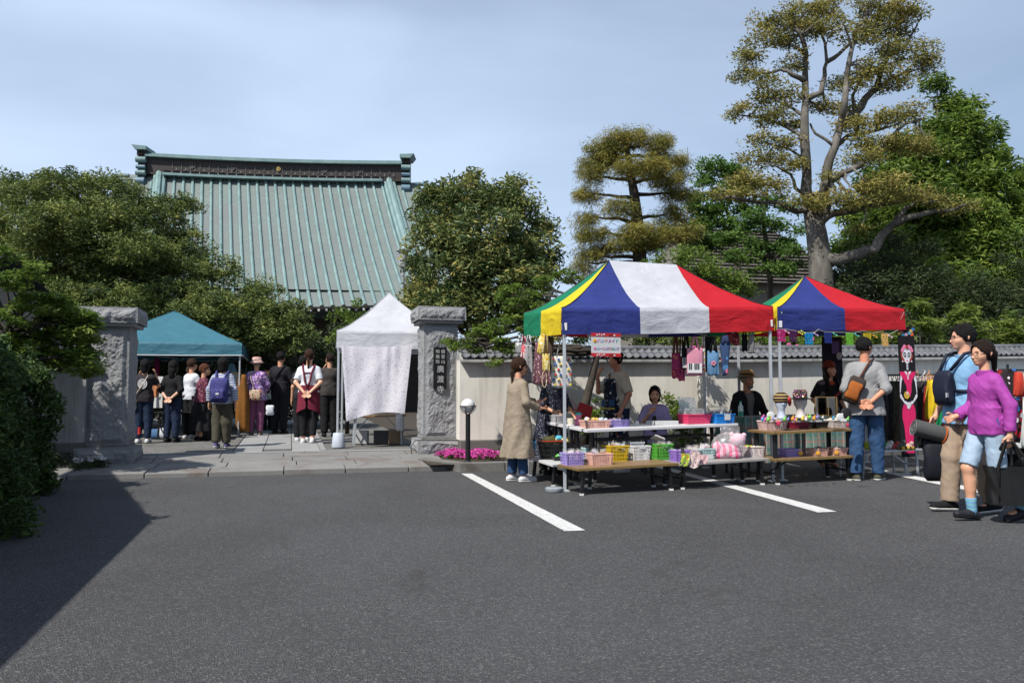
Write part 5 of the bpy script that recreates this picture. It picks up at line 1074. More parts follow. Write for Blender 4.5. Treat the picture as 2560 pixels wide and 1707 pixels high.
b = basket('lavender basket of white cards, beside the tent pole on the low brown table', 'lo1', 1440, 1163, .225, .20, .13, LAV, nv=8, nh=4); packets(b, 5, 'clear packet of white cards in the lavender basket', 'packets in the lavender basket', .22, .2, .13, True, 1)
b = basket('peach basket of flat packets on the low brown table', 'lo1', 1508, 1162, .27, .20, .12, PEA, nv=12, nh=5); packets(b, 5, 'pale flat packet in the peach basket on the low table', 'packets in the low peach basket', .26, .2, .12, True, 2)
b = basket('teal basket squeezed behind the lavender and peach baskets', 'lo1', 1478, 1146, .14, .14, .12, MINT, nv=5, nh=3); packets(b, 3, 'clear packet in the teal basket', 'packets in the teal basket', .14, .14, .1, True, 3)
b = basket('yellow carry basket stuffed with clear packets', 'lo1', 1551, 1153, .25, .24, .175, YEL, nv=10, nh=4, flare=1.18, handle=True); packets(b, 16, 'clear pastel packet standing in the yellow basket', 'packets in the yellow basket', .25, .24, .17, True, 4, zoff=.10)
b = basket('white carry basket with a second white tray inside', 'lo1', 1607, 1150, .24, .24, .16, WHI, nv=12, nh=4, flare=1.16, handle=True)
b2_ = basket('small white tray with a red sticker sitting in the white basket', b[1] + Vector((0, 0, .10)), 0, 0, .20, .17, .10, WHI, solid=True, name='tray'); packets(b2_, 3, 'yellow edged card in the small white tray', 'cards in the white tray', .18, .15, .1, False, 5)
b = basket('green carry basket with dark packets', 'lo1', 1664, 1146, .235, .23, .165, GRN, nv=9, nh=4, flare=1.2, handle=True); packets(b, 8, 'dark printed packet in the green basket', 'packets in the green basket', .23, .22, .16, True, 6, zoff=.09)
mb = MB(); q = b[1] + Vector((-.04, -.02, .24)); mb.box(q, (.15, .11, .02), rot=Euler((-.5, .35, BAND)).to_matrix()); mb.solo('pouch', spots('pouch_print', '#d9d2d0', ['#8f7f86', '#b5a3a9', '#6f6670'], 60, .35), q, 'small printed pouch lying on the green basket', 'pouch')
b = basket('purple basket with a lace cloth at the table edge', 'lo2', 1710, 1154, .20, .18, .125, PUR, nv=8, nh=4); packets(b, 4, 'white slip in the purple basket', 'slips in the purple basket', .2, .18, .12, False, 7, zoff=.08)
b = basket('pale grey basket between the purple and mint baskets', 'lo2', 1742, 1150, .14, .18, .115, GREY, nv=6, nh=4); packets(b, 5, 'pink lace packet in the pale grey basket', 'packets in the pale grey basket', .14, .18, .12, True, 8, zoff=.06)
b = basket('mint basket with a white price card', 'lo2', 1772, 1148, .195, .18, .12, MINT, nv=8, nh=4); packets(b, 9, 'brown patterned packet in the mint basket', 'packets in the mint basket', .19, .18, .12, True, 9, zoff=.06)
mb = MB(); q = b[1] + Vector((.045, -.105, .035)); mb.box(q, (.095, .004, .055), BAND); mb.solo('price_card', M_CAPW, q, 'white price card on the mint basket', 'card')
b = basket('white basket of bright sweets next to the striped plush', 'lo2', 1893, 1141, .235, .18, .115, plast('pinkwhite', (.70, .60, .60)), nv=11, nh=5)
SW = [plast('sweet_%d' % i, c) for i, c in enumerate([(.75, .25, .02), (.30, .62, .08), (.80, .55, .10), (.78, .07, .04), (.75, .70, .5)])]
rnd = random.Random(3)
def sweets(bk, n, label, group, w, d, z, ms, r=.018, seed=0):
    rnd = random.Random(seed); M = Matrix.Rotation(bk[0].rotation_euler.z, 3, 'Z')
    for i in range(n):
        q = bk[1] + M @ Vector((rnd.uniform(-.42, .42) * w, rnd.uniform(-.38, .38) * d, z + rnd.uniform(0, .02))); mb = MB(); mb.ball(q, r, 6, (rnd.uniform(.8, 1.4), rnd.uniform(.8, 1.4), rnd.uniform(.7, 1.1)))
        mb.solo('trinket', rnd.choice(ms), q, label, 'trinket', group, smooth=True)
sweets(b, 16, 'small bright trinket in the white sweet basket', 'trinkets in the white sweet basket', .22, .16, .105, SW, .018, 4)
# shallow baskets of the brown low table
OT = plast('orange_tag', (.72, .36, .04))
for k, (px, m, lb) in enumerate(((1985, LAV, 'shallow lavender basket on the low brown table'), (2053, PEA, 'shallow peach basket between the lavender basket and another peach one'), (2104, PEA, 'shallow peach basket holding a blue clip'))):
    b = basket(lb, 'lo4', px, 1141 - (k > 0) * 1.5 - (k > 1) * 2, .25 if k else .27, .18, .085, m, nv=11, nh=4)
    sweets(b, 6, 'small trinket in the ' + lb.split(' on ')[0].split(' between ')[0].split(' holding ')[0] + (' with the clip' if k == 2 else ''), 'trinkets in shallow basket %s' % 'abc'[k], .24, .16, .06, [PINKT, LAV, SW[2], M_CAPW], .018, k)
    q = b[1] + Matrix.Rotation(BAND, 3, 'Z') @ Vector((.10 if k == 0 else (-.06 if k == 1 else -.09), -.10, .06)); mb = MB(); mb.ball(q - Vector((0, 0, .02)), .032, 10, (1, .15, 1)); mb.ball(q + Vector((0, 0, .022)), .022, 8, (.9, .3, 1.2), mi=1); mb.solo('doll_tag', [OT, mat('doll_pale', (.6, .38, .33), .6)], q, ('round orange doll tag on the ' + ['shallow lavender basket', 'middle shallow peach basket', 'peach basket with the blue clip'][k]), 'tag', smooth=True)
# upper brown table
LAT = plast('lattice_pink', (.66, .46, .44))
b = basket('pink lattice tray of toys with a scalloped edge', 'up4', 1944, 1074, .335, .20, .10, LAT, nv=14, nh=4, lobes=True)
for k, (dx, r_, m, lb) in enumerate(((-.09, .04, mat('toy_black', (.02, .02, .02)), 'black furry toy in the pink lattice tray'), (-.03, .045, SW[0], 'orange toy in the pink lattice tray'), (.05, .05, mat('toy_tan', (.55, .35, .2), .9), 'tan fluffy toy in the pink lattice tray'), (.11, .03, mat('toy_cream', (.7, .6, .4), .9), 'cream toy in the pink lattice tray'))):
    q = b[1] + Matrix.Rotation(BAND, 3, 'Z') @ Vector((dx, 0, .11)); mb = MB(); mb.ball(q, r_, 8, (1, .8, .8)); mb.ball(q + Vector((-r_ * .6, -.01, r_ * .7)), r_ * .55, 7); mb.ball(q + Vector((r_ * .5, 0, -.2 * r_)), r_ * .5, 6); mb.solo('toy', m, q, lb, 'toy', smooth=True)
mb = MB(); q = b[1] + Matrix.Rotation(BAND, 3, 'Z') @ Vector((.0, -.11, .085)); mb.ball(q, .034, 8, (1.1, .2, .9)); mb.solo('round_tag', PINKT, q, 'round magenta tag on the pink lattice tray', 'tag', smooth=True)
b = basket('burgundy tray with tissue packs', 'up4', 2006, 1071, .26, .19, .075, BURG, solid=True, name='tray'); packets(b, 4, 'dark tissue pack in the burgundy tray', 'packs in the burgundy tray', .25, .18, .07, False, 12)
b = basket('black tray of cosmetics beside the burgundy tray', 'up4', 2056, 1069, .22, .19, .07, BLK, solid=True, name='tray'); packets(b, 4, 'red packet in the black tray', 'packs in the black tray', .2, .18, .07, False, 13)
b = basket('white lattice tray of cream lace pieces', 'up4', 2101, 1068, .23, .18, .085, plast('lattice_white', (.62, .56, .56)), nv=10, nh=4, lobes=True); sweets(b, 12, 'cream lace piece in the white lattice tray', 'lace in the white lattice tray', .21, .16, .085, [mat('lace_cream', (.72, .62, .42), .9)], .024, 9)
mb = MB(); q = hit(TP['up4'], 2132, 1068) + Vector((0, .06, .03)); mb.box(q, (.12, .12, .05), BAND); mb.solo('case', PINKT, q, 'hot pink case beside the white lattice tray', 'case', bevel=.012)
mb = MB(); q = hit(TP['up4'], 1986, 1060) + Vector((0, .1, .05)); mb.box(q + Vector((-.03, 0, .02)), (.008, .10, .14), rot=Euler((0, .3, BAND)).to_matrix()); mb.box(q + Vector((.03, 0, .02)), (.008, .10, .14), rot=Euler((0, -.3, BAND)).to_matrix()); mb.solo('card_stand', mat('card_grey', (.42, .44, .40), .8), q - Vector((0, 0, .05)), 'folded grey card standing behind the burgundy tray', 'card')
# upper white table goods
b = basket('grey basket of bagged wares under the reaching hand', 'up2', 1402, 1057, .15, .2, .09, GREY, nv=6, nh=4); packets(b, 6, 'clear bag in the grey basket', 'bags in the grey basket', .15, .2, .09, False, 14, zoff=.03)
mb = MB(); q = hit(TP['up2'], 1428, 1061); mb.lathe([(.045, 0), (.05, .075), (.048, .08), (.04, .08)], 12, q + Vector((0, .05, 0))); mb.solo('cream_tub', mat('cream_tub_p', (.66, .62, .50), .5), q + Vector((0, .05, 0)), 'small cream tub next to the pink doll', 'tub', smooth='auto')
def doll(key, px, py, s, m, m2, lb):
    q = hit(TP[key], px, py) + Vector((0, .05, 0)); mb = MB(); mb.lathe([(.05 * s, 0), (.055 * s, .02 * s), (.03 * s, .10 * s), (.02 * s, .11 * s)], 10, q); mb.ball(q + Vector((0, 0, .145 * s)), .045 * s, 9); mb.ball(q + Vector((0, 0, .175 * s)), .052 * s, 8, (1, 1, .55), mi=1)
    for sx_ in (-1, 1): mb.ball(q + Vector((sx_ * .04 * s, -.02 * s, .02 * s)), .022 * s, 6); mb.tube([q + Vector((sx_ * .03 * s, 0, .10 * s)), q + Vector((sx_ * .06 * s, -.02 * s, .06 * s))], .012 * s, 6)
    mb.solo('plush_doll', [m, m2], q, lb, 'doll', smooth=True)
M_PPINK = cloth('plush_pink', (.78, .22, .40)); M_PTEAL = cloth('plush_teal', (.10, .50, .44)); M_PPALE = cloth('plush_pale', (.78, .50, .58))
doll('up', 1447, 1064, .85, M_PPINK, M_PTEAL, 'pink plush doll with a teal cap on the white table'); doll('lo0', 1325, 1143, 1.0, M_PPINK, M_PPALE, 'pink plush doll on the low white table by the coat')
b = basket('peach basket of crepe paper flowers on the white table', 'up', 1497, 1070, .34, .20, .085, PEA, nv=15, nh=4); sweets(b, 14, 'rolled orange or grey paper flower in the peach basket', 'paper flowers', .3, .18, .085, [SW[2], PK[2], PK[6], mat('paper_orange', (.72, .42, .12), .8)], .03, 15)
b = basket('lavender basket of floral packets on the white table', 'up', 1553, 1067, .26, .20, .08, LAV, nv=12, nh=4); packets(b, 9, 'floral printed packet in the lavender basket on the white table', 'packets in the upper lavender basket', .25, .2, .08, False, 16, zoff=.03)
mb = MB(); q = hit(TP['up'], 1593, 1064); mb.box(q + Vector((0, 0, .03)), (.045, .004, .06), rot=Euler((-.2, .15, .2)).to_matrix()); mb.solo('price_card', M_CAPW, q, 'small white card standing on the white table', 'card')
mb = MB(); q = hit(TP['up'], 1660, 1062); mb.box(q + Vector((0, .12, .026)), (.34, .24, .05), BAND); mb.solo('box', M_CAPW, q + Vector((0, .12, 0)), 'flat white box lid before the seated girl', 'box', bevel=.003)
b1 = basket('hot pink plastic tub on the white table', 'up', 1750, 1060, .37, .25, .12, PINKT, solid=True, name='tub', flare=1.15, rz=BAND); packets(b1, 4, 'dark beaded packet in the pink tub', 'packets in the pink tub', .3, .22, .1, True, 17, zoff=.03)
b1 = basket('bright blue plastic tub on the white table', 'up', 1815, 1059, .30, .25, .12, BLUET, solid=True, name='tub', flare=1.15, rz=BAND); packets(b1, 18, 'black and silver packet standing in the blue tub', 'packets in the blue tub', .28, .24, .1, True, 18, zoff=.06)
mb = MB(); q = b1[1] + Matrix.Rotation(BAND, 3, 'Z') @ Vector((.02, -.133, .085)); mb.box(q, (.09, .004, .075), BAND); mb.solo('price_card', M_CAPW, q, 'white price card on the blue tub', 'card')
cb = P(1728, 1034, 10.55); mb = MB(); mb.box(cb + Vector((0, 0, .02)), (.28, .2, .10), BAND); mb.box(cb + Vector((-.02, .13, .13)), (.27, .01, .18), rot=Euler((-.35, 0, BAND)).to_matrix()); mb.solo('clear_box', clear('clear_plastic', '#dfe4ea', .3), cb - Vector((0, 0, .03)), 'clear plastic case with its lid open behind the pink tub', 'box', bevel=.004)
# black net basket and blue box on the low white table
bn = basket('black shopping basket with a red rim heaped with yellow goods', 'lo0', 1398, 1149, .42, .30, .24, BLK, nv=17, nh=4, flare=1.25, rim=plast('red_rim', (.60, .07, .02)), rz=R(14))
sweets(bn, 10, 'pale yellow wrapped bundle in the black shopping basket', 'bundles in the black basket', .36, .26, .235, [mat('bundle_yellow', (.78, .66, .18), .7), mat('bundle_yellow2', (.80, .70, .30), .7), SW[2]], .055, 19)
mb = MB(); q = bn[1] + Vector((.03, -.02, .27)); mb.ball(q, .055, 6, (1.2, 1, .8)); mb.solo('bundle', mat('bundle_blue', (.10, .45, .62), .5), q, 'light blue wrapped bundle on top of the yellow bundles', 'bundle')
basket('translucent blue storage box behind the pink doll', 'lo0', 1344, 1139, .12, .2, .19, plast('blue_box', (.06, .36, .66)), solid=True, name='box', rz=R(12))
b = basket('tiny black tray of coloured soaps before the black shopping basket', 'lo0', 1400, 1152, .15, .10, .045, BLK, solid=True, name='tray', rz=R(14)); sweets(b, 5, 'coloured soap in the tiny black tray', 'soaps in the tiny tray', .13, .08, .05, [GRN, PEA, MINT, M_PPINK], .022, 20)
# striped plush in a clear bag (generic)
q = hit(TP['lo2'], 1828, 1147) + Vector((0, .12, 0)); t = NT('plush_stripes'); v = t.coord(); wv_ = t.n('ShaderNodeTexWave'); wv_.inputs['Scale'].default_value = 4.2; wv_.inputs['Distortion'].default_value = .6; t.l(v, wv_.inputs['Vector'])
M_STRP = t.fin(t.ramp(wv_.outputs['Fac'], [(.0, (.80, .10, .26)), (.5, (.80, .48, .60))], 'CONSTANT'), t.bump(t.noise(v, 90, 3), .4, .006), .95)
pl_ = thing('plush_toy', 'pink and white striped plush toy wrapped in clear film', 'plush toy', q)
mb = MB(); mb.ball(q + Vector((-.02, 0, .095)), .115, 12, (1.55, .9, .82)); mb.ball(q + Vector((-.15, -.03, .13)), .065, 10, (1, .9, 1.3)); mb.ball(q + Vector((-.12, -.05, .045)), .05, 9, (1.5, 1, .9)); mb.ball(q + Vector((.06, -.08, .05)), .05, 9, (1.6, 1, .9)); mb.build('body', M_STRP, pl_, smooth=True)
mb = MB(); hc = q + Vector((.11, -.03, .235)); mb.ball(hc, .092, 12, (1.12, .9, .9)); mb.ball(hc + Vector((-.075, 0, .065)), .032, 8); mb.ball(hc + Vector((.08, 0, .055)), .032, 8); mb.build('head', M_PPALE, pl_, smooth=True)
mb = MB(); mb.ball(q + Vector((0, -.01, .15)), .2, 14, (1.12, .8, .9)); mb.box(q + Vector((.03, .02, .345)), (.32, .01, .1), BAND + .1); mb.build('film_wrap', M_FILM, pl_, smooth=True)
# things clipped to the front edge of the low tables
def fringe(px0, py0, px1, py1, D, m, lb, cat, name, n=6):
    a = P(px0, py0, D); w = (px1 - px0) * D / F; h = (py1 - py0) * D / F; mb = MB(); mb.grid(lambda i, j: a + Vector((w * i + .01 * math.sin(j * 5), .02 * w * i * 10 * .4 + .006 * math.sin(i * 9 + j * 4) - .012, -h * j * (1 - .18 * abs(i - .5)))), n, 8)
    mb.grid(lambda i, j: a + Vector((w * i + .01 * math.sin(j * 5), .02 * w * i * 10 * .4 + .006 * math.sin(i * 9 + j * 4) - .006, -h * j * (1 - .18 * abs(i - .5)))), n, 8); mb.solo(name, m, a, lb, cat, smooth=True)
M_SKL = spots('skull_print', (.34, .45, .06), ['#1b2a3a', '#d06a2a', '#e8e06a', '#7a4c8c'], 36, .4); M_LACE = spots('lace_print', '#d9c2bd', ['#b07f86', '#8d6f73', '#efe6e2'], 48, .4)
fringe(1701, 1133, 1722, 1165, 9.56, M_SKL, 'green painted skull ornament hanging off the low table', 'ornament', 'skull_ornament'); fringe(1724, 1128, 1747, 1170, 9.6, M_LACE, 'lace printed pouch hanging off the low grey table', 'pouch', 'pouch'); fringe(1749, 1136, 1768, 1160, 9.68, cloth('pale_pink_cloth', (.66, .42, .44)), 'pale pink pouch hanging by the mint basket', 'pouch', 'pouch')
fringe(1701, 1118, 1709, 1168, 9.58, cloth('dark_brush', (.06, .05, .05)), 'dark tassel hanging beside the skull ornament', 'tassel', 'tassel', 2)
# PEOPLE
f32 = np.float32
def smin(a, b, k):
    h = np.clip(.5 + .5 * (b - a) / k, 0, 1); return b * (1 - h) + a * h - k * h * (1 - h)
def mesh_sdf(fn, lo, hi, h):
    lo = np.array(lo, float) - 2 * h; hi = np.array(hi, float) + 2 * h; n = np.ceil((hi - lo) / h).astype(int) + 1
    ax = [(lo[i] + h * np.arange(n[i])).astype(f32) for i in range(3)]
    X, Y, Z = np.meshgrid(*ax, indexing='ij'); S = fn(X, Y, Z).astype(f32); ins = S < 0
    c = np.zeros([m - 1 for m in n], np.int8)
    for a in (0, 1):
        for b in (0, 1):
            for d in (0, 1): c += ins[a:n[0] - 1 + a, b:n[1] - 1 + b, d:n[2] - 1 + d]
    act = (c > 0) & (c < 8); I = np.argwhere(act)
    if not len(I): return np.zeros((0, 3)), np.zeros((0, 4), int)
    vid = -np.ones(act.shape, np.int64); vid[act] = np.arange(len(I))
    cor = [(a, b, d) for a in (0, 1) for b in (0, 1) for d in (0, 1)]
    val = np.stack([S[I[:, 0] + a, I[:, 1] + b, I[:, 2] + d] for a, b, d in cor], 1); acc = np.zeros((len(I), 3)); cnt = np.zeros(len(I))
    for i in range(8):
        for j in range(i + 1, 8):
            df = [cor[j][k] - cor[i][k] for k in range(3)]
            if sum(map(abs, df)) != 1: continue
            m = (val[:, i] < 0) != (val[:, j] < 0); t = np.where(m, val[:, i] / (val[:, i] - val[:, j] + 1e-12), 0)
            p = np.array(cor[i])[None] + t[:, None] * np.array(df)[None]; acc += p * m[:, None]; cnt += m
    V = lo + h * (I + acc / cnt[:, None]); Q = []
    for axn in range(3):
        o = [k for k in range(3) if k != axn]; sl0 = [slice(None)] * 3; sl1 = [slice(None)] * 3; sl0[axn] = slice(0, -1); sl1[axn] = slice(1, None)
        e = ins[tuple(sl0)] != ins[tuple(sl1)]; idx = np.argwhere(e); fl = ins[tuple(sl0)][e]
        ok = (idx[:, o[0]] > 0) & (idx[:, o[1]] > 0) & (idx[:, o[0]] < n[o[0]] - 1) & (idx[:, o[1]] < n[o[1]] - 1); idx = idx[ok]; fl = fl[ok]
        def at(d0, d1):
            q = idx.copy(); q[:, o[0]] += d0; q[:, o[1]] += d1; return vid[q[:, 0], q[:, 1], q[:, 2]]
        q = np.stack([at(-1, -1), at(0, -1), at(0, 0), at(-1, 0)], 1); flip = fl if axn != 1 else ~fl
        q[~flip] = q[~flip][:, ::-1]; Q.append(q)
    return V, np.concatenate(Q)
def seg(X, Y, Z, a, b, r1, r2, flat=False):
    d = [b[i] - a[i] for i in range(3)]; L2 = sum(v * v for v in d) + 1e-9
    t = ((X - a[0]) * d[0] + (Y - a[1]) * d[1] + (Z - a[2]) * d[2]) / L2; tc = np.clip(t, 0, 1)
    s = np.sqrt((X - a[0] - tc * d[0]) ** 2 + (Y - a[1] - tc * d[1]) ** 2 + (Z - a[2] - tc * d[2]) ** 2) - (r1 + (r2 - r1) * tc)
    if flat: s = np.maximum(s, (t - 1) * math.sqrt(L2))
    return s
def wrk(X, Y, Z, f, a, ph=0.0):
    return a * (np.sin(X * f + 1.7 * np.sin(Z * f * .6 + ph)) * np.sin(Z * f * .9 + 1.3 * np.sin(Y * f * .8 + ph)) + .5 * np.sin((X + Z) * f * 2.1 + ph) * np.sin(Y * f * 1.7 - Z * f))
SKIN = {}
def skin(tone):
    if tone not in SKIN:
        t = NT('skin_' + tone.strip('#')); t.ka = .95; v = t.coord(); c = t.ramp(t.noise(v, 12, 4), [(.3, dk(hexc(tone), .9)), (.7, dk(hexc(tone), 1.08))]); t.fin(c, None, .5, 0, .35)
        t.b.inputs['Subsurface Weight'].default_value = .12; t.b.inputs['Subsurface Radius'].default_value = (.012, .005, .003); SKIN[tone] = t.m
    return SKIN[tone]
def hairm(name, col):
    if name in MATS: return MATS[name]
    t = NT(name); v = t.coord(scale=(6, 6, .7)); n = t.noise(v, 26, 5, .6); c = t.ramp(n, [(.35, dk(col, .6)), (.7, dk(col, 1.5))]); MATS[name] = t.fin(c, t.bump(n, .9, .02), .55, 0, .12); return MATS[name]
H_BLK = hairm('hair_black', (.011, .010, .010)); H_BRN = hairm('hair_brown', (.045, .022, .013)); H_DBR = hairm('hair_dark_brown', (.022, .013, .010)); H_RED = hairm('hair_auburn', (.10, .035, .018)); H_GRY = hairm('hair_grey', (.26, .25, .24))
M_EYE = mat('eye_dark', (.012, .009, .008), .2, 0, 5, 0); M_LIP = mat('lip', (.36, .10, .09), .5, .1, 30, 0); M_TEETH = mat('teeth', (.78, .76, .70), .3, 0, 5, 0); M_SOLE = mat('sole_white', (.68, .67, .64), .6, .08, 20, .1)
def person(label, x, y, h, rz, pose=None, lean=0.0, hyaw=0.0, hpitch=0.0, top=None, bottom=None, shoes=None, hair=None, tone='#c08f72', q=.013, sw=1.0, bulk=1.0, legs_on=True, face=False, extra=None, z=None, group=None, smile=False, hand='relax', hands=None, seated=False):
    k = h / 1.70; z0 = zg(x, y) if z is None else z; t_ = thing('person', label, 'person', (x, y, z0), rz, group)
    J = dict(pelvis=(0, 0, .93), waist=(0, 0, 1.08), chest=(0, 0, 1.25), sh=(0, 0, 1.35), neck=(0, .0, 1.41), head=(0, -.012, 1.50))
    up_ = lambda p: (p[0], p[1] * math.cos(lean) - (p[2] - .95) * math.sin(lean), .95 + p[1] * math.sin(lean) + (p[2] - .95) * math.cos(lean)) if p[2] > .95 else p
    A = dict(shL=(.148 * sw, 0, 1.335), elL=(.195 * sw, .02, 1.09), wrL=(.21 * sw, -.03, .85), shR=(-.148 * sw, 0, 1.335), elR=(-.195 * sw, .02, 1.09), wrR=(-.21 * sw, -.03, .85),
             hiL=(.085, 0, .90), knL=(.092, -.012, .49), anL=(.095, .022, .085), hiR=(-.085, 0, .90), knR=(-.092, -.012, .49), anR=(-.095, .022, .085), ftL=(.02, -1, 0), ftR=(-.02, -1, 0))
    for kk in ('waist', 'chest', 'sh', 'neck', 'head'): J[kk] = up_(J[kk])
    for kk in ('shL', 'shR'): A[kk] = up_(A[kk])
    if not (pose and ('elL' in pose)): A['elL'], A['wrL'] = (A['elL'], A['wrL']) if abs(lean) < .01 else (up_(A['elL']), (A['wrL'][0], A['wrL'][1] - .3 * math.sin(lean), A['wrL'][2]))
    if not (pose and ('elR' in pose)): A['elR'], A['wrR'] = (A['elR'], A['wrR']) if abs(lean) < .01 else (up_(A['elR']), (A['wrR'][0], A['wrR'][1] - .3 * math.sin(lean), A['wrR'][2]))
    if pose: A.update(pose)
    S = lambda p: tuple(v * k for v in p); J = {a: S(b) for a, b in J.items()}; A = {a: (S(b) if not a.startswith('ft') else b) for a, b in A.items()}
    bk_ = k * bulk
    # torso capsules across the body
    def torso(o=0.0):
        r = [(J['pelvis'], .060, .103), (J['waist'], .040, .090), (J['chest'], .058 * sw, .096), (J['sh'], .096 * sw, .054)]
        out = []
        for c, w, rr in r: out.append(((c[0] - w * k, c[1], c[2]), (c[0] + w * k, c[1], c[2]), rr * bk_ + o, rr * bk_ + o))
        out.append((J['pelvis'], J['chest'], .095 * bk_ + o, .095 * bk_ + o)); return out
    arm = [(A['shL'], A['elL'], .047 * bk_, .037 * k), (A['elL'], A['wrL'], .037 * k, .025 * k), (A['shR'], A['elR'], .047 * bk_, .037 * k), (A['elR'], A['wrR'], .037 * k, .025 * k)]
    leg = [(A['hiL'], A['knL'], .083 * bk_, .055 * k), (A['knL'], A['anL'], .056 * k, .036 * k), (A['hiR'], A['knR'], .083 * bk_, .055 * k), (A['knR'], A['anR'], .056 * k, .036 * k)]
    def calf(s, e): c = tuple(s[i] + (e[i] - s[i]) * .3 + (0, .018 * k, 0)[i] for i in range(3)); return (c, tuple(s[i] + (e[i] - s[i]) * .5 + (0, .012 * k, 0)[i] for i in range(3)), .050 * k, .044 * k)
    # head frame
    Hm = Matrix.Translation(J['head']) @ (Matrix.Rotation(hyaw, 4, 'Z') @ Matrix.Rotation(hpitch, 4, 'X')) @ Matrix.Translation((0, 0, 0)); Hi = Hm.inverted(); hs = k ** .6
    if h < 1.45: hs = max(hs, .93)
    def hx(X, Y, Z):
        m = Hi; return ((m[0][0] * X + m[0][1] * Y + m[0][2] * Z + m[0][3]) / hs, (m[1][0] * X + m[1][1] * Y + m[1][2] * Z + m[1][3]) / hs, (m[2][0] * X + m[2][1] * Y + m[2][2] * Z + m[2][3]) / hs)
    def headsdf(x_, y_, z_):   # head coordinates: chin ~0.0, crown ~0.215, face towards -y
        d = np.sqrt((x_ / .076) ** 2 + ((y_ - .004) / .094) ** 2 + ((z_ - .122) / .094) ** 2); d = (d - 1) * .082
        fc = np.sqrt((x_ / .060) ** 2 + ((y_ + .040) / .058) ** 2 + ((z_ - .066) / .078) ** 2); d = smin(d, (fc - 1) * .060, .03)
        d = smin(d, seg(x_, y_, z_, (0, -.070, .008), (0, -.074, .014), .022, .02), .03)
        d = smin(d, seg(x_, y_, z_, (0, -.094, .088), (0, -.112, .060), .008, .014), .012)
        for s_ in (-1, 1):
            d = smin(d, seg(x_, y_, z_, (s_ * .078, .014, .078), (s_ * .082, .018, .100), .011, .014), .008); d = smin(d, seg(x_, y_, z_, (s_ * .03, -.074, .062), (s_ * .04, -.064, .068), .018, .018), .03)
            d = np.maximum(d, -(seg(x_, y_, z_, (s_ * .030, -.108, .092), (s_ * .036, -.104, .092), .016, .014) - 0) * 1) if face else d
        d = smin(d, seg(x_, y_, z_, (-.012, -.094, .034), (.012, -.094, .034), .010, .010), .012)
        return d
    def bodysdf(X, Y, Z):
        d = None
        for p in torso(): s = seg(X, Y, Z, *p); d = s if d is None else smin(d, s, .05 * k)
        for p in arm: d = smin(d, seg(X, Y, Z, *p), .025 * k)
        if legs_on:
            for p in leg + [calf(A['knL'], A['anL']), calf(A['knR'], A['anR'])]: d = smin(d, seg(X, Y, Z, *p), .03 * k)
            for s_ in 'LR':
                a = A['an' + s_]; f = A['ft' + s_]; n_ = math.hypot(f[0], f[1]); f = (f[0] / n_, f[1] / n_, f[2] if len(f) > 2 else 0); tz = max(.022 * k, a[2] - .05 * k)
                d = smin(d, seg(X, Y, Z, (a[0], a[1], a[2] - .03 * k), (a[0] + f[0] * .13 * k, a[1] + f[1] * .13 * k, tz), .036 * k, .024 * k), .02)
        d = smin(d, seg(X, Y, Z, J['neck'], tuple(J['head'][i] + (0, .012, .03)[i] for i in range(3)), .054 * bk_, .050 * bk_), .03)
        x_, y_, z_ = hx(X, Y, Z); return smin(d, headsdf(x_, y_, z_) * hs, .016)
    pts = np.array(list(A[a] for a in A if not a.startswith('ft')) + list(J.values())); lo = pts.min(0) - .16 * k; hi = pts.max(0) + .16 * k
    hc = Hm @ Vector((0, 0, .12)); lo = np.minimum(lo, np.array(hc) - .15); hi = np.maximum(hi, np.array(hc) + .15)
    if legs_on: lo[2] = -.01
    else: lo[2] = max(lo[2], .80 * k)
    V, Q = mesh_sdf(bodysdf, lo, hi, q)
    allV, allQ = [V], [Q]
    # hands
    for s_, sg in (('L', 1), ('R', -1)):
        w = Vector(A['wr' + s_]); e_ = Vector(A['el' + s_]); d = (w - e_).normalized()
        if hands and s_ in hands: d = Vector(hands[s_][0]).normalized(); nrm = Vector(hands[s_][1]).normalized()
        else: nrm = Vector((-sg, .25, 0))
        nrm = (nrm - d * nrm.dot(d)); nrm = nrm.normalized() if nrm.length > .01 else d.orthogonal().normalized(); sd = d.cross(nrm) * (1 if sg > 0 else -1)
        cu = .35 if not hands or s_ not in hands or len(hands[s_]) < 3 else hands[s_][2]; pr = [(w - d * .02 * k, w + d * .03 * k, .024 * k, .026 * k)]
        for j in (-1, 0, 1): pr.append((w + d * .02 * k + sd * j * .018 * k, w + d * .075 * k + sd * j * .024 * k, .014 * k, .0125 * k))
        for j in range(4):
            b_ = w + d * .08 * k + sd * (j - 1.5) * .0195 * k; L_ = (.078, .088, .082, .064)[j] * k; dd = d.copy(); p0 = b_; 
            for sgm in range(3): dd = (dd + nrm * cu * (.5 + .35 * sgm)).normalized(); p1 = p0 + dd * L_ * (.45, .30, .25)[sgm]; pr.append((p0, p1, (.0092 - .001 * sgm) * k, (.0086 - .001 * sgm) * k)); p0 = p1
        tb = w + d * .025 * k - sd * .026 * k; tm = tb + (d * .7 - sd * .7 + nrm * .3).normalized() * .042 * k; pr.append((tb, tm, .0125 * k, .011 * k)); pr.append((tm, tm + (d + nrm * .4 - sd * .15).normalized() * .032 * k, .0105 * k, .008 * k))
        def hf(X, Y, Z, pr=pr):
            dd = None
            for p in pr: s = seg(X, Y, Z, tuple(p[0]), tuple(p[1]), p[2], p[3]); dd = s if dd is None else smin(dd, s, .006)
            return dd
        al = np.array([tuple(p[0]) for p in pr] + [tuple(p[1]) for p in pr]); hv, hq = mesh_sdf(hf, al.min(0) - .03, al.max(0) + .03, max(.0055, q * .5)); allQ.append(hq + sum(map(len, allV))); allV.append(hv)
    me = npmesh('body', np.concatenate(allV), np.concatenate(allQ), skin(tone), True); link('body', me, t_)
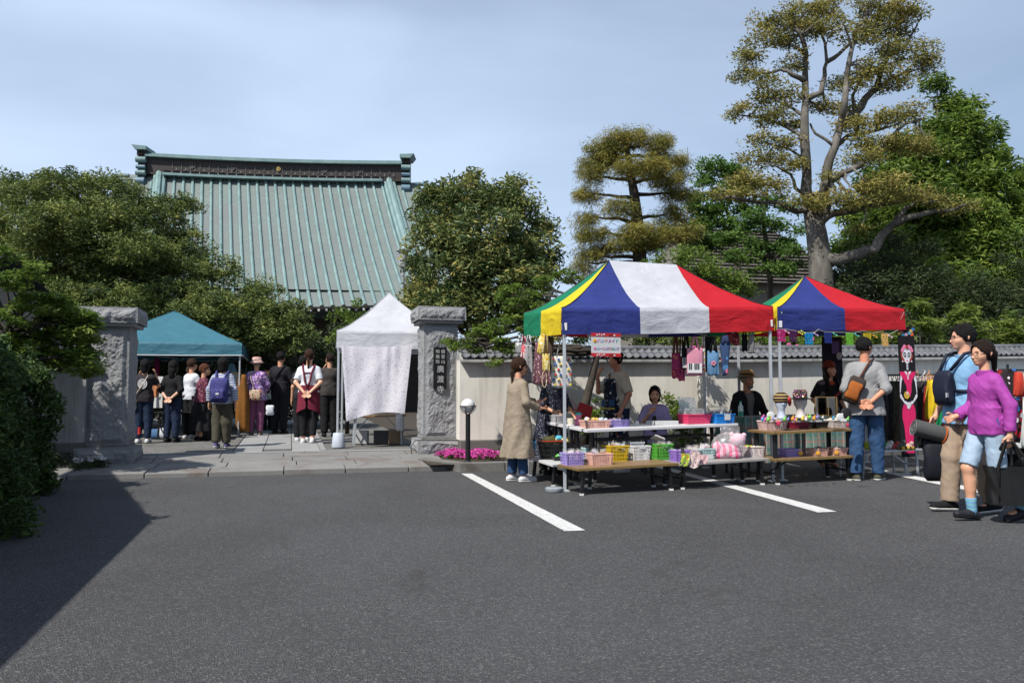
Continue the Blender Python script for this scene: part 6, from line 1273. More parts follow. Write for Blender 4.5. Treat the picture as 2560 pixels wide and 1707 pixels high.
    def part(nm, fn, lo_, hi_, m, qq=None, smooth=True):
        v_, f_ = mesh_sdf(fn, lo_, hi_, qq or q); 
        if len(v_): return link(nm, npmesh(nm, v_, f_, m, smooth), t_)
    def lerp3(a, b, t): return tuple(a[i] + (b[i] - a[i]) * t for i in range(3))
    def sleeves(d, X, Y, Z, sl, o, cuff=0.0):
        for s_ in 'LR':
            a, b, c = A['sh' + s_], A['el' + s_], A['wr' + s_]
            if sl <= 1: d = smin(d, seg(X, Y, Z, a, lerp3(a, b, sl), .05 * bk_ + o, .042 * bk_ + o + cuff, True), .03)
            else:
                d = smin(d, seg(X, Y, Z, a, b, .05 * bk_ + o, .042 * k + o), .03); d = smin(d, seg(X, Y, Z, b, lerp3(b, c, sl - 1), .042 * k + o, .034 * k + o + cuff, True), .025)
        return d
    def tube2(X, Y, Z, z1, z2, w1, w2, r1, r2, y1=0., y2=0., pl=0., npl=9):
        t = np.clip((z1 - Z) / (z1 - z2), 0, 1); w = w1 + (w2 - w1) * t; r = r1 + (r2 - r1) * t; yy = Y - (y1 + (y2 - y1) * t)
        dx = np.maximum(np.abs(X) - w, 0); rr = np.sqrt(dx * dx + yy * yy)
        if pl: r = r + pl * t * np.sin(npl * np.arctan2(yy, X) + 2 * np.sin(Z * 6))
        return np.maximum(np.maximum(rr - r, Z - z1), z2 - Z)
    if top:
        o = top.get('loose', .018) * .72; hem = top.get('hem', .86) * k; sl = top.get('sleeve', .5); fl = top.get('flare', 0.0); nk = top.get('neck', .028)
        def tf(X, Y, Z):
            d = None
            for p in torso(o): s = seg(X, Y, Z, *p); d = s if d is None else smin(d, s, .06 * k)
            d = sleeves(d, X, Y, Z, sl, top.get('sloose', top.get('loose', .018)) * .62, top.get('cuff', 0)); ch = J['waist'] if not top.get('coat') else J['chest']
            b_ = tube2(X, Y, Z, ch[2], hem, .055 * k, (.06 + fl * .3) * k, .095 * bk_ + o, (.106 * bulk + fl) * k + o, ch[1], J['pelvis'][1] * .5 + ch[1] * .1, top.get('pleat', .006), top.get('npl', 7)); d = smin(d, b_, .03)
            d = d + wrk(X, Y, Z, 34 / k, top.get('wr', .0035) * .75, len(label)) + .0014 * np.sin(70 * (Z + .7 * X - .5 * Y) + 6 * np.sin(17 * X + 13 * Y + 11 * Z)); d = np.maximum(d, hem - Z)
            nc = J['neck']; d = np.maximum(d, (Z - nc[2]) * .8 - .2 * (Y - nc[1]) - nk * k)
            return d
        lo2 = lo.copy(); lo2[2] = hem - .02; pd_ = .05 + fl; lo2[:2] -= pd_; hi2 = hi.copy(); hi2[:2] += pd_; hi2[2] = max(J['neck'][2] + .09, A['elL'][2] + .1, A['elR'][2] + .1, A['wrL'][2] + .08, A['wrR'][2] + .08)
        part(top.get('name', 'shirt'), tf, lo2, hi2, top['m'], q)
        if top.get('collar'):
            def cf(X, Y, Z):
                c = J['neck']; t = Z - (c[2] + .0); r = .066 * k + .10 * np.maximum(0, -t) ; dd = np.sqrt((X - c[0]) ** 2 + (Y - c[1] + t * .15) ** 2) - r; return np.maximum(np.maximum(np.abs(dd) - .008, t - .028 * k), -.06 * k - t)
            c = J['neck']; part('collar', cf, (c[0] - .14, c[1] - .14, c[2] - .08), (c[0] + .14, c[1] + .14, c[2] + .08), top['m'], q * .8)
    if bottom:
        kd = bottom.get('kind', 'pants'); wz = bottom.get('waist', 1.02) * k; o = bottom.get('loose', .016)
        if kd == 'skirt':
            hm = bottom['hem'] * k; fl = bottom.get('flare', .22)
            part('skirt', lambda X, Y, Z: tube2(X, Y, Z, wz, hm, .06 * k, .09 * k, .118 * k, fl * k, 0, 0, .022, 9) + wrk(X, Y, Z, 18, .004), (-.45 * k, -.4 * k, hm), (.45 * k, .4 * k, wz), bottom['m'])
        else:
            hm = bottom.get('hem', .06 if kd == 'pants' else .50); wd = bottom.get('wide', .058) * k
            def pf(X, Y, Z):
                d = seg(X, Y, Z, (J['pelvis'][0] - .06 * k, J['pelvis'][1], J['pelvis'][2]), (J['pelvis'][0] + .06 * k, J['pelvis'][1], J['pelvis'][2]), .104 * bk_ + o, .104 * bk_ + o)
                d = smin(d, seg(X, Y, Z, J['pelvis'], J['waist'], .104 * bk_ + o, .09 * bk_ + o), .04)
                for s_ in 'LR':
                    a, b, c = A['hi' + s_], A['kn' + s_], A['an' + s_]
                    if kd == 'shorts': l_ = seg(X, Y, Z, a, lerp3(a, b, bottom.get('len', .92)), .088 * bk_ + o, wd + .02 * k + o, True)
                    else: l_ = smin(seg(X, Y, Z, a, b, .088 * bk_ + o, wd + .012 * k + o), seg(X, Y, Z, b, lerp3(b, c, bottom.get('len', 1.0)), wd + .010 * k + o, wd + o * .5, True), .03)
                    d = smin(d, l_, .025) if s_ == 'L' else np.minimum(smin(d, l_, .02), d)
                return np.maximum(d + wrk(X, Y, Z, 34 / k, bottom.get('wr', .004) * .6, 2.) + .0014 * np.sin(60 * (Z + .8 * X) + 6 * np.sin(21 * X + 17 * Y + 9 * Z)), Z - wz)
            lo2 = np.array([min(lo[0], -.25 * k), lo[1] - .06, -.0]); hi2 = np.array([max(hi[0], .25 * k), hi[1] + .06, wz + .02]); 
            for s_ in 'LR':
                for j_ in ('hi', 'kn', 'an'): lo2 = np.minimum(lo2, np.array(A[j_ + s_]) - .14 * k); hi2 = np.maximum(hi2, np.array(A[j_ + s_]) + np.array([.14, .14, 0]) * k)
            lo2[2] = max(lo2[2], .0); part(bottom.get('name', 'trousers' if kd == 'pants' else 'shorts'), pf, lo2, hi2, bottom['m'])
    if shoes:
        for s_ in 'LR':
            a = A['an' + s_]; f = A['ft' + s_]; n_ = math.hypot(f[0], f[1]); fx, fy = f[0] / n_, f[1] / n_; pz = (f[2] if len(f) > 2 else 0); gz = max(0.0, a[2] - .085 * k)
            hl = (a[0] - fx * .045 * k, a[1] - fy * .045 * k, gz + .03 * k + max(0, -pz) * .0); to = (a[0] + fx * .165 * k, a[1] + fy * .165 * k, gz * .25 + .026 * k + max(0, pz))
            hl = (hl[0], hl[1], gz + .032 * k); md = (a[0] + fx * .05 * k, a[1] + fy * .05 * k, (gz * .7 + .055 * k))
            def sf(X, Y, Z): 
                d = smin(seg(X, Y, Z, hl, to, .042 * k, .038 * k), seg(X, Y, Z, (a[0], a[1], a[2] - .02 * k), md, .044 * k, .040 * k), .02); return d
            sl_ = lambda X, Y, Z: hl[2] - .012 * k + (to[2] - hl[2]) * ((X - hl[0]) * fx + (Y - hl[1]) * fy) / (.21 * k)
            bb = [min(hl[i], to[i], a[i]) - .09 for i in range(3)], [max(hl[i], to[i], a[i]) + .09 for i in range(3)]
            sh_ = part('shoe', lambda X, Y, Z: np.maximum(sf(X, Y, Z), sl_(X, Y, Z) - Z), bb[0], bb[1], shoes[0], min(q, .010))
            so_ = part('sole', lambda X, Y, Z: np.maximum(np.maximum(sf(X, Y, Z) - .004, Z - sl_(X, Y, Z) - .004), sl_(X, Y, Z) - .024 * k - Z), bb[0], bb[1], shoes[1], min(q, .010))
            if so_ and sh_: so_.parent = sh_
    def headpart(nm, fn, lo_, hi_, m, qq=None):
        v_, f_ = mesh_sdf(fn, lo_, hi_, qq or max(.008, q * .75))
        if len(v_):
            vv = np.c_[v_ * hs, np.ones(len(v_))] @ np.array(Hm).T; return link(nm, npmesh(nm, vv[:, :3], f_, m, True), t_)
    def hpt(p): return Hm @ (Vector(p) * hs)
    if hair:
        st, hm_ = hair[0], hair[1]
        def hf(X, Y, Z):
            cr = (np.sqrt((X / .076) ** 2 + ((Y - .006) / .094) ** 2 + ((Z - .124) / .094) ** 2) - 1) * .08 - .016 - wrk(X, Y, Z, 60, .003) - .0035 * np.sin(34 * np.arctan2(Y, X) + 40 * Z * np.sign(X))
            if st == 'short': cr = np.maximum(cr, .055 - Z + np.maximum(0, -Y) * .9)
            elif st == 'buzz': cr = np.maximum(cr + .008, .06 - Z + np.maximum(0, -Y) * 1.0)
            elif st in ('bob', 'long'):
                s = seg(X, Y, Z, (0, .028, .10), (0, .045, .0), .084, .066); s2 = seg(X, Y, Z, (-.06, .01, .08), (-.066, .014, .01), .022, .016); s3 = seg(X, Y, Z, (.06, .01, .08), (.066, .014, .01), .022, .016); cr = smin(smin(smin(cr, s, .03), s2, .02), s3, .02)
                if st == 'long':
                    cr = smin(cr, seg(X, Y, Z, (0, .06, .0), (0, .085, hair[2] if len(hair) > 2 else -.22), .075, .05), .03)
                    if len(hair) > 3:
                        for sg in (-1, 1): cr = smin(cr, seg(X, Y, Z, (sg * .07, -.005, .03), (sg * .10, -.075, hair[2]), .032, .022), .02)
            else:
                cr = np.maximum(cr, .02 - Z + np.maximum(0, -Y + .01) * 1.0)
                if st == 'pony': cr = smin(cr, seg(X, Y, Z, (0, .085, .115), (0, .125, .10), .03, .026), .02); cr = smin(cr, seg(X, Y, Z, (0, .125, .10), (0, .12, -.10), .034, .018), .015)
                if st == 'lowpony': cr = smin(cr, seg(X, Y, Z, (0, .07, .05), (0, .105, .02), .030, .022), .02); cr = smin(cr, seg(X, Y, Z, (0, .105, .02), (0, .10, -.13), .026, .016), .012)
                if st == 'bun': cr = smin(cr, seg(X, Y, Z, (0, .10, .15), (0, .115, .155), .036, .036), .012)
            fc = np.maximum(np.maximum(Y + .038 - .25 * np.abs(X), Z - (.172 - 2.2 * X * X * 6)), np.abs(X) - .079); cut = np.maximum(-(fc), -1e3)
            return np.maximum(cr, cut)
        zz = -.36 if st == 'long' else -.18
        headpart('hair', hf, (-.16, -.14, zz), (.16, .18, .26), hm_)
    if face:
        for sg in (-1, 1):
            mb = MB(); mb.ball(hpt((sg * .031, -.0885, .094)), .0105 * hs, 8, (1.35, .7, .62 if not smile else .35)); mb.build('eye', M_EYE, t_, world=False, smooth=True)
            mb = MB(); mb.tube([hpt((sg * .016, -.098, .112)), hpt((sg * .032, -.097, .117)), hpt((sg * .048, -.086, .112))], .0032, 5); mb.build('eyebrow', hair[1] if hair else H_BLK, t_, world=False)
        if smile:
            mb = MB(); mb.tube([hpt((-.024, -.083, .042)), hpt((-.012, -.094, .035)), hpt((.012, -.094, .035)), hpt((.024, -.083, .042))], [.003, .007, .007, .003], 7); mb.build('teeth', M_TEETH, t_, world=False, smooth=True)
            mb = MB(); mb.tube([hpt((-.026, -.090, .036)), hpt((-.012, -.097, .026)), hpt((.012, -.097, .026)), hpt((.026, -.090, .036))], [.003, .005, .005, .003], 6); mb.build('lips', M_LIP, t_, world=False, smooth=True)
        else:
            mb = MB(); mb.tube([hpt((-.024, -.094, .034)), hpt((-.008, -.105, .036)), hpt((.008, -.105, .036)), hpt((.024, -.094, .034))], [.003, .006, .006, .003], 7); mb.build('lips', M_LIP, t_, world=False, smooth=True)
    ctx = dict(t=t_, J=J, A=A, hpt=hpt, Hm=Hm, hs=hs, k=k, part=part, tube2=tube2, torso=torso, q=q, M=Matrix.Translation((x, y, z0)) @ Matrix.Rotation(rz, 4, 'Z'), arm=arm, leg=leg)
    return ctx
def feet(px, py): g_ = G(px, py); return g_
def hgt(g_, px, py): return P(px, py, g_.y).z - g_.z
BACK = math.pi   # facing away from the camera
BEH = dict(elL=(.225, .08, 1.11), wrL=(.055, .165, .93), elR=(-.225, .08, 1.11), wrR=(-.055, .165, .93)); BEHH = {'L': ((-.75, .15, -.55), (0, 1, .2), .3), 'R': ((.75, .15, -.55), (0, 1, .2), .3)}
C_ = cloth
def strap(ctx, pts, w, m, name='strap', thick=.006, parent=None):
    mb = MB(); mb.tube([ctx['M'] @ Vector(p) for p in pts], w / 2, 6, sx=1); return mb
def W_(ctx, p): return ctx['M'] @ Vector(p)
def bagmesh(mb, c, w, d, h, M, r=.25, n=10, mi=0):
    """soft bag: superellipse cross-sections, slightly fuller at the bottom"""
    prof = []
    b = len(mb.v); L_ = 12; ns = 20
    for i in range(L_ + 1):
        f = i / L_; ff = math.sin(math.pi * min(1, max(0, f)) ) ** .35 if 0 < f < 1 else .05
        for kx in range(ns):
            a = 2 * math.pi * kx / ns; ca, sa = math.cos(a), math.sin(a); e_ = .6; xx = math.copysign(abs(ca) ** e_, ca) * w / 2 * (.82 + .18 * ff) * (1 if 0 < f < 1 else .9); yy = math.copysign(abs(sa) ** e_, sa) * d / 2 * ff * (1.1 - .3 * f)
            mb.v.append(tuple(Vector(c) + M @ Vector((xx + .008 * math.sin(f * 9 + kx), yy, (f - .5) * h))))
    for i in range(L_):
        for kx in range(ns): mb.f.append((b + i * ns + kx, b + i * ns + (kx + 1) % ns, b + (i + 1) * ns + (kx + 1) % ns, b + (i + 1) * ns + kx)); mb.m.append(mi)
    mb.f.append(tuple(b + kx for kx in reversed(range(ns)))); mb.m.append(mi); e_ = b + L_ * ns; mb.f.append(tuple(e_ + kx for kx in range(ns))); mb.m.append(mi); return mb
def bag(label, name, base, parts, cat='bag'):
    t_ = thing(name, label, cat, base)
    for nm, mb, m, sm in parts: mb.build(nm, m, t_, smooth=sm)
    return t_
JEAN = C_('denim_blue', (.035, .085, .19), .3); JEAND = C_('denim_dark', (.014, .026, .058), .3); BLKC = C_('cloth_black', (.011, .011, .013), .2); CHAR = C_('cloth_charcoal', (.030, .026, .030), .2); NAVY = C_('cloth_navy', (.012, .018, .045), .2)
WSH = C_('cloth_white', (.66, .68, .74), .06); SH_W = C_('shoe_white', (.64, .64, .66), .08); SH_B = C_('shoe_black', (.012, .012, .014), .2)
# yard visitors (backs to the camera)
g_ = feet(357, 1106)
a = person('person in a charcoal tee with a white back print and cream bag', g_.x, g_.y, hgt(g_, 357, 902), BACK + .15, dict(elL=(.26, -.10, 1.18), wrL=(.17, -.20, 1.40), elR=(-.26, -.10, 1.18), wrR=(-.17, -.20, 1.40)), top=dict(m=CHAR, hem=.84, sleeve=.75, loose=.03), bottom=dict(m=JEAND, len=.98), shoes=(SH_W, M_SOLE), hair=('bob', H_BLK))
mb = MB(); cprint = Vector((0, .150, 1.22)) ; kk = a['k']
for i in range(26):
    an = i * 2 * math.pi / 26; mb.box(W_(a, (math.cos(an) * .085 * kk, .150 * kk, (1.22 + math.sin(an) * .095) * kk)), (.014, .006, .018), rz=.15)
for i in range(40):
    an = i * 2.4; rr = .07 * math.sqrt(i / 40); mb.box(W_(a, (math.cos(an) * rr * kk, .152 * kk, (1.22 + math.sin(an) * rr * 1.1) * kk)), (.012, .006, .016), rz=.15)
o = mb.build('back_print', M_WHITE, None); o.parent = a['t']; o.matrix_parent_inverse = a['M'].inverted(); o['label'] = 'round white print on the shirt back'
mb = MB(); mb.tube([W_(a, (-.10 * kk, .12 * kk, 1.40 * kk)), W_(a, (.02, .165 * kk, 1.15 * kk)), W_(a, (.17, .14 * kk, .90 * kk))], .009, 6); mb2 = bagmesh(MB(), W_(a, (.21 * kk, .10, .80 * kk)), .17, .08, .18, Matrix.Rotation(.2, 3, 'Z'))
bag('cream leather shoulder bag worn over the charcoal tee', 'shoulder_bag', W_(a, (.21 * kk, .10, .70 * kk)), [('strap', mb, C_('strap_cream', (.55, .46, .38)), True), ('pouch', mb2, C_('bag_cream', (.50, .40, .30)), True)])
g_ = feet(428, 1104); a = person('long haired person in a black top with hands clasped behind', g_.x, g_.y, hgt(g_, 432, 905), BACK - .05, BEH, hands=BEHH, top=dict(m=BLKC, hem=.86, sleeve=1.35, loose=.024), bottom=dict(m=JEAND), shoes=(SH_B, SH_B), hair=('long', H_BLK, -.10), tone='#d2a18a')
g_ = feet(462, 1098); a = person('short brown haired person in a white shirt behind the black top', g_.x, g_.y + .25, hgt(g_, 452, 900), BACK - .5, dict(elR=(-.25, -.06, 1.12), wrR=(-.16, -.24, 1.0)), top=dict(m=WSH, hem=.84, sleeve=1.8), bottom=dict(m=BLKC), shoes=(SH_W, M_SOLE), hair=('short', H_BRN))
g_ = P(475, 1000, 17.0); a = person('person in a teal shirt working behind the yard table', g_.x, 17.0, 1.50, .2, lean=.3, top=dict(m=C_('cloth_teal', (.05, .15, .16)), hem=.86, sleeve=.6), bottom=dict(m=BLKC), hair=('short', H_BLK), q=.017)
g_ = feet(500, 1100)
a = person('auburn haired person in a burgundy patterned top and black skirt', g_.x, g_.y, hgt(g_, 502, 914), BACK - .9, dict(elR=(-.24, -.05, 1.12), wrR=(-.14, -.24, 1.12), elL=(.24, .0, 1.12), wrL=(.16, -.22, 1.1)), lean=.10, hyaw=-.45, top=dict(m=spots('burgundy_print', (.10, .022, .045), ['#8a4a5c', '#5b1f31', '#a87a86'], 36, .42), hem=.86, sleeve=.95, loose=.03, flare=.03), bottom=dict(kind='skirt', m=BLKC, hem=.20, flare=.24), shoes=(SH_B, SH_B), hair=('short', H_RED), face=True)
g_ = feet(553, 1119)
STRP = stripes('breton_stripes', (.62, .64, .70), (.05, .09, .26), 36, 2, .5)
a = person('person in a blue and white striped shirt and olive trousers walking away', g_.x, g_.y, hgt(g_, 556, 897), BACK + .05, dict(elL=(.235, .03, 1.11), wrL=(.245, .0, .87), elR=(-.235, .05, 1.11), wrR=(-.26, .05, .87), anL=(.085, .06, .10), anR=(-.075, -.06, .085)), top=dict(m=STRP, hem=.84, sleeve=1.9, loose=.03), bottom=dict(m=C_('olive_cloth', (.075, .068, .048)), wide=.07, len=.97), shoes=(C_('shoe_purple', (.10, .085, .22)), M_SOLE), hair=('bob', H_BLK)); kk = a['k']
M_BP = spots('backpack_print', (.045, .045, .17), ['#8d90c8', '#5a5ea6', '#2c2f6e'], 70, .3)
mb = bagmesh(MB(), W_(a, (0, .20 * kk, 1.10 * kk)), .30, .17, .42, Matrix.Rotation(.05, 3, 'Z')); mp_ = bagmesh(MB(), W_(a, (0, .285 * kk, 1.02 * kk)), .22, .07, .19, Matrix.Rotation(.05, 3, 'Z')); ms = MB()
for sg in (-1, 1): ms.tube([W_(a, (sg * .06 * kk, .16, 1.27 * kk)), W_(a, (sg * .10 * kk, .10 * kk, 1.41 * kk)), W_(a, (sg * .115 * kk, .01, 1.455 * kk)), W_(a, (sg * .12 * kk, -.10 * kk, 1.38 * kk)), W_(a, (sg * .15 * kk, -.12 * kk, 1.2 * kk)), W_(a, (sg * .15 * kk, .10 * kk, .98 * kk))], .020, 6)
ml = MB(); ml.box(W_(a, (0, .326 * kk, 1.03 * kk)), (.05, .006, .03), .05)
bag('navy patterned backpack on the striped shirt', 'backpack', W_(a, (0, .2, .88 * kk)), [('pack', mb, M_BP, True), ('front_pocket', mp_, M_BP, True), ('strap', ms, M_BP, True), ('patch', ml, M_CAPW, False)], 'backpack')
g_ = feet(638, 1089)
a = person('person in a pink bucket hat, purple blouse and mauve trousers', g_.x, g_.y, hgt(g_, 637, 897) , BACK + .1, dict(elL=(.23, -.04, 1.14), wrL=(.19, -.17, 1.0), elR=(-.23, -.04, 1.14), wrR=(-.19, -.17, 1.0)), top=dict(m=spots('purple_blouse_print', (.20, .10, .34), ['#c9b5d8', '#8a63ac', '#d6a9b8', '#5d3f8a'], 26, .5, base2=(.42, .30, .50)), hem=.78, sleeve=1.8, loose=.04, flare=.03), bottom=dict(m=C_('mauve_cloth', (.25, .085, .17)), wide=.062, len=.97), shoes=(C_('shoe_taupe', (.16, .125, .11)), M_SOLE), hair=('short', H_GRY)); kk = a['k']
HATP = C_('hat_pink', (.62, .38, .34)); mb = MB(); mb.lathe([(.150, .105), (.152, .110), (.112, .150), (.104, .152), (.100, .205), (.085, .232), (.04, .240), (.001, .241)], 22, M=None); mb.v = [tuple(a['hpt'](v)) for v in mb.v]; mb.build('bucket_hat', HATP, a['t'], world=False, smooth=True)
mb = MB(); mb.tube([W_(a, (.10 * kk, .06, 1.43 * kk)), W_(a, (.09 * kk, .16 * kk, 1.25 * kk)), W_(a, (-.02 * kk, .19 * kk, 1.0 * kk))], .008, 6); mb2 = bagmesh(MB(), W_(a, (-.03 * kk, .22 * kk, .90 * kk)), .24, .08, .22, Matrix.Rotation(.1, 3, 'Z'))
bag('beige floral shoulder bag over the purple blouse', 'shoulder_bag', W_(a, (-.03, .22, .78 * kk)), [('strap', mb, C_('strap_cream', (.55, .46, .38)), True), ('pouch', mb2, spots('bag_floral', '#b8a48c', ['#b5605a', '#3d3a34', '#c98a80'], 20, .4), True)])
g_ = feet(698, 1085)
a = person('tall man in black shirt and trousers with a black sling bag', g_.x, g_.y, hgt(g_, 708, 882), BACK - .2, dict(elL=(.25, -.03, 1.13), wrL=(.20, -.20, 1.03), elR=(-.25, -.03, 1.13), wrR=(-.22, -.20, 1.05)), top=dict(m=C_('polo_black', (.016, .015, .020), .2), hem=.83, sleeve=.9, loose=.03), bottom=dict(m=C_('trouser_black', (.014, .014, .019), .2), wide=.068), shoes=(SH_B, C_('sole_amber', (.30, .17, .03))), hair=('short', H_BLK), sw=1.08, bulk=1.06); kk = a['k']
mb = MB(); mb.tube([W_(a, (-.13 * kk, .06, 1.43 * kk)), W_(a, (-.04 * kk, .16 * kk, 1.28 * kk)), W_(a, (.15 * kk, .17 * kk, 1.05 * kk))], .016, 6); mb2 = bagmesh(MB(), W_(a, (.17 * kk, .19 * kk, 1.0 * kk)), .17, .12, .30, Matrix.Rotation(.5, 3, 'Y'))
bag('black sling bag worn by the tall man in black', 'sling_bag', W_(a, (.17, .19, .85 * kk)), [('strap', mb, BLKC, True), ('pouch', mb2, C_('nylon_black', (.014, .014, .018), .2, .5), True)])
g_ = P(755, 1084, 15.4); a = person('dark haired person in a dark patterned top behind the burgundy apron', g_.x, 15.4, 1.60, BACK + .3, top=dict(m=spots('dark_print', (.02, .02, .025), ['#4a4a52', '#77757c'], 50, .3), hem=.86, sleeve=.8), bottom=dict(m=BLKC), shoes=(SH_W, M_SOLE), hair=('lowpony', H_BLK), q=.016)
g_ = feet(770, 1108)
a = person('person in a white tee and burgundy cross back apron with hands behind', g_.x, g_.y, hgt(g_, 770, 876), BACK + .05, dict(BEH, anL=(.09, .0, .085), anR=(-.09, .06, .10)), hands=BEHH, top=dict(m=WSH, hem=.92, sleeve=.80, loose=.030, sloose=.035), bottom=dict(m=BLKC, len=.88, wide=.052, loose=.018), shoes=(SH_W, M_SOLE), hair=('lowpony', H_BRN), tone='#cf9f86'); kk = a['k']
AP = C_('apron_burgundy', (.17, .018, .040)); mb = MB()
mb.grid(lambda i, j: Vector((kk * (.155 + .03 * j) * math.cos(math.radians(200 - 220 * i) ) * 1.0 * (1.12), kk * (-.145 - .02 * j) * -math.sin(math.radians(200 - 220 * i)) * -1, kk * (1.05 - .52 * j))), 24, 10)
o = mb.build('apron', AP, a['t'], world=False, smooth=True)
def apron_side(sg):
    m_ = MB()
    def fn(i, j): an = math.radians(-15 + 100 * i) ; return Vector((sg * kk * (.185 + .035 * j) * math.cos(an), kk * (.150 + .03 * j) * math.sin(an), kk * (1.06 - .56 * j * (1 - .25 * i))))
    m_.grid(fn, 10, 8); m_.build('apron_wrap', AP, a['t'], world=False, smooth=True)
apron_side(1); apron_side(-1)
for sg in (-1, 1):
    mb = MB(); mb.tube([Vector((sg * .10 * kk, -.02, 1.445 * kk)), Vector((sg * .105 * kk, .08 * kk, 1.405 * kk)), Vector((sg * .07 * kk, .135 * kk, 1.28 * kk)), Vector((sg * .045 * kk, .150 * kk, 1.12 * kk)), Vector((sg * -.02 * kk, .155 * kk, 1.0 * kk))], .017, 6); mb.build('apron_strap', AP, a['t'], world=False, smooth=True)
mb = MB(); mb.bar(Vector((-.075 * kk, .137 * kk, 1.29 * kk)), Vector((.075 * kk, .137 * kk, 1.29 * kk)), .022, .012); mb.build('apron_strap', AP, a['t'], world=False)
g_ = feet(822, 1090)
a = person('person in dark grey clothes holding a hand to the mouth by the white tent', g_.x, g_.y, hgt(g_, 817, 886), BACK + .35, dict(elL=(.24, -.08, 1.15), wrL=(.10, -.20, 1.40), elR=(-.23, -.02, 1.12), wrR=(-.18, -.12, .95)), hyaw=.35, top=dict(m=C_('cloth_brown_grey', (.055, .048, .045), .2), hem=.84, sleeve=1.6, loose=.035), bottom=dict(m=BLKC, wide=.07), shoes=(SH_B, SH_B), hair=('short', H_DBR)); kk = a['k']
mb = bagmesh(MB(), W_(a, (-.23 * kk, .06, .98 * kk)), .30, .12, .24, Matrix.Rotation(.3, 3, 'Z')); ms = MB(); ms.tube([W_(a, (-.30 * kk, .06, 1.1 * kk)), W_(a, (-.25 * kk, .0, 1.38 * kk)), W_(a, (-.18 * kk, .06, 1.1 * kk))], .010, 6)
bag('navy tote bag on the arm of the person by the white tent', 'tote_bag', W_(a, (-.23, .06, .85 * kk)), [('pouch', mb, C_('bag_navy', (.02, .024, .06)), True), ('strap', ms, C_('bag_navy', (.02, .024, .06)), True)])
g_ = P(668, 1060, 18.6); a = person('person in a white patterned top partly hidden behind the man in black', g_.x, 18.6, 1.52, BACK + .8, top=dict(m=spots('white_green_print', (.52, .56, .52), ['#5f8f70', '#d9dcd6', '#8aa0a6'], 24, .4), hem=.80, sleeve=1.2, loose=.03), bottom=dict(m=BLKC), shoes=(SH_B, SH_B), hair=('short', H_BLK), q=.018)
mb = bagmesh(MB(), Vector((P(675, 1020, 16.1).x, 16.1, P(675, 1025, 16.1).z)), .15, .10, .20, Matrix.Rotation(.3, 3, 'Z')); mb.solo('carrier_bag', C_('plastic_white', (.62, .66, .72), .1), Vector((P(675, 1020, 16.1).x, 16.1, P(675, 1045, 16.1).z)), 'white plastic carrier bag beside the man in black', 'bag', smooth=True)
# stall front: woman in the beige coat
COAT = C_('coat_beige', (.30, .245, .185), .1, .8, .3)
g_ = feet(1292, 1203)
a = person('woman in a long beige trench coat reaching towards the stall', g_.x, g_.y, hgt(g_, 1275, 899), R(118), dict(elL=(.20, -.16, 1.13), wrL=(.13, -.40, 1.10), elR=(-.24, -.02, 1.10), wrR=(-.20, -.24, 1.02), anL=(.10, .03, .085), anR=(-.10, -.06, .085)), lean=.05, hyaw=-.1, hands={'L': ((-.1, -.95, .25), (0, 0, 1), .25), 'R': ((.1, -.9, 0), (0, 0, -1), .4)}, top=dict(m=COAT, name='trench_coat', hem=.33, sleeve=1.9, loose=.032, sloose=.028, flare=.07, coat=True, pleat=.016, npl=6, collar=True, neck=.03, wr=.003), bottom=dict(m=JEAN, len=.95), shoes=(SH_W, M_SOLE), hair=('lowpony', H_BRN), tone='#c8957c', face=True, q=.0105)
# shoe stripes
# person in the dark speckled dress reaching over the white table
DRS = spots('speckled_dress', (.022, .024, .040), ['#9aa0b2', '#646a80', '#c4c8d2'], 55, .26)
g_ = P(1372, 1000, 11.35); a = person('person in a dark speckled dress leaning behind the hanging clothes', g_.x, 11.35, 1.56, R(40), dict(elL=(.22, -.20, 1.02), wrL=(.10, -.46, .90), elR=(-.24, -.10, 1.05), wrR=(-.18, -.30, .95)), lean=.28, hands={'L': ((-.1, -.7, -.7), (0, -.6, .6), .5)}, top=dict(m=DRS, name='dress', hem=.30, sleeve=1.2, loose=.03, flare=.10, coat=True, pleat=.02), bottom=dict(m=BLKC), shoes=(SH_B, SH_B), hair=('short', H_BLK))
# seller in the cream blouse with patchwork apron
g_ = P(1548, 1000, 11.65); CRM = C_('blouse_cream', (.60, .545, .46), .08)
a = person('stall keeper in a cream blouse and patchwork denim apron, hand at mouth', g_.x, 11.65, 1.72, R(-62), dict(elR=(-.20, -.22, 1.14), wrR=(-.10, -.30, 1.36), elL=(.24, .0, 1.10), wrL=(.20, -.12, .86)), hands={'R': ((.4, .1, .9), (0, 1, 0), .9), 'L': ((0, -.25, -.95), (-1, 0, 0), .3)}, lean=.06, hpitch=.15, top=dict(m=CRM, name='blouse', hem=.90, sleeve=.90, loose=.045, sloose=.045), bottom=dict(m=spots('skirt_patch', (.02, .03, .06), ['#c4592a', '#d8d8d2', '#24406a'], 14, .36), waist=1.0), shoes=(SH_W, M_SOLE), hair=('bun', H_BLK), tone='#b78169', q=.0115)
kk = a['k']; mb = MB(); PATCH = spots('apron_patch', (.016, .018, .03), ['#cfd4da', '#20466e', '#33363c', '#8a9099'], 22, .33)
mb.grid(lambda i, j: Vector(((i - .5) * .36 * kk * (.75 + .35 * min(1, j * 1.6)), kk * (-.165 - .02 * math.sin(j * 2) + .10 * abs(i - .5) ** 1.6 * 2.2) - .07 * (1 - j) * kk, kk * (1.32 - .75 * j))), 12, 16); mb.build('apron', PATCH, a['t'], world=False, smooth=True)
mb = MB(); mb.box(Vector((.0, -.195 * kk, .98 * kk)), (.30 * kk, .03, .10 * kk)); mb.build('apron_pocket', C_('pocket_blue', (.03, .09, .20)), a['t'], world=False, bevel=.008)
